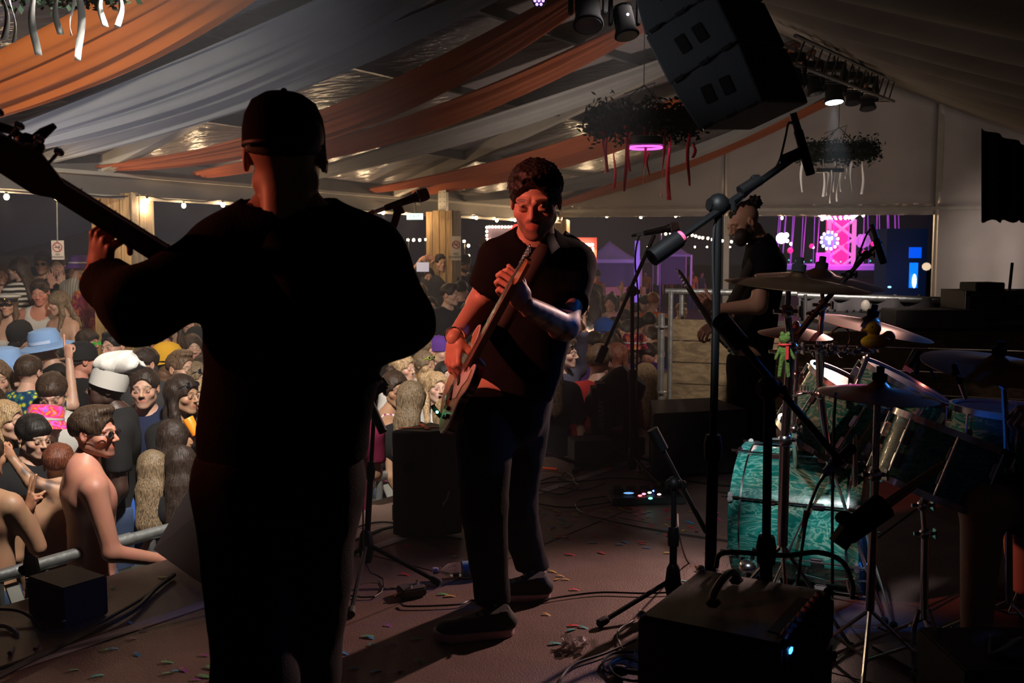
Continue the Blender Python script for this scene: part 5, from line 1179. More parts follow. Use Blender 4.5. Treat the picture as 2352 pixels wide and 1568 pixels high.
MB().lathe([(.036, 0), (.042, .01), (.036, .07), (.02, .09)], c+Vector((0, .01, 0)), (0, .7, .6), 14).build('housing', BLACK, r)
for i in range(7):
    a = 2*PI*i/6; q = c+(Vector((math.cos(a)*.022, 0, math.sin(a)*.022)) if i < 6 else Vector((0, 0, 0))); MB().ball(q+Vector((0, -.004, 0)), .0085, 8).build('led', mat('led_purple', (.5, .3, 1), .3, emit=((.42, .26, 1), 2.6)), r)
c = P(2285, 28, 7.5); r = thing('hanging_clamp_rail', 'dark rail with clamps and hooks at the top right corner', 'rail', tuple(c))
MB().box(P(2300, 12, 7.5), (.42, .05, .05)).build('rail', BLACK, r, False)
for x in (2252, 2295, 2305): MB().tube([P(x, 18, 7.5), P(x-4, 34, 7.5), P(x+4, 46, 7.5), P(x, 54, 7.5)], .014, 6).build('hook', BLACK, r)
MB().box(P(2272, 56, 7.5), (.12, .06, .03)).build('clamp', BLACK, r, False)
# ================================================================== the band
def hero(label, name_loc, head, prims, hands, tone, clothes, hairst, hcol, res=.010, hres=.0035, beard=0, stash=0, wear=(), tattoo=None, hands_h=.0035, kind='man', shut=0, group='band members on stage'):
    """head=(centre, yaw, pitch, roll, scale); prims=[(a,b,r1,r2,squash,k)]; clothes=[(name, idx, inflate, material, cutfn)]"""
    r = thing('person', label, 'person', tuple(name_loc), group)
    c, hy, hp, hr, sc = head; c = np.array(c); Rm = np.array((Matrix.Rotation(math.radians(hy), 3, 'Z')@Matrix.Rotation(math.radians(hr), 3, 'Y')@Matrix.Rotation(math.radians(hp), 3, 'X')))
    hm, hf, mk = head_mesh(kind, hres); VS = [c+(hm*sc)@Rm.T]; FS = [hf]; nv = len(hm); col = [paint_head(mk, tone, HAIRCOL[hcol], beard, stash, shut)]
    PR = [(np.array(a, float), np.array(b_, float), r1, r2, s_, k_) for a, b_, r1, r2, s_, k_ in prims]
    def bf(p, infl=0, idx=None):
        d = None
        for i, (a, b_, r1, r2, s_, k_) in enumerate(PR):
            if idx is not None and i not in idx: continue
            q = cone(p, a, b_, r1+infl, r2+infl, s_); d = q if d is None else smin(d, q, k_)
        return d
    ap = np.concatenate([np.stack([a, b_]) for a, b_, *_ in PR]); lo = ap.min(0)-.22; hi = ap.max(0)+.22
    bv, bfc = nets(bf, lo, hi, res); t = np.array(SKIN[tone]); bc = np.tile(t, (len(bv), 1))
    if tattoo:
        for i in tattoo:
            a, b_, r1, r2, *_ = PR[i]; dd = cone(bv.astype(np.float32), a, b_, r1+.03, r2+.02); ns = np.clip(fbm(bv, 120)*2.4+fbm(bv, 55)*1.3+.1, 0, 1)
            wg = (dd < 0)*ns*.7; bc = bc*(1-wg[:, None])+np.array((.04, .03, .035))*wg[:, None]
    VS.append(bv); FS.append(bfc+nv); col.append(bc); nv += len(bv)
    for (w_, z_, y_, pose, mir, hs) in hands:
        hv, hf2 = hand_mesh(pose, hands_h, mir); B = basis(z_, y_); q = np.array(w_)+(hv*hs)@B.T; VS.append(q); FS.append(hf2+nv); nv += len(q); col.append(np.tile(t*np.array((1.05, .92, .9)), (len(q), 1)))
    mesh_obj('body', np.concatenate(VS), np.concatenate(FS), m_skin, r, np.concatenate(col))
    for (nm, idx, infl, mm, cut, *sl) in clothes:
        def f(p):
            d = bf(p, infl, idx)
            for (i, fr) in (sl[0] if sl else ()):
                a, b_, r1, r2, *_ = PR[i]; u = (b_-a)/np.linalg.norm(b_-a); d = smin(d, np.maximum(cone(p, a, b_, r1+infl, r2+infl+.006), (p-(a+(b_-a)*fr))@u), .03)
            d = d-.004*fbm(p, 26)-.002*fbm(p, 61)
            return cut(p, d) if cut else d
        cv, cf = nets(f, lo-.03, hi+.03, res); 
        if len(cf): mesh_obj(nm, cv, cf, mm, r)
    MH = Matrix([[*(Rm[i]*sc), c[i]-r.location[i]] for i in range(3)]+[[0, 0, 0, 1]])
    if hairst:
        o = bpy.data.objects.new('hair', hair_mesh(hairst, .0038)); COL.objects.link(o); o.parent = r; o.matrix_local = MH@Matrix.Diagonal((1, 1, 1, 1)); o.material_slots[0].link = 'OBJECT'; o.material_slots[0].material = hair_mat(hcol)
    for wr_ in wear:
        nm, cl = wr_ if isinstance(wr_, tuple) else (wr_, None); o = bpy.data.objects.new(nm, wear_mesh(nm)); COL.objects.link(o); o.parent = r; o.matrix_local = MH
        if cl: o.material_slots[0].link = 'OBJECT'; o.material_slots[0].material = fabric(cl)
    return r
def sleeve_cut(S, E, fr, rad=.16):
    S = np.array(S); E = np.array(E); u = (E-S)/np.linalg.norm(E-S); q = S+(E-S)*fr
    return lambda p, d: np.maximum(d, np.where(np.linalg.norm(p-E, axis=1) < rad, (p-q)@u, -1))
def comp(*fs):
    def g(p, d):
        for f in fs: d = f(p, d)
        return d
    return g
zmin = lambda z: (lambda p, d: np.maximum(d, z-p[:, 2])); zmax = lambda z: (lambda p, d: np.maximum(d, p[:, 2]-z))
hole = lambda c, r_: (lambda p, d: np.maximum(d, -(np.linalg.norm(p-A3(c), axis=1)-r_)))
def shoe(parent, heel, toe, w_=.048, upper=MATTE, sole=RUBBER, logo=None, up=.085):
    heel = np.array(heel, float); toe = np.array(toe, float); ax = (toe-heel); L = np.linalg.norm(ax); ax /= L; sd = np.cross(ax, (0, 0, 1)); sd /= np.linalg.norm(sd); z0 = heel[2]
    B = np.stack([sd, ax, np.array((0, 0, 1.))], 1)
    def f(p):
        q = (p-A3(heel))@A3(B); d = cone(q, (0, .03, .045), (0, L-.05, .036), w_*.82, w_*.80, ((0, 0, 1), .72)); d = smin(d, cone(q, (0, .035, .05), (0, .06, up+.015), w_*.80, w_*.86), .03)
        d = smin(d, cone(q, (0, .08, .075), (0, L*.55, .055), .034, .03), .03)
        d = np.maximum(d, q[:, 2]-up-.01-.2*np.clip(.05-q[:, 1], -.1, .1)); return np.maximum(d, .022-q[:, 2])
    lo = np.minimum(heel, toe)-.1; hi = np.maximum(heel, toe)+.13; lo[2] = z0-.02; v, fc = nets(f, lo, hi, .006); o = mesh_obj('shoe', v, fc, upper, parent)
    def fs(p):
        q = (p-A3(heel))@A3(B); c2 = q.copy(); c2[:, 2] = 0; d2 = cone(c2, (0, w_*.9, 0), (0, L-w_*1.05, 0), w_*.98, w_*1.06)
        rock = .012*np.clip((q[:, 1]-L*.72)/(L*.3), 0, 1)**2; return np.maximum(d2, np.abs(q[:, 2]-.015-rock)-.015)
    v, fc = nets(fs, lo, hi, .0055); mesh_obj('sole', v, fc, sole, o)
    lm = MB()
    for i in range(5):
        y = .085+i*.022; zt_ = up+.012-.009*i; pa = heel+B@np.array((-.024, y, zt_-.006)); pb_ = heel+B@np.array((0, y+.004, zt_+.004)); pc = heel+B@np.array((.024, y, zt_-.006)); lm.tube([pa, pb_, pc], .0035, 5)
    for s_ in (-1, 1): lm.tube(curve([heel+B@np.array((0, .08, up+.018)), heel+B@np.array((s_*.03, .07, up+.03)), heel+B@np.array((s_*.04, .10, up+.005)), heel+B@np.array((s_*.006, .085, up+.018))], 12), .003, 5)
    lm.build('lace', MATTE, o)
    if logo:
        s_, txt, mm = logo; ce = heel+B@np.array((s_*(w_*.86), L*.47, .052)); R_ = Matrix((Vector(ax)*(1 if s_ > 0 else -1), Vector((0, 0, 1)), Vector(sd)*s_)).transposed()
        R_ = Matrix((Vector(-ax) if s_ < 0 else Vector(ax), Vector((0, 0, 1)), Vector(sd)*s_)).transposed()
        text(txt, .034, ce, R_, mm, o, 'logo')
    return o
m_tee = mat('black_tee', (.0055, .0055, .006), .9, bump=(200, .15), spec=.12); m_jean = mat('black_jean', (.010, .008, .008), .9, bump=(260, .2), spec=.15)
# ---------------- guitarist
g = lambda x, y, d: P(x, y, d)
fd = (-.3, -.95, 0)
GP = [(g(1158, 925, 3.58), g(1183, 830, 3.57), .150, .145, (fd, .72), .06), (g(1183, 830, 3.57), g(1220, 690, 3.53), .145, .165, (fd, .70), .06),
      (g(1178, 628, 3.47), g(1288, 630, 3.57), .092, .092, None, .06), (g(1150, 592, 3.44), g(1228, 568, 3.48), .052, .062, None, .05), (g(1228, 568, 3.48), g(1314, 604, 3.58), .062, .056, None, .05),
      (g(1230, 572, 3.48), g(1231, 500, 3.42), .068, .058, None, .03),
      (g(1144, 606, 3.44), g(1103, 700, 3.50), .055, .046, None, .035), (g(1103, 700, 3.50), g(1044, 776, 3.26), .047, .028, None, .025),
      (g(1314, 612, 3.58), g(1296, 748, 3.42), .060, .050, None, .035), (g(1296, 748, 3.42), g(1207, 700, 3.20), .050, .031, None, .025),
      (g(1112, 930, 3.52), g(1112, 1170, 3.44), .095, .066, None, .05), (g(1112, 1170, 3.44), g(1132, 1395, 3.56), .062, .046, None, .03),
      (g(1200, 925, 3.66), g(1182, 1160, 3.74), .095, .064, None, .05), (g(1182, 1160, 3.74), g(1230, 1325, 3.98), .060, .046, None, .03)]
guitarist = hero('guitarist in black t-shirt and jeans leaning back, lit red, beside the vocal mic', G(1150, 1430), (g(1230, 462, 3.37), -9, 17, 0, 1.03), GP,
    [(g(1046, 774, 3.27), P(1038, 850, 3.24)-P(1046, 774, 3.27), (-.75, -.65, .1), 'pick', False, 1.05), (g(1205, 698, 3.20), P(1168, 640, 3.12)-P(1205, 698, 3.20), (.35, -.90, .2), 'grip', True, 1.08)],
    'fair', [('tee_shirt', [0, 1, 2, 3, 4], .018, m_tee, comp(zmin(P(1160, 925, 3.5).z), hole(g(1231, 515, 3.40), .078)), [(6, .62), (8, .62)]),
             ('jeans', [0, 10, 11, 12, 13], .018, m_jean, comp(zmax(P(1160, 905, 3.5).z), zmin(.085)))], 'crop', 'black', shut=1, res=.0095, hres=.003, beard=.6, stash=.6, tattoo=(8, 9), hands_h=.003)
m_pinksole = mat('pale_sole', (.50, .34, .38), .6); m_logo = mat('logo_pale', (.42, .34, .36), .6)
sh1 = shoe(guitarist, G(1178, 1452), G(995, 1470), .050, mat('black_suede', (.012, .011, .011), .8), m_pinksole, (1, 'DC', m_logo))
hh = G(1262, 1372); shoe(guitarist, hh, hh+Vector((-.27, -.03, 0)), .050, mat('black_suede', (0, 0, 0)), m_pinksole)
MB().tube([P(1044, 772, 3.27)+frame(P(1103, 700, 3.5)-P(1044, 776, 3.26))@Vector((math.cos(t)*.034, math.sin(t)*.031, 0)) for t in [2*PI*i/20 for i in range(21)]], .0035, 6, False).build('bracelet', CHROME, guitarist)
# ---------------- guitars
def guitar(label, E, Nt, n, bass=False, bodym=None, rim=None, guard=None, neckm=None, L=.80, parts=(), hsm=None):
    E = Vector(E); y = (Vector(Nt)-E).normalized(); n = Vector(n); z = (n-y*n.dot(y)).normalized(); x = y.cross(z); R_ = Matrix((x, y, z)).transposed(); s = (Vector(Nt)-E).length/L
    M = Matrix.Translation(E)@R_.to_4x4()@Matrix.Scale(s, 4); T = lambda a, b_, c=0: M@Vector((a, b_, c))
    r = thing('bass_guitar' if bass else 'electric_guitar', label, 'guitar', tuple(E), 'guitars held by the band')
    half = [(0, -.005), (.07, .0), (.13, .025), (.165, .085), (.160, .150), (.128, .205), (.118, .245), (.135, .300), (.138, .345), (.115, .395), (.085, .405), (.062, .370), (.045, .330)]
    halfL = [(-.045, .345), (-.060, .385), (-.085, .425), (-.118, .440), (-.140, .400), (-.138, .330), (-.118, .255), (-.126, .205), (-.155, .150), (-.160, .085), (-.128, .025), (-.07, .0)]
    out = [Vector((a, b_, 0)) for a, b_ in half+halfL]; cl = curve(out+[out[0]], 75)[:-1]; poly = [(v.x, v.y) for v in cl]
    MB().prism(poly, M@Matrix.Translation((0, 0, -.040)), .036).build('body', bodym, r)
    nn_ = len(poly); cx = sum(p[0] for p in poly)/nn_; cy = sum(p[1] for p in poly)/nn_
    MB().tube([T(a, b_, -.003) for a, b_ in poly+[poly[0]]], .0045*s, 5, False).build('binding', rim or bodym, r)
    MB().prism([(cx+(a-cx)*.985, cy+(b_-cy)*.985) for a, b_ in poly], M@Matrix.Translation((0, 0, -.004)), .004).build('top', parts[0] if parts else bodym, r)
    if guard: MB().prism([(-.035, .17), (.045, .15), (.085, .20), (.078, .26), (.10, .33), (.085, .375), (.04, .31), (-.03, .31)], M@Matrix.Translation((0, 0, .0005)), .003).build('pickguard', guard, r, False)
    MB().prism([(-.026, .30), (.026, .30), (.020, L), (-.020, L)], M@Matrix.Translation((0, 0, -.020)), .022).build('neck', neckm, r, False)
    MB().prism([(-.027, .30), (.027, .30), (.021, L), (-.021, L)], M@Matrix.Translation((0, 0, .002)), .006).build('fretboard', mat('rosewood', (.16, .08, .05), .5) if not bass else hsm or neckm, r, False)
    fm = MB()
    for i in range(1, 21): yy = L-(L-.06)*(1-2**(-i/12)); 
    for i in range(1, 21):
        yy = L-(L-.075)*(1-2**(-i/12))
        if yy > .30: fm.box(T(0, yy, .0085), (.050*s, .002*s, .002*s), R_)
    fm.build('frets', CHROME, r, False)
    q_ = 1.3 if bass else .66
    hs = [(-.021, L), (.021, L), (.035, L+.03), (.030, L+.18*q_), (.0, L+.19*q_), (-.030, L+.15*q_), (-.045, L+.05*q_)]
    MB().prism(hs, M@Matrix.Translation((0, 0, -.018)), .015).build('headstock', hsm or neckm, r, False)
    for i in range(4 if bass else 6):
        yy = L+.045+i*(.045 if bass else .016); tm = MB().tube([T(-.035, yy, -.010), T(-.062, yy, -.010)], .004*s, 6).ball(T(-.068, yy, -.010), (.009*s, .012*s, .006*s), 8, R=R_).tube([T(-.012+.004*i, yy, -.004), T(-.012+.004*i, yy, .012)], .005*s, 6); tm.build('tuner', CHROME, r)
    sm = MB()
    for i in range(4 if bass else 6): q = (i-(1.5 if bass else 2.5))*(.011 if bass else .0075); sm.tube([T(q, .085, .012), T(q*.75, L, .012), T(q*.7, L+.06+i*.02, .004)], .0009*s if not bass else .0014*s, 4)
    sm.build('strings', mat('string_steel', (.5, .5, .5), .25, 1), r)
    MB().box(T(0, .085, .006), (.075*s, .030*s, .012*s), R_, bev=.002).build('bridge', CHROME, r)
    for yy in (.14, .235): MB().box(T(0, yy, .004), (.075*s, .024*s, .012*s), R_, bev=.002).build('pickup', BLACK, r)
    for (a, b_) in ((.085, .075), (.115, .115), (.075, .12)): MB().lathe([(.010*s, 0), (.009*s, .014*s), (.0, .015*s)], T(a, b_, 0), z, 12).build('knob', BLACK, r)
    return r, T
m_gtop = mat('natural_wood_top', (.36, .24, .13), .4, bump=(40, .1)); woodgrain(m_gtop, (.26, .16, .08), (.46, .31, .17), (1, 1, .3), 22)
m_gside = mat('dark_red_side', (.035, .008, .010), .3, coat=.4); m_bind = mat('white_binding', (.62, .58, .62), .35); m_neck = mat('maple_neck', (.34, .19, .09), .45)
gt, T = guitar('natural topped electric guitar with white binding, held by the leaning guitarist', P(1012, 950, 3.34), P(1180, 645, 2.99), (-.97, -.14, .2), bodym=m_gside, rim=m_bind, guard=mat('white_guard', (.6, .58, .60), .4), neckm=m_neck, parts=(m_gtop,), L=.80)
e_ = P(1012, 940, 3.34); MB().tube(curve([P(1020, 930, 3.36), P(1030, 950, 3.36), P(1015, 958, 3.34), P(998, 938, 3.32), P(993, 930, 3.32)], 16), .008, 8).build('wireless_plug', BLACK, gt)
MB().ball(P(1004, 946, 3.30), .005, 8).build('green_led', mat('led_green', (.1, 1, .5), .3, emit=((.1, 1, .5), 14)), gt)
def strap(label_m, pts, wd, parent, name='strap', m=MATTE):
    c = curve(pts, 30); mb = MB(); n = len(c)
    for i, p in enumerate(c): pass
    def fn(a, q):
        i = min(n-2, int(a*(n-1))); f = a*(n-1)-i; p = c[i].lerp(c[i+1], f); t = (c[i+1]-c[i]).normalized(); v = Vector((0, -1, 0)); s_ = t.cross(v).normalized(); return p+s_*(q-.5)*wd
    return MB().grid(fn, 30, 2).build(name, m, parent, thick=.004)
strap(0, [P(1290, 545, 3.52), P(1265, 560, 3.36), P(1240, 590, 3.31), P(1200, 660, 3.32), P(1150, 750, 3.30)], .055, gt, m=mat('strap_weave', (.03, .022, .018), .8))
strap(0, [P(1290, 545, 3.52), P(1330, 575, 3.62), P(1345, 640, 3.74)], .055, gt, m=MATS['strap_weave'])
# ---------------- bassist with cap, back to camera
fb = (-.15, 1, 0)
BP = [(g(640, 1120, 2.22), g(655, 980, 2.22), .155, .150, (fb, .70), .06), (g(655, 980, 2.22), g(690, 700, 2.2), .160, .190, (fb, .66), .07),
      (g(575, 610, 2.2), g(800, 620, 2.24), .105, .105, None, .06), (g(530, 588, 2.18), g(660, 520, 2.2), .062, .070, None, .06), (g(660, 520, 2.2), g(835, 590, 2.26), .070, .062, None, .06),
      (g(662, 520, 2.2), g(660, 430, 2.2), .070, .062, None, .03),
      (g(525, 600, 2.18), g(318, 705, 2.08), .064, .056, None, .04), (g(318, 705, 2.08), g(228, 632, 2.18), .054, .033, None, .03),
      (g(845, 605, 2.26), g(912, 745, 2.20), .068, .060, None, .04), (g(912, 745, 2.20), g(800, 800, 2.46), .056, .034, None, .03),
      (g(570, 1110, 2.22), g(585, 1560, 2.16), .096, .070, None, .05), (g(585, 1560, 2.16), g(590, 1960, 2.3), .066, .046, None, .03),
      (g(715, 1110, 2.26), g(690, 1560, 2.34), .096, .070, None, .05), (g(690, 1560, 2.34), g(700, 1960, 2.44), .066, .046, None, .03)]
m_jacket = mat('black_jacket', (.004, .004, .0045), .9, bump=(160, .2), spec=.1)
bassist = hero('bassist in black cap and jacket standing with his back to the camera', (P(650, 1500, 2.25).x, 2.25, 0), (g(656, 362, 2.18), 188, 2, 0, 1.05), BP,
    [(g(230, 636, 2.18), P(238, 520, 2.14)-P(230, 636, 2.18), (-.55, -.85, .0), 'grip', False, 1.05), (g(803, 800, 2.45), Vector((-.8, .5, -.3)), (0, .6, .7), 'pick', True, 1.05)],
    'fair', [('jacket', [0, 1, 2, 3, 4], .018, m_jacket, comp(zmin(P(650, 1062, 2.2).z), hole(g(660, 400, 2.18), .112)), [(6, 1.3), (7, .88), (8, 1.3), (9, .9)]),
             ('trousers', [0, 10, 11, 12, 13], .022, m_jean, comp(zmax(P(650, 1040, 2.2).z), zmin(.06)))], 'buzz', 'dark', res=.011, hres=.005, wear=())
# collar and backwards cap
cl = MB(); cc = P(660, 492, 2.2)
cl.grid(lambda a, q: cc+Vector(((.098+.02*q)*math.cos(2*PI*a), (.085+.022*q)*math.sin(2*PI*a)+.0, .022-.05*q+.012*math.sin(2*PI*a))), 40, 4); cl.build('collar', m_jacket, bassist, thick=.006)
hc_ = g(656, 362, 2.18); cp = MB(); cpc = Vector(hc_)+Vector((0, -.010, .030))
prof = [(.096, -.012), (.0955, .025), (.090, .055), (.075, .084), (.048, .101), (.014, .108), (.001, .109)]
cp.lathe(prof, cpc, (0, .05, 1), 32, sx=.90, sy=1.22, up=(1, 0, 0)); cap = cp.build('cap', MATTE, bassist); MB().ball(cpc+Vector((0, .006, .110)), .008, 8).build('button', MATTE, cap)
MB().tube([cpc+Vector((.086*math.cos(t), -.117*math.sin(t), -.008)) for t in [PI*(.22+.56*i/12) for i in range(13)]], .006, 6).build('strap', BLACK, cap)
MB().grid(lambda a, q: cpc+Vector(((a-.5)*.17*(1-.2*q), .095+.075*q-.2*(a-.5)**2, -.005-.05*q*0-.12*(a-.5)**2-.02*q)), 12, 4).build('peak', MATTE, cap, thick=.003)
m_bn = mat('bass_neck', (.16, .06, .04), .45); bs, T = guitar('bass guitar with long red brown neck, held by the bassist in the cap', P(800, 850, 2.62), P(128, 428, 2.02), (-.35, .85, .35), True, bodym=mat('bass_body', (.02, .01, .01), .3), neckm=m_bn, hsm=m_bn, L=.92)
MB().tube(curve([g(225, 640, 2.18)+Vector((.035*math.cos(t), .03*math.sin(t), .012*math.cos(t)+.01)) for t in [2*PI*i/10 for i in range(11)]], 30), .005, 6, False).build('wristband', mat('yellow_band', (.55, .28, .03), .6), bassist)
# clamp-on holder on the headstock
q = P(60, 330, 1.98); k_ = MB(); k_.tube([P(22, 296, 1.98), P(-8, 290, 1.98), P(30, 300, 1.98), P(56, 328, 1.98)], [.008, .010, .009, .012], 8).tube([P(70, 330, 1.98), P(100, 305, 1.98), P(126, 288, 1.98)], [.012, .011, .006], 8).ball(q, .022, 10).tube([q, P(66, 356, 2.0)], .014, 8).ball(P(88, 338, 1.98), .014, 8).tube([P(28, 322, 1.98), P(22, 345, 1.98)], .004, 6)
k_.build('clip_on_tuner', BLACK, bs); MB().ball(P(61, 332, 1.955), .004, 6).ball(P(68, 330, 1.955), .003, 6).build('screw', CHROME, bs)
strap(0, [P(585, 505, 2.12), P(660, 620, 2.02), P(760, 760, 2.05), P(850, 880, 2.22)], .06, bs)
# ---------------- rear bassist
fr = (-1, -.15, 0)
RP = [(g(1722, 830, 6.5), g(1735, 740, 6.5), .155, .150, (fr, .72), .06), (g(1735, 740, 6.5), g(1752, 640, 6.5), .150, .170, (fr, .70), .06), (g(1750, 612, 6.42), g(1762, 612, 6.6), .11, .11, None, .06),
      (g(1742, 592, 6.3), g(1748, 565, 6.5), .06, .065, None, .05), (g(1748, 565, 6.5), g(1768, 592, 6.68), .065, .06, None, .05), (g(1748, 570, 6.5), g(1730, 528, 6.5), .07, .06, None, .03),
      (g(1758, 596, 6.3), g(1742, 702, 6.2), .062, .052, None, .04), (g(1742, 702, 6.2), g(1632, 712, 6.22), .052, .032, None, .03), (g(1765, 600, 6.7), g(1720, 700, 6.75), .062, .05, None, .04), (g(1720, 700, 6.75), g(1640, 745, 6.5), .05, .032, None, .03),
      (g(1715, 830, 6.4), g(1705, 940, 6.4), .105, .075, None, .05), (g(1705, 940, 6.4), g(1722, 1040, 6.45), .07, .05, None, .03), (g(1735, 830, 6.62), g(1745, 940, 6.7), .105, .075, None, .05), (g(1745, 940, 6.7), g(1760, 1030, 6.8), .07, .05, None, .03)]
rear = hero('bearded bassist with curly topknot in profile, standing behind the cymbals', (P(1725, 900, 6.5).x, 6.5, 0), (g(1708, 512, 6.45), -76, 24, 0, 1.06), RP,
    [(g(1634, 712, 6.22), P(1588, 668, 6.1)-P(1634, 712, 6.22), (.3, -.9, -.3), 'grip', True, 1.1), (g(1641, 745, 6.5), Vector((-.7, -.4, -.4)), (-.3, -.6, .6), 'pick', False, 1.1)],
    'fair', [('tee_shirt', [0, 1, 2, 3, 4], .018, m_tee, comp(zmin(P(1720, 850, 6.5).z), hole(g(1730, 535, 6.5), .085)), [(6, .7), (8, .7)]), ('trousers', [0, 10, 11, 12, 13], .025, m_jean, comp(zmax(P(1720, 810, 6.5).z), zmin(.06)))],
    'mohawk', 'black', shut=.6, res=.015, hres=.005, beard=1, stash=1, hands_h=.0055)
shoe(rear, G(1735, 1052), G(1685, 1066), .05); shoe(rear, G(1775, 1040), G(1725, 1050), .05)
bd_ = MB().ball(g(1702, 545, 6.36), (.05, .06, .06), 12); bd_.build('beard', hair_mat('dark'), rear)
rb, T = guitar('pale blue bass guitar with dark pointed headstock, held by the bearded bassist', P(1668, 800, 6.52), P(1583, 665, 6.02), (-.7, -.6, .25), True, bodym=mat('pale_blue_body', (.25, .42, .62), .35), rim=mat('white_rim', (.7, .7, .7), .4), guard=mat('white_guard2', (.65, .62, .62), .4), neckm=mat('black_neck', (.02, .015, .015), .4), hsm=mat('black_head', (.012, .011, .011), .5), L=.86)
strap(0, [P(1752, 560, 6.35), P(1725, 610, 6.25), P(1690, 680, 6.22), P(1655, 740, 6.3)], .07, rb, m=MATS['strap_weave'])
# ---------------- drummer at the right edge
DPR = [((2.06, 3.20, .56), (2.06, 3.18, .80), .17, .15, ((0, -1, 0), .75), .06), ((2.06, 3.18, .80), (2.00, 3.16, 1.12), .15, .175, ((0, -1, 0), .7), .06), ((1.94, 3.22, 1.22), (2.00, 3.04, 1.22), .1, .1, None, .06),
       ((1.94, 3.34, 1.28), (1.98, 3.14, 1.31), .055, .065, None, .05), ((1.98, 3.14, 1.31), (1.98, 2.96, 1.28), .065, .055, None, .05), ((1.98, 3.14, 1.32), (1.96, 3.14, 1.42), .066, .058, None, .03),
       ((1.94, 3.36, 1.26), (2.04, 3.48, 1.02), .055, .046, None, .035), ((2.04, 3.48, 1.02), tuple(P(2412, 945, 3.1)), .046, .03, None, .025), ((1.98, 2.94, 1.26), (1.96, 2.84, 1.0), .055, .046, None, .035), ((1.96, 2.84, 1.0), (1.72, 2.92, .95), .046, .03, None, .025),
       ((2.00, 3.10, .56), tuple(P(2258, 1160, 3.08)), .095, .068, None, .05), (tuple(P(2258, 1160, 3.08)), tuple(P(2240, 1478, 3.06)), .068, .044, None, .03), ((2.02, 3.30, .56), (1.86, 3.64, .58), .095, .066, None, .05), ((1.86, 3.64, .58), (1.96, 3.74, .09), .062, .044, None, .03)]
drummer = hero('drummer seated at the right edge, bare leg and hand showing', (2.06, 3.17, 0), ((1.95, 3.14, 1.50), -70, 10, 0, 1.0), DPR,
    [(P(2412, 945, 3.1), Vector((-1, 0, -.05)), (0, -.3, 1), 'grip', True, 1.0), ((1.72, 2.92, .95), Vector((-1, .1, -.1)), (0, -.3, 1), 'grip', False, 1.0)],
    'fair', [('tee_shirt', [0, 1, 2, 3, 4], .016, m_tee, zmin(.60), [(6, .7), (8, .7)]),
             ('shorts', [0, 10, 12], .028, MATTE, comp(zmax(.74), lambda p, d: np.maximum(d, -(np.linalg.norm(p-A3(P(2258, 1170, 3.08)), axis=1)-.13)), lambda p, d: np.maximum(d, -(np.linalg.norm(p-A3((1.86, 3.64, .58)), axis=1)-.12))))], 'short', 'dark', res=.012, hres=.006)
shoe(drummer, Vector((P(2285, 1500, 3.1).x, 3.10, 0)), Vector((P(2095, 1500, 3.06).x, 3.04, 0)), .048); shoe(drummer, Vector((2.04, 3.76, .0)), Vector((1.76, 3.76, .0)), .048)
r = thing('drum_stool', 'black round drum stool under the drummer', 'stool', (2.06, 3.20, 0))
MB().lathe([(.17, 0), (.18, .03), (.17, .07), (.1, .08)], (2.06, 3.20, .34), (0, 0, 1), 24).build('seat', MATTE, r); MB().tube([(2.06, 3.20, .15), (2.06, 3.20, .36)], .016).build('column', CHROME, r)
for i in range(3): a = 2*PI*i/3; MB().tube([(2.06, 3.20, .22), (2.06+.24*math.cos(a), 3.20+.24*math.sin(a), .012)], .010).build('leg', CHROME, r)
# ================================================================== drums
m_pearl = mat('teal_pearl', (.0, .16, .13), .25, coat=.5); nt, b = nodes(m_pearl)
tc = nt.nodes.new('ShaderNodeTexCoord'); n1 = nt.nodes.new('ShaderNodeTexNoise'); n1.inputs['Scale'].default_value = 4.2; n1.inputs['Detail'].default_value = 4; n1.inputs['Distortion'].default_value = 3.2
mpp = nt.nodes.new('ShaderNodeMapping'); mpp.inputs['Scale'].default_value = (1, 1, 2.4); nt.links.new(tc.outputs['Object'], mpp.inputs['Vector']); nt.links.new(mpp.outputs['Vector'], n1.inputs['Vector'])
r_ = nt.nodes.new('ShaderNodeValToRGB'); el = r_.color_ramp.elements; el[0].position = .30; el[0].color = (.0, .17, .15, 1); el[1].position = .72; el[1].color = (.0, .20, .18, 1)
for p_, c_ in ((.42, (.01, .26, .21, 1)), (.49, (.22, .62, .52, 1)), (.52, (.01, .24, .20, 1)), (.61, (.05, .42, .35, 1)), (.63, (.25, .68, .58, 1)), (.66, (.01, .20, .17, 1))): e = el.new(p_); e.color = c_
nt.links.new(n1.outputs['Fac'], r_.inputs['Fac']); nt.links.new(r_.outputs['Color'], b.inputs['Base Color'])
m_headw = mat('drum_head', (.42, .42, .46), .5); m_headd = mat('dark_drum_head', (.06, .06, .065), .3)
m_cym = mat('bronze_cymbal', (.27, .15, .085), .34, 1, bump=(6, .02)); nt, b = nodes(m_cym)
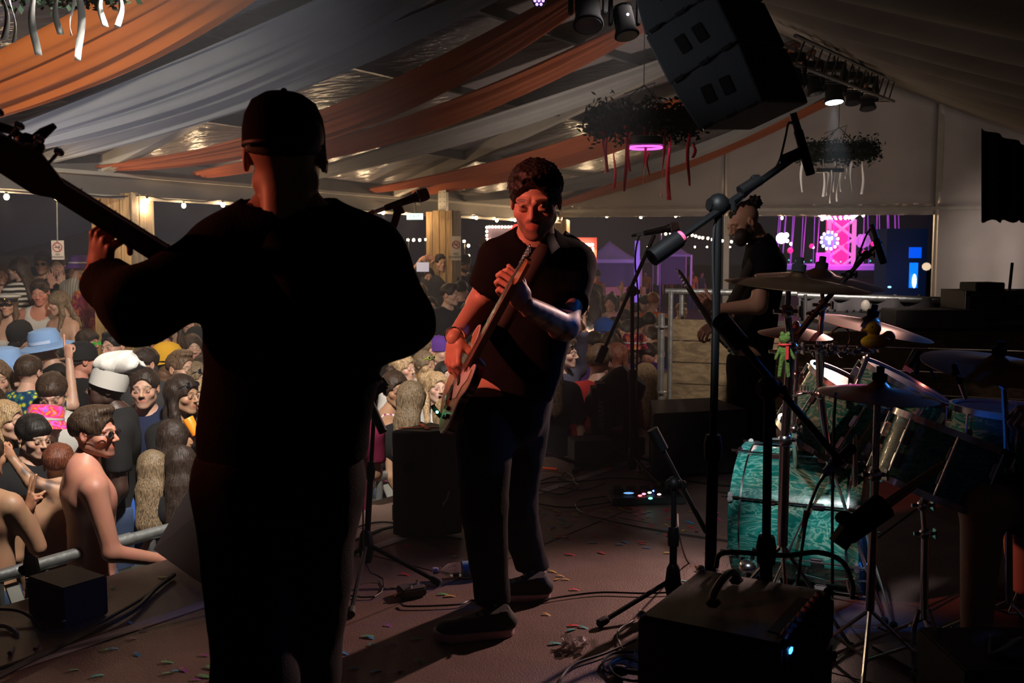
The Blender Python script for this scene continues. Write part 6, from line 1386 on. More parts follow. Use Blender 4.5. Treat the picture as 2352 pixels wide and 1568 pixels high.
def drum(name, label, c, ax, rad, dep, hoopm, lugs=8, h0=m_headw, h1=m_headd, grp='drums of the teal kit', rods=True, bass=False):
    """c = centre, ax = from the back head to the front head"""
    c = Vector(c); ax = Vector(ax).normalized(); r = thing(name, label, 'drum', tuple(c), grp)
    a = c-ax*dep/2
    MB().lathe([(rad, 0), (rad, dep)], a, ax, 48).build('shell', m_pearl, r)
    MB().lathe([(.001, -.006), (rad*.98, -.006)], a, ax, 40).build('batter_head', h0, r); MB().lathe([(.001, dep+.006), (rad*.98, dep+.006)], a, ax, 40).build('front_head', h1, r)
    w_ = .042 if bass else .022
    for k, h in ((0, -.018), (1, dep+.018-w_)):
        MB().lathe([(rad+.002, h), (rad+.013, h), (rad+.013, h+w_), (rad+.002, h+w_), (rad+.002, h)], a, ax, 48).build('hoop', hoopm if bass else CHROME, r)
        if bass: MB().lathe([(rad+.004, h+(w_ if k == 0 else -.006)), (rad+.016, h+(w_ if k == 0 else -.006)), (rad+.016, h+(w_+.007 if k == 0 else .001)), (rad+.004, h+(w_+.007 if k == 0 else .001))], a, ax, 48).build('counter_ring', CHROME, r)
    x = ax.cross(Vector((0, 0, 1))).normalized(); y = ax.cross(x)
    for i in range(lugs):
        t = 2*PI*(i+.5)/lugs; o_ = (x*math.cos(t)+y*math.sin(t)); p0 = a+o_*(rad+.018)
        l = MB().tube([p0+ax*.0, p0+ax*dep], .0042, 6)
        for q in (.30, .70): l.box(a+o_*(rad+.009)+ax*dep*q, (.018, .022, .05), frame(ax, x), bev=.004)
        l.build('lug', CHROME, r)
        if bass:
            for h in (-.012, dep+.012): MB().box(a+o_*(rad+.018)+ax*h, (.022, .040, .020), frame(ax, o_), bev=.004).tube([a+o_*(rad+.02)+ax*(h-.035), a+o_*(rad+.02)+ax*(h+.035)], .006, 6).build('claw', CHROME, r)
    return r
bax = Vector((-.90, .43, 0)).normalized()
bc_ = P(1845, 1205, 4.02); bc_.z = .285
bd = drum('bass_drum', 'large teal pearl bass drum lying on its side at the centre of the kit', bc_, bax, .270, .46, m_pearl, 8, m_headw, m_headw, bass=True)
for s_ in (-1, 1):
    x = bax.cross(Vector((0, 0, 1))).normalized(); q = bc_+bax*.16+x*s_*.2-Vector((0, 0, .18)); MB().tube([q, Vector((q.x+x.x*s_*.14+bax.x*.1, q.y+x.y*s_*.14+bax.y*.1, .01))], .010).ball(q, .022, 8).build('spur', CHROME, bd)
q = bc_+Vector((0, 0, .27)); MB().box(q+Vector((0, 0, .02)), (.09, .06, .035), None, bev=.008).tube([q+Vector((0, 0, .03)), q+Vector((0, 0, .10))], .017).build('tom_mount', CHROME, bd)
MB().tube(curve([P(1655, 1196, 3.9), P(1642, 1185, 3.9), P(1648, 1178, 3.95)], 10), .006, 6).build('pink_tab', mat('pink_tape', (.6, .08, .2), .6), bd)
drum('tom_drum', 'teal pearl rack tom tilted behind the low cymbal', P(1915, 950, 3.86), (.42, -.22, .88), .165, .24, CHROME, 6)
drum('tom_drum', 'teal second rack tom tilted away, with a dark head', P(2050, 925, 3.95), (.42, -.16, .88), .175, .18, CHROME, 6, h1=m_headd)
drum('floor_tom', 'teal floor tom with a pale head tilted towards the drummer', P(2185, 998, 3.25)-Vector((.36, .02, .93)).normalized()*.10, (.36, .02, .93), .185, .20, CHROME, 8, h1=m_headw)
drum('floor_tom', 'teal floor tom cut by the right edge of the picture', P(2320, 1030, 3.5), (.05, .0, 1), .20, .26, CHROME, 8, h1=m_headd)
def cymbal(label, px, py, d, wpx, tilt, yaw=0, top=True, bell=.13, color=None):
    c = P(px, py, d); rad = wpx/2*d/F; r = thing('cymbal', label, 'cymbal', tuple(c), 'cymbals of the drum kit')
    nrm = Vector((math.sin(math.radians(tilt)), -math.sin(math.radians(yaw)), math.cos(math.radians(tilt)))).normalized()
    pr = [(.004, .030), (rad*bell*.5, .027), (rad*bell, .014), (rad*bell*1.25, .007), (rad*.6, -.004), (rad, -.020), (rad, -.0215), (rad*.6, -.0055), (rad*bell*1.2, .005), (.004, .028)]
    MB().lathe(pr, c, nrm, 56).build('plate', m_cym, r)
    if top: MB().lathe([(.022, .026), (.022, .046), (.012, .05), (.012, .068), (.0, .07)], c, nrm, 14).build('wing_nut', MATTE, r)
    return r, c
def chrome_stand(label, pts, feet=None, r0=.0125, blue=True, name='cymbal_stand', extra=(), mats=CHROME):
    """pts from the top down to the base"""
    pts = [Vector(p) for p in pts]; b_ = pts[-1]; r = thing(name, label, 'stand', (b_.x, b_.y, 0), 'chrome cymbal stands')
    for i in range(len(pts)-1):
        MB().tube([pts[i], pts[i+1]], [r0*(.62+.2*i), r0*(.62+.2*i)], 10).build('tube', mats, r)
        if i: MB().ball(pts[i], r0*1.7, 8).tube([pts[i]+Vector((-r0*3, 0, 0)), pts[i]+Vector((r0*2.2, 0, 0))], r0*.55, 6).box(pts[i]+Vector((r0*2.6, 0, 0)), (r0*.5, r0*2.2, r0*2.6), None, bev=.002).build('wing_clamp', mats, r)
    if feet:
        for i in range(3):
            a = 2*PI*i/3+feet[1]; o_ = Vector((math.cos(a), math.sin(a), 0)); f = Vector((b_.x, b_.y, 0))+o_*feet[0]+Vector((0, 0, .014)); l = MB().tube([b_+Vector((0, 0, .0)), f], r0*.5, 6).tube([Vector((b_.x, b_.y, .10)), f*.5+Vector((b_.x, b_.y, .26))*.5], r0*.4, 6).build('leg', mats, r)
            MB().ball(f, .016, 8).build('rubber_foot', RUBBER, l)
    return r
cymbal('broad crash cymbal seen edge on, in front of the bearded bassist', 1832, 642, 3.05, 330, 4, 3)
cymbal('ride cymbal with high bell just behind the broad crash', 1884, 634, 3.45, 292, 5, 5, bell=.2)
cymbal('small low cymbal left of the first chrome stand', 1828, 756, 3.5, 170, 3, 4, top=False)
cymbal('tilted cymbal behind the rubber duck', 2000, 740, 3.7, 284, 11, 5)
cymbal('low shining cymbal above the teal rack tom', 2018, 893, 2.95, 272, 3, 2, bell=.16)
cymbal('large dim crash cymbal at the right edge', 2290, 832, 3.1, 330, 4, 9)
chrome_stand('thick ribbed chrome stand carrying the broad crash cymbal', [P(1812, 645, 3.05), P(1808, 715, 3.05), P(1817, 800, 3.05), P(1803, 1010, 3.1), P(1797, 1250, 3.2)], (.30, .4), .014)
chrome_stand('chrome stand under the ride cymbal, lit blue', [P(1886, 640, 3.45), P(1890, 700, 3.45), P(1880, 800, 3.5), P(1884, 905, 3.6), P(1905, 1060, 3.75)], (.25, 1.2), .012)
chrome_stand('chrome hi-hat stand under the low shining cymbal', [P(2018, 842, 2.95), P(2016, 905, 2.95), P(2010, 1090, 2.95), P(1998, 1400, 3.0)], (.26, .1), .013)
chrome_stand('chrome stand behind the rubber duck', [P(2003, 735, 3.7), P(2000, 800, 3.7), P(1960, 900, 3.7), P(1965, 1150, 3.75)], (.25, .8), .011)
chrome_stand('snare stand with curved claws in front of the drummer leg', [P(2125, 1105, 3.1), P(2120, 1160, 3.1), P(2125, 1225, 3.1), P(2122, 1420, 3.1)], (.28, .5), .012)
chrome_stand('chrome stand for the large crash at right', [P(2300, 838, 3.1), P(2306, 880, 3.1), P(2316, 1100, 3.2), P(2318, 1380, 3.4)], (.25, .9), .012)
r = chrome_stand('horizontal chrome rack arm and clamps below the low cymbal', [P(1766, 807, 3.6), P(1870, 806, 3.6), P(1930, 806, 3.62), P(1995, 808, 3.66)], None, .010, name='rack_arm')
for (x, y) in ((1905, 808), (1912, 798), (1935, 812), (1968, 806), (1985, 800), (1868, 775), (1876, 812)): MB().box(P(x, y, 3.58), (.030, .02, .022), Matrix.Rotation(.3*((x*7) % 5-2), 3, 'Y'), bev=.004).ball(P(x+5, y-8, 3.56), .010, 8).build('clamp', CHROME, r)
MB().tube([P(1890, 806, 3.6), P(1884, 905, 3.62)], .009).build('drop_tube', CHROME, r)
# second slim tube beside the ribbed stand
chrome_stand('slim chrome tube standing behind the ribbed stand', [P(1830, 765, 3.45), P(1830, 860, 3.45), P(1824, 985, 3.45), P(1828, 1070, 3.9)], None, .010)
# little cup with pins at the foot of the rack
r = thing('chrome_cup_holder', 'small wire cup clamped low beside the ribbed stand', 'holder', tuple(P(1845, 895, 3.5)))
for i in range(8): a = 2*PI*i/8; c = P(1845, 900, 3.5)+Vector((math.cos(a)*.016, math.sin(a)*.016, 0)); MB().tube([c, c+Vector((0, 0, .024))], .002, 5).build('pin', CHROME, r)
MB().lathe([(.03, 0), (.03, .006)], P(1845, 902, 3.5), (0, 0, 1), 16).tube([P(1845, 904, 3.5), P(1808, 912, 3.2)], .005).build('plate', CHROME, r)
# rubber duck
m_duck = mat('duck_yellow', (.85, .38, .01), .5); c = P(2010, 785, 2.95); r = thing('rubber_duck', 'yellow rubber duck perched on the hi-hat rod', 'toy', tuple(c))
def duckf(p):
    q = p-A3(c); d = ell(q, (0, 0, .0), (.042, .030, .022)); d = smin(d, ell(q, (.040, 0, .012), (.020, .014, .022), ), .012); d = smin(d, np.linalg.norm(q-A3((-.006, 0, .040)), axis=1)-.022, .008); d = smin(d, ell(q, (-.030, 0, .036), (.011, .010, .005)), .004); return smin(d, ell(q, (.012, -.026, .006), (.024, .008, .012)), .004)
v, f = nets(duckf, np.array(c)-.08, np.array(c)+.085, .0035); mesh_obj('body', v, f, m_duck, r)
MB().ball(c+Vector((-.016, -.018, .046)), .003, 6).build('eye', BLACK, r); MB().ball(c+Vector((-.034, 0, .036)), (.009, .009, .004), 8).build('beak', mat('beak_orange', (.7, .14, .01), .5), r)
# green plush toy hanging on the stand
c = P(1802, 800, 3.0); r = thing('plush_toy', 'small green plush toy with a red scarf tied to the ribbed stand', 'toy', tuple(c)); mg = mat('plush_green', (.07, .12, .015), .9, bump=(200, .5))
def toyf(p):
    q = p-A3(c); d = ell(q, (0, 0, .03), (.018, .014, .015)); d = smin(d, ell(q, (0, 0, -.01), (.014, .012, .026)), .008)
    for s_ in (-1, 1): d = smin(d, cone(q, (s_*.008, 0, -.03), (s_*.014, 0, -.085), .007, .006), .006); d = smin(d, cone(q, (s_*.012, 0, .005), (s_*.028, -.006, -.03), .005, .005), .004); d = smin(d, np.linalg.norm(q-A3((s_*.009, -.004, .045)), axis=1)-.007, .003)
    return d
v, f = nets(toyf, np.array(c)-.11, np.array(c)+.07, .0035); mesh_obj('body', v, f, mg, r)
MB().tube([c+Vector((.017*math.cos(t), .014*math.sin(t), .012)) for t in [2*PI*i/12 for i in range(13)]], .004, 5, False).box(c+Vector((.004, -.014, -.012)), (.009, .003, .04)).build('scarf', mat('toy_red', (.5, .02, .02), .8), r)
# drum sticks in a bag clipped to the stand
r = thing('stick_bag', 'black stick holder clipped to a stand with pale drum sticks in it', 'holder', tuple(P(1960, 1205, 2.75)))
a, b_ = P(1945, 1225, 2.75), P(2030, 1160, 2.78); MB().tube([a, b_], [.034, .040], 10).build('pouch', MATTE, r); MB().tube([P(1925, 1250, 2.75), P(1950, 1215, 2.75)], .03, 8).ball(P(1938, 1188, 2.75), (.026, .02, .02), 10).build('clamp', BLACK, r)
for k, (dx, dy) in enumerate(((0, 0), (9, 10))):
    q = thing('drum_stick', ['upper wooden drum stick poking from the black holder', 'lower wooden drum stick poking from the black holder'][k], 'drum stick', tuple(P(2010+dx, 1165+dy, 2.76)), 'drum sticks in the holder')
    e1 = P(2166, 1062+dy*.8, 2.8); s0 = P(2010+dx, 1168+dy, 2.76); MB().tube([s0, s0.lerp(e1, .8), s0.lerp(e1, .95), e1], [.0075, .0072, .005, .003], 8).ball(e1, .005, 8).build('shaft', mat('hickory', (.46, .27, .15), .5), q)
# ================================================================== microphones and stands
m_std = mat('stand_black', (.004, .004, .0045), .5, spec=.14)
def dyn_mic(a, b_, label, grille_end='b', big=1, ringc=None, parent=None):
    """handheld microphone from connector a to grille b"""
    a, b_ = Vector(a), Vector(b_); d = (b_-a).normalized(); L = (b_-a).length; r = thing('microphone', label, 'microphone', tuple(a), 'microphones on stage')
    MB().lathe([(.011*big, 0), (.0125*big, .01*big), (.0165*big, L*.62), (.020*big, L*.70), (.024*big, L*.74)], a, d, 18).build('handle', m_std, r)
    MB().lathe([(.0245*big, L*.74), (.026*big, L*.78), (.026*big, L*.92), (.021*big, L*.985), (.010*big, L), (.001, L)], a, d, 18).build('grille', mat('mic_grille', (.10, .065, .06), .45, .7, bump=(900, .6)), r)
    MB().lathe([(.0255*big, L*.75), (.0268*big, L*.76), (.0255*big, L*.775)], a, d, 18).build('collar', CHROME, r)
    MB().lathe([(.0095, -.045), (.010, -.01), (.010, 0)], a, d, 12).build('connector', CHROME, r); MB().lathe([(.008, -.075), (.0098, -.045)], a, d, 12).build('boot', ringc or BLACK, r)
    return r
def pencil_mic(a, b_, label, rad=.012, band=None):
    a, b_ = Vector(a), Vector(b_); d = (b_-a).normalized(); L = (b_-a).length; r = thing('microphone', label, 'microphone', tuple(a), 'microphones on stage')
    MB().lathe([(rad*.8, 0), (rad, .006), (rad, L-.004), (rad*.8, L)], a, d, 16).build('body', m_std, r); MB().lathe([(rad*.75, -.05), (rad*.85, 0)], a, d, 12).build('connector', band or CHROME, r)
    return r
def mic_stand(label, base, top, boom=None, feet=(.30, .3), clutch=True, foots=None, r0=.011, grp='black microphone stands', counter=None, tape=None):
    base, top = Vector(base), Vector(top); r = thing('microphone_stand', label, 'stand', (base.x, base.y, 0), grp); mid = base.lerp(top, .52)
    MB().tube([base, mid], r0*1.15, 10).build('lower_tube', m_std, r); MB().tube([mid, top], r0*.8, 10).build('upper_tube', m_std, r)
    MB().lathe([(r0*1.6, -.045), (r0*1.8, .0), (r0*1.4, .03)], mid, top-base, 12).build('height_clutch', m_std, r)
    if feet:
        fs = foots or [Vector((base.x, base.y, 0))+Vector((math.cos(2*PI*i/3+feet[1]), math.sin(2*PI*i/3+feet[1]), 0))*feet[0] for i in range(3)]
        MB().lathe([(.022, -.02), (.034, .03), (.026, .10), (.016, .12)], (base.x, base.y, max(.03, base.z-.02)), (0, 0, 1), 10).build('leg_hub', m_std, r)
        for f in fs:
            f = Vector(f); h0 = Vector((base.x, base.y, base.z+.04)); f.z = .015; l = MB().tube([h0, f], .0095, 8).build('leg', m_std, r); d = (f-h0).normalized(); MB().lathe([(.014, 0), (.017, .012), (.017, .04), (.010, .046)], f-d*.036, d, 10).build('rubber_foot', RUBBER, l)
    if boom:
        a, b_ = Vector(boom[0]), Vector(boom[1]); l = MB().tube([a, b_], r0*.72, 8).build('boom_arm', m_std, r); d = (a-b_).normalized(); L = (a-b_).length
        MB().tube([a, a+d*min(.10, L*.2)*-1], r0*1.7, 10).build('counterweight', m_std, r)
        MB().ball(top, r0*2.2, 10).tube([top+Vector((-.03, -.01, 0)), top+Vector((.03, .01, 0))], r0*1.2, 8).box(top+Vector((.04, .0, -.005)), (.012, .03, .03), None, bev=.004).build('boom_clutch', m_std, r)
        if tape: q = a.lerp(b_, tape[0]); MB().tube([q-d*.02, q+d*.02], r0*1.25, 10).build('pink_tape', mat('pink_tape', (.6, .1, .2), .6), r)
    elif tape: q = base.lerp(top, tape[0]); MB().tube([q, q+Vector((0, 0, .045))], r0*1.3, 10).build('pink_tape', mat('pink_tape', (.6, .1, .2), .6), r)
    return r
# vocal mic beside the bassist
b0 = G(842, 1322); 
mic_stand('vocal microphone stand with tripod base beside the bassist', Vector((b0.x, b0.y, .10)), P(862, 895, b0.y), (P(858, 915, b0.y), P(893, 545, b0.y-.1)), foots=[G(1008, 1345), G(806, 1418), G(770, 1318)])
ms = MB().tube([P(880, 992, b0.y-.15), P(850, 925, b0.y-.1)], .018, 12).build('grip_weight', m_std, bpy.data.objects['microphone_stand']); 
MB().box(P(868, 888, b0.y-.12), (.085, .04, .055), Matrix.Rotation(-.6, 3, 'Y'), bev=.008).build('drink_clamp', m_std, bpy.data.objects['microphone_stand']); MB().box(P(872, 880, b0.y-.15), (.028, .004, .012), Matrix.Rotation(-.6, 3, 'Y')).build('badge', CHROME, bpy.data.objects['microphone_stand'])
d_ = b0.y-.1
k_ = MB().tube([P(893, 545, d_), P(907, 512, d_)], [.018, .013], 10).ball(P(893, 517, d_-.02), .014, 10).tube([P(905, 515, d_), P(913, 488, d_)], .016, 10).tube([P(905, 484, d_), P(925, 476, d_)], [.021, .024], 12); k_.build('mic_clip', m_std, bpy.data.objects['microphone_stand'])
dyn_mic(P(884, 478, d_), P(985, 443, d_+.02), 'vocal microphone with dark red grille and red connector ring', big=1.0, ringc=mat('red_boot', (.55, .05, .03), .4))
def cable(label, pts, rad=.0045, m=None, n=40, grp='black cables on the stage', name='cable'):
    o = MB().tube(curve(pts, n), rad, 6).build(name, m or m_cable, None); return tag(o, label, 'cable', grp)
cable('thin microphone lead looping from the vocal microphone', [P(872, 482, d_), P(855, 484, d_), P(850, 497, d_), P(868, 520, d_+.02), P(890, 548, d_+.03), P(897, 700, d_+.05), P(850, 900, d_+.05), P(836, 1100, d_+.02), P(838, 1290, d_+.03), G(880, 1330, .01), G(860, 1370, .008), G(760, 1362, .008)], .0035)
# tall overhead boom stand
dd = 2.7; bb = G(1628, 1360)
mic_stand('tall thick boom stand holding the overhead microphone', Vector((P(1630, 1345, 2.85).x, 2.85, .06)), P(1650, 470, 2.85), (P(1497, 592, 2.75), P(1838, 352, 2.95)), (.36, .2), r0=.015, tape=(.16,))
q = bpy.data.objects['microphone_stand.001']; MB().tube([P(1500, 590, 2.75), P(1548, 556, 2.78)], .020, 10).build('counterweight', m_std, q); MB().ball(P(1733, 412, 2.88), .014, 8).tube([P(1700, 440, 2.86), P(1745, 412, 2.88)], .017, 10).build('boom_joint', m_std, q); MB().tube([P(1800, 368, 2.92), P(1842, 350, 2.95)], .017, 10).build('mic_clip', m_std, q)
pencil_mic(P(1832, 298, 2.95), P(1862, 402, 2.95), 'overhead pencil microphone pointing down from the tall boom', .014, mat('blue_band', (.12, .2, .4), .5))
cable('lead curling up to the overhead microphone', [P(1829, 290, 2.95), P(1812, 282, 2.95), P(1803, 320, 2.94), P(1785, 380, 2.92), P(1740, 425, 2.88), P(1690, 470, 2.86), P(1640, 520, 2.84), P(1640, 760, 2.84), P(1632, 1100, 2.84), P(1622, 1330, 2.86)], .0035)
# rear vocal mic stand
b1 = G(1452, 1092)
mic_stand('microphone stand behind the red polo man, angled boom', Vector((b1.x, b1.y, .08)), P(1452, 668, b1.y), (P(1374, 832, b1.y-.2), P(1503, 540, b1.y)), (.36, .9), r0=.016)
dyn_mic(P(1478, 536, b1.y), P(1560, 520, b1.y), 'dim vocal microphone at the end of the angled boom', big=1.25)
cable('pink lit lead hanging from the rear vocal microphone', [P(1476, 537, b1.y), P(1466, 548, b1.y), P(1459, 600, b1.y), P(1466, 700, b1.y-.03), P(1462, 900, b1.y-.03), G(1470, 1085, .01)], .006)
# stand in front at centre right
b2 = G(1545, 1392)
mic_stand('short boom stand in front of the bass drum with a foot by the amplifier', Vector((b2.x, b2.y, .07)), P(1548, 1110, b2.y), (P(1498, 985, b2.y), P(1622, 1222, b2.y)), foots=[G(1378, 1440), G(1560, 1352), G(1670, 1470)], r0=.013)
# tom mic boom in the foreground
mic_stand('black boom stand standing in front of the bass drum', Vector((P(1762, 1330, 2.6).x, 2.6, .12)), P(1765, 892, 2.6), (P(1655, 735, 2.6), P(1932, 1062, 2.9)), (.3, .5), r0=.015, tape=(.45,))
DM = r = thing('microphone', 'black microphone with blue ringed connector above the bass drum', 'microphone', tuple(P(1940, 1055, 2.95)), 'microphones on stage')
MB().tube([P(1955, 1030, 3.0), P(1908, 1072, 2.9)], [.018, .014], 12).build('body', m_std, r); MB().tube([P(1908, 1072, 2.9), P(1898, 1085, 2.88)], .0135, 10).build('ring', mat('blue_label', (.25, .4, .75), .5), r)
cable('microphone lead falling in front of the bass drum, with a red tag', [P(1897, 1087, 2.88), P(1876, 1120, 2.85), P(1855, 1180, 2.82), P(1842, 1260, 2.8), P(1832, 1340, 2.8)], .0045)
MB().tube([P(1851, 1172, 2.815), P(1845, 1212, 2.805)], .006, 8).build('red_tag', mat('pink_tape', (.6, .1, .2), .6), DM)
cable('straight thin lead hanging from the low cymbal to the floor', [P(1920, 900, 2.9), P(1915, 980, 2.9), P(1912, 1150, 2.88), P(1912, 1340, 2.86)], .0045)
# small overhead at right and tom mic with clip
r = chrome_stand('slim black boom holding a small microphone right of the fair ride', [P(2024, 555, 3.3), P(1990, 585, 3.3), P(1950, 630, 3.32), P(1870, 720, 3.4), P(1808, 800, 3.45)], None, .009, name='microphone_boom', mats=m_std)
pencil_mic(P(2012, 548, 3.3), P(2030, 605, 3.3), 'small pencil microphone with white ring in front of the fair ride', .012, mat('white_ring', (.6, .58, .55), .5))
cable('thin lead arching to the small pencil microphone', [P(2010, 536, 3.3), P(2003, 524, 3.3), P(1990, 540, 3.3), P(1970, 590, 3.31), P(1954, 630, 3.32)], .0035)
cable('ring shaped loop of thin wire above the rack toms', [P(1914, 795, 3.6), P(1908, 770, 3.6), P(1925, 752, 3.6), P(1945, 755, 3.6), P(1952, 778, 3.6), P(1943, 800, 3.6)], .003)
r = thing('microphone', 'clip on tom microphone with a white sticker, near the right cymbal', 'microphone', tuple(P(2100, 830, 3.4)), 'microphones on stage')
MB().tube([P(2080, 850, 3.4), P(2108, 805, 3.4)], [.013, .016], 10).build('body', m_std, r); MB().box(P(2085, 848, 3.38), (.030, .003, .016), Matrix.Rotation(.5, 3, 'Y')).build('sticker', mat('sticker_white', (.6, .5, .55), .5), r)
for k in (0, 1, 2): MB().tube([P(2112, 808, 3.4), P((2100, 2108, 2150)[k], (860, 860, 870)[k], 3.45)], .005, 6).build('arm', m_std, r)
pencil_mic(P(2206, 880, 3.0), P(2190, 835, 3.0), 'small grey microphone hanging under the large crash', .010)
# kick microphone
r = thing('kick_microphone', 'chrome and purple lit microphone at the foot of the bass drum', 'microphone', tuple(G(1722, 1318)))
c = P(1720, 1300, 3.75); MB().ball(c, (.04, .04, .03), 12).tube([c+Vector((-.03, 0, 0)), c+Vector((.05, 0, .01))], .02, 10).build('body', CHROME, r); MB().tube([c+Vector((.01, 0, .02)), c+Vector((.02, 0, .07))], .008, 6).build('swivel', m_std, r); MB().tube([c, Vector((c.x, c.y, .01))], .010, 8).lathe([(.06, 0), (.06, .012)], (c.x, c.y, 0), (0, 0, 1), 16).build('foot', m_std, r)
# ================================================================== speakers and boxes on the stage
def monitor(label, poly, zt_, d, name='monitor_speaker'):
    """poly: top face pixels in order; extruded down to the floor"""
    t = [G(x, y, zt_) for x, y in poly]; r = thing(name, label, 'speaker', (sum(v.x for v in t)/4, sum(v.y for v in t)/4, 0), 'monitor speakers on stage')
    n = len(t); bt = [Vector((v.x, v.y, .01)) for v in t]; m = MB().add(t+bt, [tuple(range(n)), tuple(range(2*n-1, n-1, -1))]+[(i, n+i, n+(i+1) % n, (i+1) % n) for i in range(n)])
    o = m.build('cabinet', m_cabm, r, False); md = o.modifiers.new('bevel', 'BEVEL'); md.width = .012; md.segments = 2
    return r, t
m_cabm = mat('monitor_paint', (.019, .017, .020), .65, bump=(200, .2))
r, t = monitor('black monitor box with an orange tape cross on top', [(898, 988), (985, 992), (1062, 985), (990, 968)], .52, 0)
mo_ = mat('orange_tape', (.85, .10, .02), .6)
up = Vector((0, 0, .003)); c0 = (t[0]+t[2])/2
for a, b_, w_ in ((G(914, 984, .52), G(1034, 980, .52), .016), (G(966, 974, .52), G(983, 986, .52), .022)):
    d = (b_-a).normalized(); MB().box((a+b_)/2+up, ((b_-a).length, w_, .002), Matrix((d, Vector((0, 0, 1)).cross(d), Vector((0, 0, 1)))).transposed()).build('tape_strip', mo_, r, False)
for i in range(1): q = (t[0]+t[1])/2; q.z = .35; MB().lathe([(.03, 0), (.03, .006)], q+Vector((0, -.012, 0)), (0, -1, 0), 16).build('badge', m_std, r)
r, t = monitor('large dark wedge monitor in front of the timber wall', [(1492, 918), (1640, 912), (1720, 940), (1500, 950)], .40, 0)
q = thing('monitor_speaker', 'dark wedge monitor half hidden behind the bassist legs', 'speaker', tuple(G(420, 1330)), 'monitor speakers on stage')
wq = [G(355, 1240), G(500, 1335), G(520, 1240), G(400, 1200)]; wt = [P(470, 1010, wq[0].y-.1), P(520, 1010, wq[1].y+.1), P(540, 1015, wq[2].y+.05), P(480, 1012, wq[3].y)]
a = G(352, 1262); b_ = G(470, 1345); n_ = Vector((b_.y-a.y, a.x-b_.x, 0)).normalized(); c3 = P(462, 1035, (a.y+b_.y)/2+.1)
m = MB(); dq = (b_-a); base = [a, b_, b_+Vector((.45, .25, 0)), a+Vector((.45, .25, 0))]; tp_ = [a+Vector((.26, .10, .46)), b_+Vector((.18, .10, .46)), b_+Vector((.45, .25, .42)), a+Vector((.45, .25, .42))]
m.add(base+tp_, [(3, 2, 1, 0), (4, 5, 6, 7), (0, 1, 5, 4), (1, 2, 6, 5), (2, 3, 7, 6), (3, 0, 4, 7)]); m.build('cabinet', m_cabm, q, False)
def box_thing(name, label, cat, px, py, size, yaw, m, z=0, grp=None, bev=.006):
    g0 = G(px, py, z); r = thing(name, label, cat, tuple(g0), grp); R_ = Matrix.Rotation(math.radians(yaw), 3, 'Z'); MB().box(g0+Vector((0, 0, size[2]/2+.002)), size, R_, bev=bev).build('case', m, r, False); return r, g0, R_
r, g0, R_ = box_thing('floor_lamp_box', 'small black box light at lower left beside the barrier', 'box', 158, 1412, (.24, .18, .15), -35, m_cabm)
MB().ball(g0+R_@Vector((-.12, -.09, .14)), .008, 6).ball(g0+R_@Vector((.12, -.09, .03)), .008, 6).build('corner_bolt', CHROME, r)
r, g0, R_ = box_thing('junction_box', 'small dark box on the floor under the taped monitor', 'box', 945, 1192, (.17, .13, .09), -8, m_cabm)
r, g0, R_ = box_thing('distribution_box', 'low black box left of the sharp beam lamp', 'box', 1355, 1070, (.25, .2, .18), 10, m_cabm)
r, g0, R_ = box_thing('power_box', 'black power box on the floor right of the beam lamp', 'box', 1432, 1040, (.26, .18, .12), 5, m_cabm)
# moving head with the word on its side
c = P(1402, 940, 6.6); r = thing('beam_lamp', 'big dark moving beam lamp standing on the stage edge in front of the red polo', 'stage lamp', (c.x, c.y, 0))
MB().box(Vector((c.x, c.y, .09)), (.36, .30, .16), None, bev=.02).build('base', m_std, r, False)
MB().box(P(1378, 950, 6.5), (.12, .22, .42), None, bev=.03).build('yoke_arm', m_std, r, False); MB().box(P(1446, 955, 6.6), (.10, .22, .38), None, bev=.03).build('yoke_arm', m_std, r, False)
MB().lathe([(.10, -.19), (.15, -.12), (.16, .02), (.14, .14), (.11, .20), (.10, .21)], P(1410, 915, 6.6), (.5, -.1, .6), 20).build('head', m_std, r)
text('SHARPY', .052, P(1382, 950, 6.38), Matrix.Rotation(-PI/2*1.0, 3, 'Y')@Euler((PI/2, 0, 0)).to_matrix(), mat('lamp_letters', (.22, .22, .23), .5), r)
# effect pedals
r, g0, R_ = box_thing('effect_pedal', 'small flat pedal with two knobs near the tripod foot', 'pedal', 945, 1366, (.10, .085, .035), 25, mat('pedal_grey', (.05, .045, .045), .5))
for k in (-1, 1): MB().lathe([(.007, 0), (.006, .012)], g0+R_@Vector((.01+.02*k, .018*k, .037)), (0, 0, 1), 10).build('knob', CHROME, r)
MB().tube([g0+R_@Vector((-.05, -.02, .018)), g0+R_@Vector((-.085, -.03, .016))], .008, 8).build('jack', mat('brass', (.5, .3, .12), .3, 1), r)
r, g0, R_ = box_thing('pedal_board', 'pedal board with tiny coloured lights near the rear bassist', 'pedal board', 1482, 1150, (.40, .20, .04), 4, m_cabm)
for i, (x, y, cc_, st_) in enumerate(((1470, 1138, (1, .1, .1), 5), (1479, 1134, (1, .15, .3), 5), (1492, 1131, (.5, 1, .5), 4), (1503, 1127, (.1, .2, 1), 8), (1494, 1144, (.1, 1, .9), 6), (1514, 1135, (.9, .5, .5), 3), (1444, 1132, (.2, .5, 1), 1))):
    MB().ball(G(x, y, .055), (.012 if i < 6 else .03, .006, .006), 6).build('led', mat('led_%d' % i if False else ('led_red', 'led_rose', 'led_lime', 'led_blue', 'led_aqua', 'led_peach', 'led_sky')[i], cc_, .4, emit=(cc_, st_)), r)
for i in range(5): MB().box(g0+Vector((-.15+i*.075, .01, .06)), (.055, .09, .03), None, bev=.004).build('pedal', m_std, r, False)
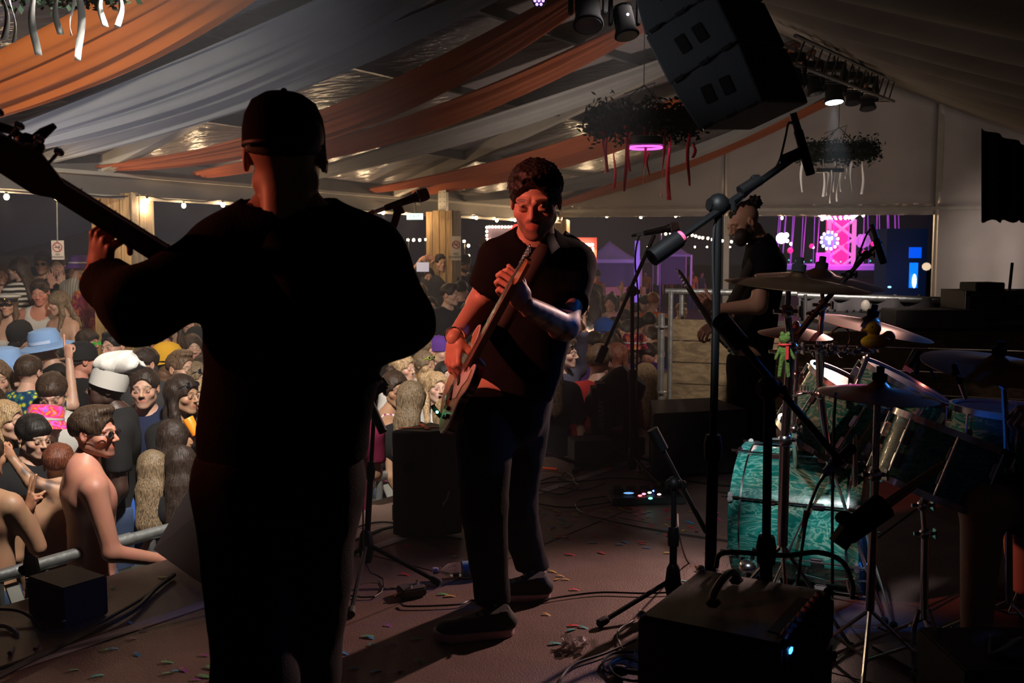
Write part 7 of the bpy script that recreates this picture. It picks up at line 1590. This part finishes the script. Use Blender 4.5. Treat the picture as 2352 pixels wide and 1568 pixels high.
# water bottle
a, b_ = G(1004, 1310, .035), G(1098, 1305, .035); r = thing('water_bottle', 'clear plastic water bottle with blue label lying behind the guitarist shoe', 'bottle', tuple(a)); d = b_-a
m_pet = mat('clear_plastic', (.9, .9, .95), .08, trans=1, spec=.6)
MB().lathe([(.011, .0), (.012, .012), (.018, .03), (.032, .055), (.033, .08), (.030, .09), (.033, .10), (.033, .19), (.028, .205), (.001, .205)], a, d, 20).build('body', m_pet, r)
MB().lathe([(.0, -.018), (.014, -.018), (.014, .002), (.011, .004)], a, d, 16).build('cap', mat('cap_lilac', (.45, .40, .60), .5), r); MB().lathe([(.0338, .105), (.0338, .165)], a, d, 20).build('label', mat('label_blue', (.02, .18, .42), .5, var=(40, (.3, .42, .5), .4)), r)
# crumpled clear wrapper
c = G(1320, 1478, .015); r = thing('plastic_wrapper', 'crumpled clear plastic wrapper on the floor near the amplifier', 'wrapper', tuple(c)); rr = random.Random(3)
MB().grid(lambda u, v: c+Vector(((u-.5)*.085+rr.uniform(-.008, .008), (v-.5)*.07+rr.uniform(-.008, .008), rr.uniform(-.012, .024))), 9, 8).build('film', mat('clear_film', (.75, .68, .68), .2, spec=1, alpha=.75), r, False)
# ================================================================== amplifier with handle, knobs and corner caps
A_, B_, C_, D_ = G(1463, 1408, .5), G(1806, 1478, .5), G(1712, 1320, .5), G(1968, 1368, .5)
r = thing('guitar_amplifier', 'black combo amplifier with handle and knobs at the lower right', 'amplifier', tuple((A_+D_)/2-Vector((0, 0, .5))))
ex = (B_-A_).normalized(); ey = (C_-A_); ey = (ey-ex*ey.dot(ex)).normalized(); W_, Dp = (B_-A_).length, ((C_-A_).length+(D_-B_).length)/2; RA = Matrix((ex, ey, Vector((0, 0, 1)))).transposed(); ctr = A_+ex*W_/2+ey*Dp/2
m_tolex = mat('amp_tolex', (.060, .052, .052), .6, bump=(500, .5))
MB().box(Vector((ctr.x, ctr.y, .25)), (W_, Dp, .49), RA, bev=.010).build('cabinet', m_tolex, r)
at_ = lambda u, v, z: A_+ex*W_*u+ey*Dp*v+Vector((0, 0, z))
MB().box(at_(1, .5, -.07)+ex*.004, (.012, Dp*.92, .10), RA, bev=.003).build('control_panel', BLACK, r); MB().box(at_(1, .5, -.30)+ex*.004, (.01, Dp*.92, .32), RA).build('grille', m_grille, r)
MB().box(at_(.905, .42, .001), (.045, Dp*.62, .004), RA).build('recess', m_std, r)
for i in range(8):
    q = at_(.955, .10+.095*i, .0); MB().lathe([(.0105, 0), (.0095, .018), (.0, .019)], q, (ex*.5+Vector((0, 0, 1))), 14).build('knob', mat('knob_red', (.28, .02, .02), .4) if i == 0 else mat('knob_lilac', (.14, .10, .13), .4), r, label='red knob' if i == 0 else None)
h1, h2 = at_(.39, .34, .0), at_(.37, .80, .0)
MB().tube(curve([h1+Vector((0, 0, .006)), h1+Vector((0, .01, .022)), h1.lerp(h2, .3)+Vector((0, 0, .045)), h1.lerp(h2, .7)+Vector((0, 0, .045)), h2+Vector((0, 0, .022)), h2+Vector((0, 0, .006))], 20), [.010]*20+[.010]*1, 8).build('handle', BLACK, r)
for q in (h1, h2): MB().box(q+Vector((0, 0, .008)), (.03, .035, .016), RA, bev=.005).ball(q+Vector((0, -.012, .017)), .005, 6).build('handle_cap', CHROME if False else m_std, r)
for k, (u, v) in enumerate(((0, 0), (0, 1), (1, 0), (1, 1))): q = at_(u, v, -.006); MB().ball(q+ex*(.008 if u == 0 else -.008)+ey*(.008 if v == 0 else -.008), .013, 10).build('corner_cap', CHROME if k < 2 else m_std, r)
MB().box(at_(1, .04, -.02)+ex*.006, (.004, .018, .010), RA).build('power_led', mat('led_amp', (.1, .4, 1), .3, emit=((.05, .30, 1), 5)), r)
cable('thick black lead arching over the amplifier', [at_(.15, .95, .01), at_(.2, 1.0, .05), P(1800, 1275, 2.6), P(1880, 1268, 2.6), P(1935, 1290, 2.6), P(1957, 1340, 2.55), P(1958, 1372, 2.5)], .007)
# ================================================================== cables on the floor
rc = random.Random(11)
def floor_cable(label, pix, rad=.0045, z=.006): return cable(label, [G(x, y, z+rad) for x, y in pix], rad, n=len(pix)*9)
floor_cable('long black lead running from the pedal past both shoes', [(920, 1385), (940, 1392), (1050, 1388), (1090, 1378), (1200, 1384), (1290, 1370), (1380, 1360), (1480, 1362), (1560, 1358), (1640, 1350)], .004)
floor_cable('black lead coiled beside the amplifier, outer loop', [(1455, 1425), (1420, 1450), (1430, 1490), (1460, 1500), (1440, 1530), (1400, 1545), (1385, 1520), (1410, 1500), (1462, 1496)], .0045)
floor_cable('black lead coiled beside the amplifier, inner loop', [(1465, 1515), (1425, 1512), (1400, 1530), (1425, 1556), (1470, 1562), (1480, 1530), (1440, 1508)], .0045, .012)
floor_cable('black lead leaving the coil towards the lower edge', [(1280, 1600), (1288, 1560), (1320, 1525), (1390, 1500), (1460, 1470)], .005)
floor_cable('lead curving round the centre of the floor to the pedal board', [(1700, 1245), (1560, 1225), (1420, 1200), (1335, 1175), (1330, 1150), (1400, 1138), (1450, 1125)], .004)
floor_cable('thick cable run along the stage edge at lower left', [(-60, 1580), (60, 1520), (180, 1462), (300, 1405), (360, 1350), (400, 1320)], .010)
floor_cable('second cable run beside the stage edge at lower left', [(-60, 1555), (80, 1505), (220, 1435), (330, 1372), (395, 1322)], .007)
floor_cable('cable bundle left of the vocal stand', [(700, 1262), (800, 1245), (880, 1215), (940, 1212), (1005, 1252)], .007)
floor_cable('cable running under the taped monitor', [(700, 1275), (820, 1240), (900, 1210), (1000, 1195), (1090, 1192)], .006)
floor_cable('cable hugging the monitor base', [(780, 1225), (860, 1200), (930, 1205), (1010, 1230), (1060, 1238)], .005)
floor_cable('tangled lead behind the guitarist legs', [(1180, 1090), (1230, 1105), (1280, 1095), (1330, 1115), (1290, 1135), (1230, 1125), (1200, 1145), (1300, 1165), (1420, 1150)], .005)
floor_cable('loop of thin lead behind the guitarist legs', [(1285, 1100), (1300, 1085), (1320, 1100), (1310, 1120), (1285, 1118), (1340, 1125), (1390, 1110)], .004)
floor_cable('lead crossing in front of the beam lamp', [(1190, 1120), (1260, 1108), (1340, 1105), (1400, 1098), (1470, 1100), (1560, 1115)], .005)
floor_cable('curved lead behind the short boom stand', [(1560, 1100), (1640, 1112), (1700, 1118), (1690, 1132), (1650, 1128)], .004)
cable('glossy black hose like cable rising from the stage edge', [G(1205, 1070, .02), P(1215, 1040, 6.0), P(1250, 1038, 6.0), P(1300, 1055, 5.9), G(1345, 1072, .02)], .012)
cable('black cable arching beside the beam lamp', [P(1345, 1030, 6.4), P(1370, 1018, 6.4), P(1400, 1025, 6.3), P(1440, 1045, 6.3), P(1470, 1035, 6.3)], .012)
cable('pale grey lead with white plug at the lower left corner', [G(-20, 1440, .02), P(12, 1438, 3.5), P(38, 1455, 3.45), P(36, 1480, 3.4), G(22, 1500, .01)], .008, mat('lead_grey', (.30, .28, .34), .5))
cable('purple tinted lead with metal sleeve at lower left', [G(-30, 1398, .05), P(40, 1402, 3.6), P(80, 1424, 3.55), P(98, 1445, 3.5), P(115, 1462, 3.5), P(106, 1466, 3.5), G(80, 1490, .01)], .006, mat('lead_violet', (.10, .05, .17), .5))
cable('silver jack lead curled beside the taped monitor', [P(1032, 1128, 4.6), P(1026, 1145, 4.6), P(1018, 1160, 4.6), G(1030, 1170, .01), G(1062, 1174, .01), G(1090, 1170, .01)], .005, mat('lead_silver', (.35, .34, .36), .35))
cable('thin lead with orange sleeve beside the bass drum', [P(1556, 1180, 3.9), P(1560, 1230, 3.8), G(1580, 1290, .01), G(1612, 1306, .01), G(1640, 1312, .01)], .004)
tag(MB().tube([G(1600, 1302, .012), G(1622, 1308, .012)], .006, 8).build('orange_sleeve', mat('sleeve_orange', (.7, .22, .03), .5), None), 'orange cable sleeve next to the bass drum', 'sleeve')
tag(MB().tube([G(1628, 1308, .012), G(1650, 1312, .012)], .010, 8).build('cable_plug', CHROME, None), 'silver cable plug touching the bass drum', 'plug')
# ---- confetti
CC = {'red': (.55, .02, .04), 'yellow': (.48, .30, .04), 'green': (.08, .30, .12), 'blue': (.03, .22, .45), 'teal': (.03, .32, .34), 'violet': (.22, .05, .24)}
fixed = [(1040, 1268, 'red'), (1070, 1272, 'red'), (1047, 1278, 'yellow'), (1090, 1284, 'yellow'), (930, 1318, 'red'), (870, 1336, 'teal'), (898, 1350, 'yellow'), (1018, 1364, 'green'), (1034, 1368, 'yellow'), (845, 1460, 'green'), (765, 1484, 'green'), (915, 1540, 'violet'),
         (1270, 1312, 'yellow'), (1288, 1322, 'yellow'), (1300, 1330, 'yellow'), (1280, 1330, 'yellow'), (1237, 1228, 'yellow'), (1280, 1234, 'yellow'), (1300, 1232, 'yellow'), (1270, 1236, 'teal'), (1268, 1210, 'blue'), (1210, 1198, 'teal'), (1198, 1170, 'blue'), (1362, 1245, 'blue'), (1382, 1269, 'red'),
         (1318, 1436, 'red'), (1340, 1440, 'teal'), (1312, 1446, 'teal'), (1276, 1477, 'teal'), (1256, 1410, 'yellow'), (315, 1502, 'blue'), (385, 1520, 'green'), (405, 1540, 'blue'), (385, 1545, 'green'), (470, 1552, 'green'), (450, 1560, 'violet'), (210, 1443, 'red'), (300, 1430, 'blue'), (240, 1427, 'yellow'), (260, 1350, 'green'), (245, 1368, 'green'), (370, 1326, 'green'), (380, 1325, 'yellow'), (105, 1505, 'blue'),
         (975, 1202, 'green'), (930, 1250, 'green'), (935, 1254, 'red'), (1055, 1208, 'green'), (1030, 1178, 'blue'), (850, 1245, 'green'), (815, 1240, 'teal'), (1435, 1133, 'blue'), (1530, 1205, 'yellow'), (1480, 1190, 'yellow'), (1420, 1190, 'yellow'), (1455, 1160, 'blue'), (1222, 1087, 'blue'), (1395, 1075, 'red'), (1240, 1072, 'red')]
pl_ = [c_ for c_ in fixed]
for i in range(85):
    x = rc.gauss(1400, 130); y = 1165+abs(rc.gauss(0, 55)); 
    if 1180 < x < 1640: pl_.append((x, y, rc.choice(['red', 'red', 'yellow', 'blue', 'teal', 'yellow', 'red'])))
for i in range(25): pl_.append((rc.uniform(150, 1000), rc.uniform(1430, 1560), rc.choice(['blue', 'green', 'violet', 'teal'])))
cm = {}
for k, c_ in CC.items():
    me = bpy.data.meshes.new('confetti_piece'); b_ = MB().grid(lambda u, v: ((u-.5)*.040, (v-.5)*.014, .0035*math.sin(u*3+1)), 3, 1); me.from_pydata([tuple(v) for v in b_.v], [], b_.f); me.materials.append(mat('confetti_'+k, c_, .5)); cm[k] = me
for i, (x, y, k) in enumerate(pl_):
    o = bpy.data.objects.new('confetti_piece', cm[k]); COL.objects.link(o); o.location = G(x, y, .0015+.0002*(i % 5)); o.rotation_euler = (rc.gauss(0, .04), rc.gauss(0, .04), rc.uniform(-.9, .9)); s_ = rc.uniform(.75, 1.15); o.scale = (s_, s_, 1)
    zone = 'left of the bassist legs' if x < 500 else 'round the vocal stand tripod' if x < 1000 and y > 1290 else 'near the taped monitor' if x < 1100 and y < 1290 else 'by the guitarist shoes' if x < 1160 else 'behind the guitarist among the leads' if x < 1300 and y < 1250 else 'near the pedal board' if x < 1540 and y < 1210 else 'on open floor right of the guitarist' if x < 1520 else 'beside the short boom stand'
    tag(o, '%s paper confetti strip %s' % (k, zone), 'confetti', '%s confetti %s' % (k, zone))
# orange floor marks at the far stage edge
tag(MB().tube([G(1225, 1072, .004), G(1243, 1068, .004), G(1232, 1074, .004), G(1280, 1078, .004)], .010, 4).build('floor_mark', mo_, None), 'orange zigzag tape mark by the far stage edge', 'tape')
tag(MB().box(G(1393, 1076, .006), (.07, .05, .006)).build('tape_square', mo_, None), 'small orange tape square under the beam lamp', 'tape')
# pale tape scraps
for i, (x0, y0, x1, y1, lb) in enumerate(((1462, 1083, 1488, 1068, 'pale tape end beyond the rear microphone stand'), (1560, 1345, 1562, 1346, ''))):
    if lb: a, b_ = G(x0, y0, .002), G(x1, y1, .002); d = (b_-a).normalized(); tag(MB().box((a+b_)/2, ((b_-a).length, .06, .003), Matrix((d, Vector((0, 0, 1)).cross(d), Vector((0, 0, 1)))).transposed()).build('tape_end', MATS['grey_tape'], None), lb, 'tape')
# ================================================================== crowd barrier: pipe rails, posts and plates, one unit each
def barrier(label, px0, py0, px1, py1, z=-.06, n=3):
    a, b_ = G(px0, py0, z), G(px1, py1, z); d = (b_-a).normalized(); R_ = Matrix((d, Vector((0, 0, 1)).cross(d), Vector((0, 0, 1)))).transposed(); nn = R_@Vector((0, 1, 0))
    r = thing('crowd_barrier', label, 'barrier', (a.x, a.y, GZ), 'steel crowd barriers along the stage'); L = (b_-a).length
    MB().tube([a, b_], .030, 12).build('top_rail', STEEL, r)
    for i in range(2): q = a.lerp(b_, .04+.92*i); MB().tube([q-d*.04, q+d*.04], .035, 12).build('sleeve', STEEL, r)
    for i in range(n):
        q = a.lerp(b_, (i+.5)/n); l = MB().tube([q-Vector((0, 0, .02)), Vector((q.x, q.y, GZ+.02))], .022, 8).build('post', STEEL, r)
        MB().add([q+d*.03-Vector((0, 0, .05)), q+d*.09-Vector((0, 0, .05)), q+d*.10-Vector((0, 0, .60))-nn*.30, q+d*.04-Vector((0, 0, .60))-nn*.30]+[v for v in [q+d*.03-Vector((0, 0, .05))+nn*.012, q+d*.09-Vector((0, 0, .05))+nn*.012, q+d*.10-Vector((0, 0, .60))-nn*.29, q+d*.04-Vector((0, 0, .60))-nn*.29]], [(0, 1, 2, 3), (7, 6, 5, 4), (0, 4, 5, 1), (1, 5, 6, 2), (2, 6, 7, 3), (3, 7, 4, 0)]).build('strut', mat('strut_grey', (.34, .34, .31), .6, .3, var=(12, (.26, .26, .23), .5)), r, False)
    m_ = MB()
    for i in range(22): zz_ = z-.16-i*.042; m_.box((a+b_)/2+Vector((0, 0, zz_-z))+nn*.03, (L*.96, .004, .022), R_)
    m_.build('perforated_panel', mat('panel_steel', (.14, .135, .12), .6, .4), r, False)
    MB().box(Vector(((a.x+b_.x)/2, (a.y+b_.y)/2, GZ+.02))-nn*.35, (L*.98, .8, .03), R_).build('foot_plate', STEEL, r, False)
    return r
barrier('barrier at lower left that the shirtless people lean on', -60, 1340, 245, 1252)
barrier('barrier behind the bassist legs', 262, 1248, 700, 1132)
barrier('barrier left of the taped monitor', 712, 1130, 1010, 1062)
barrier('barrier beyond the guitarist with a mesh panel', 1030, 1058, 1360, 990)
barrier('last barrier reaching the timber wall', 1372, 988, 1530, 950, n=2)
MB().tube([P(58, 1310, 3.95), P(70, 1290, 4.0), P(92, 1400, 3.7)], .03, 8).build('end_pad', MATTE, bpy.data.objects['crowd_barrier'])
# ================================================================== right: timber wall, scaffold, rail, desk gear
m_tim = mat('timber_board', (.20, .14, .075), .7, bump=(40, .2)); woodgrain(m_tim, (.12, .085, .045), (.26, .19, .105), (.14, 1, 1), 16)
tw = thing('timber_wall', 'wall of stacked timber boards behind the rear bassist and the drums', 'wall', tuple(P(1545, 915, 8.2)))
x0, x1 = P(1545, 800, 8.2).x, P(2480, 800, 7.4).x; ta_, tb_ = P(1546, 750, 8.2), P(2480, 750, 7.2); d = Vector((tb_.x-ta_.x, tb_.y-ta_.y, 0)).normalized(); RT = Matrix((d, Vector((0, 0, 1)).cross(d), Vector((0, 0, 1)))).transposed(); LT = (tb_-ta_).length
zt_ = P(1546, 732, 8.2).z; hh_ = (zt_-P(1546, 915, 8.2).z)/3.72
for i in range(7):
    zc = zt_-hh_*(i+.5)
    if zc < -.4: break
    for k in range(2):
        q0 = 0 if k == 0 else LT*.52; q1 = LT*.52-.006 if k == 0 else LT; cq = Vector((ta_.x, ta_.y, zc))+d*((q0+q1)/2)+Vector((0, random.uniform(-.006, .006), 0)); MB().box(cq, (q1-q0, .045, hh_-.008), RT, bev=.003).build('board', m_tim, tw, False)
def pipe(label, a, b_, rad, grp='steel scaffold tubes', name='scaffold_tube', extra=None):
    r = thing(name, label, 'tube', tuple(a), grp); MB().tube([a, b_], rad, 12).build('tube', STEEL, r)
    for q in (extra or ()): MB().lathe([(rad*1.9, 0), (rad*1.9, .012)], Vector(q)-Vector((0, 0, .006)), (0, 0, 1), 14).build('collar', STEEL, r)
    return r
pipe('thick round scaffold tube with disc collars left of the timber wall', P(1519, 720, 8.0), Vector((P(1519, 720, 8).x, 8.0, GZ)), .028, extra=[P(1519, 750, 8.0), P(1517, 900, 8.0)])
pipe('thin square tube at the end of the timber wall', P(1541, 668, 8.1), Vector((P(1541, 668, 8.1).x, 8.1, GZ)), .020)
pipe('second upright under the rail end', P(1566, 672, 8.6), Vector((P(1566, 672, 8.6).x, 8.6, GZ)), .020)
pipe('horizontal pale rail above the timber wall', P(1528, 669, 8.2), P(1830, 674, 8.0), .026)
RAILT = pipe('long dark rail behind the drum kit', P(1832, 678, 8.0), P(2230, 692, 7.7), .028)
for i, x in enumerate((1850, 1962, 2000, 2056, 2112, 2188)): MB().tube([P(x, 676, 7.9), P(x, 740, 7.9)], .014, 6).build('upright', STEEL if i % 2 else m_alud, RAILT)
# grey cloths behind the rail
tag(MB().grid(lambda u, v: P(1835+370*u, 684+55*v, 7.97-.24*u)+Vector((0, .05*math.sin(u*30), 0)), 40, 2).build('rail_sheet', mat('sheet_grey', (.09, .085, .095), .8), None, thick=.005), 'grey sheet hanging on the long dark rail', 'sheet')
# DJ mixer and players
r, g0, R_ = box_thing('dj_player', 'black disc jockey deck with faint lettering beside the flight case', 'mixer', 2140, 752, (.62, .30, .13), 0, m_cabm, z=P(2140, 745, 7.3).z)
text('Pioneer DJ', .060, P(2136, 712, 7.1), Euler((PI/2, 0, .05)).to_matrix(), mat('deck_letters', (.10, .10, .11), .5), r); MB().box(P(2146, 728, 7.1), (.045, .004, .02)).build('sticker', mat('sticker_grey', (.25, .24, .27), .5), r)
r, g0, R_ = box_thing('dj_mixer', 'low black mixing desk with rows of small knobs behind the drums', 'mixer', 1990, 745, (.80, .30, .09), 0, m_cabm, z=P(1990, 745, 7.4).z)
for i in range(12): MB().lathe([(.010, 0), (.008, .02)], g0+Vector((-.36+.065*i, -.05+.04*(i % 3), .09)), (0, 0, 1), 8).build('knob', m_std, r)
MB().ball(P(1988, 702, 7.3), (.035, .02, .045), 10).build('headphone_cup', mat('cup_cream', (.36, .33, .29), .5), r)
z0 = P(2280, 752, 6.9).z; r = thing('desk', 'dark covered desk under the mixing gear', 'desk', (P(2150, 760, 7.3).x, 7.3, 0)); MB().box(Vector((P(2130, 760, 7.25).x, 7.25, z0-.015)), (2.3, .62, .03)).build('desktop', m_cabm, r, False)
for sx in (-1.1, 1.1):
    for sy in (-.27, .27): MB().tube([Vector((P(2130, 760, 7.25).x+sx, 7.25+sy, 0)), Vector((P(2130, 760, 7.25).x+sx, 7.25+sy, z0-.03))], .02, 8).build('leg', m_alud, r)
fa, fb_ = P(2214, 748, 7.0), P(2420, 748, 7.0); ft = P(2214, 668, 7.0).z; w_ = fb_.x-fa.x; r = thing('flight_case', 'black flight case with grey metal edges on the desk at right', 'case', (fa.x+w_/2, 7.0, fa.z))
cc_ = Vector((fa.x+w_/2, 7.2, (fa.z+ft)/2)); hc2 = ft-fa.z; m_edge = mat('case_edge', (.15, .14, .18), .4, .6)
MB().box(cc_, (w_, .4, hc2)).build('panel', m_cabm, r, False)
for z in (fa.z+.02, ft-.02): MB().box(Vector((cc_.x, 7.0, z)), (w_, .02, .035)).build('edge', m_edge, r, False)
MB().box(Vector((fa.x+.018, 7.0, cc_.z)), (.035, .02, hc2)).build('edge', m_edge, r, False); MB().box(P(2345, 690, 6.99), (.07, .02, .08), None, bev=.01).build('latch', m_edge, r, False)
q, g1, R_ = box_thing('antenna_receiver', 'small black receiver on top of the flight case', 'receiver', 2255, 668, (.22, .2, .06), 8, m_cabm, z=ft)
tag(MB().tube([Vector((P(2330, 665, 6.98).x, 7.05, ft)), P(2325, 603, 7.05)], .011, 8).build('antenna', m_std, None), 'flat black antenna standing on the flight case', 'antenna')
cable('thin wires looping over the flight case', [P(2256, 666, 7.05), P(2270, 660, 7.05), P(2290, 662, 7.05), P(2305, 668, 7.05), P(2330, 668, 7.05), P(2352, 664, 7.05)], .004)
# towel, paper
tag(MB().grid(lambda u, v: G(2272+90*u, 1462+40*v+10*u, .32)+Vector((0, 0, .006*math.sin(9*u+5*v))), 16, 10).build('towel', mat('towel_blue', (.20, .26, .36), .95, bump=(300, .8)), None, thick=.012), 'folded pale blue towel at the lower right corner', 'towel')
r, g0, R_ = box_thing('drum_case', 'low black case under the towel at the lower right corner', 'case', 2330, 1560, (.36, .30, .31), 0, m_cabm)
g_ = G(2315, 1480, .32); bpy.data.objects['drum_case'].location = (g_.x, g_.y, 0)
# kick pedal hardware on the floor
r = thing('drum_pedal', 'chrome drum pedal with chain spring beside the drummer foot', 'pedal', tuple(G(2100, 1500)))
MB().box(G(2090, 1515, .02), (.10, .26, .012), Matrix.Rotation(.3, 3, 'Z')).build('footboard', BLACK, r, False); MB().tube([P(2132, 1400, 2.75), P(2150, 1450, 2.7), P(2160, 1490, 2.7)], .007, 6).tube([P(2110, 1400, 2.75), P(2100, 1440, 2.75), G(2095, 1490, .02)], .007, 6).build('spring', CHROME, r)
# bright held items in the crowd
def hand_of(lb, i):
    q = [p for p in PEOPLE if p['root']['label'] == lb][0]; w_, f_, *_ = q['hands'][i]; return Vector(w_)+Vector(f_).normalized()*.09+Vector((0, -.04, 0))
def held(name, label, cat, px, py, d, size, m, rot=0): return tag(MB().box(P(px, py, d), size, Matrix.Rotation(rot, 3, 'Y'), bev=min(size)*.3).build(name, m, None), label, cat)
held('phone', 'lit phone held high over the crowd left of the wooden post', 'phone', 971, 613, PEOPLE[[p['root']['label'] for p in PEOPLE].index('woman with both arms raised holding up a phone')]['D']-.25, (.16, .012, .12), mat('phone_screen', (.4, .4, .45), .3, emit=((.55, .5, .6), .6)))
held('phone', 'white phone with camera lenses above the bassist sleeve', 'phone', 369, 638, 12, (.08, .012, .07), mat('phone_white', (.6, .6, .6), .4))
tag(MB().lathe([(.026, -.05), (.030, .05)], hand_of('dark haired woman with one hand at her ear', 1), (.1, 0, 1), 14).build('drink_can', mat('can_green', (.25, .75, .35), .35), None), 'pale green can held beside the bassist sleeve', 'can')
tag(MB().lathe([(.028, -.055), (.033, .05), (.030, .055)], hand_of('brown haired woman in profile with sunglasses on her head, holding a can', 0), (-.5, 0, 1), 14).build('drink_can', mat('can_orange', (.95, .30, .02), .35), None), 'orange can held by the brown haired woman', 'can')
tag(MB().lathe([(.030, -.06), (.042, .06)], hand_of('man in peaked cap and flower garland raising a cup', 1), (.15, 0, 1), 12).build('plastic_cup', mat('beer', (.7, .45, .12), .3, trans=.4), None), 'raised plastic cup of beer beside the wooden post', 'cup')
tag(MB().grid(lambda u, v: P(212-14*(1-u)+26*u*v, 1108+150*v, 5.35-.05*math.sin(u*6))+Vector((.012*math.sin(v*9+u*5), 0, 0)), 10, 18).build('pink_towel', mat('towel_pink', (.50, .25, .34), .9), None, thick=.01), 'pink towel hanging over the tattooed person shoulder', 'towel')
MB().tube([P(54+8*math.cos(t), 1036+7*math.sin(t), 5.45)+Vector((0, .03*math.sin(t*1), 0)) for t in [2*PI*i/14 for i in range(15)]], .008, 6, False)
tq = P(1288, 968, 6.95); par = [o for o in bpy.data.objects if o.get('label') == 'woman with light brown hair and black lettered t-shirt'][0]
text('AL', .075, tq, Euler((PI/2, 0, 0)).to_matrix(), mat('tee_letters', (.55, .55, .52), .6), par); text('BI', .05, P(1240, 965, 6.95), Euler((PI/2, 0, .2)).to_matrix(), MATS['tee_letters'], par)
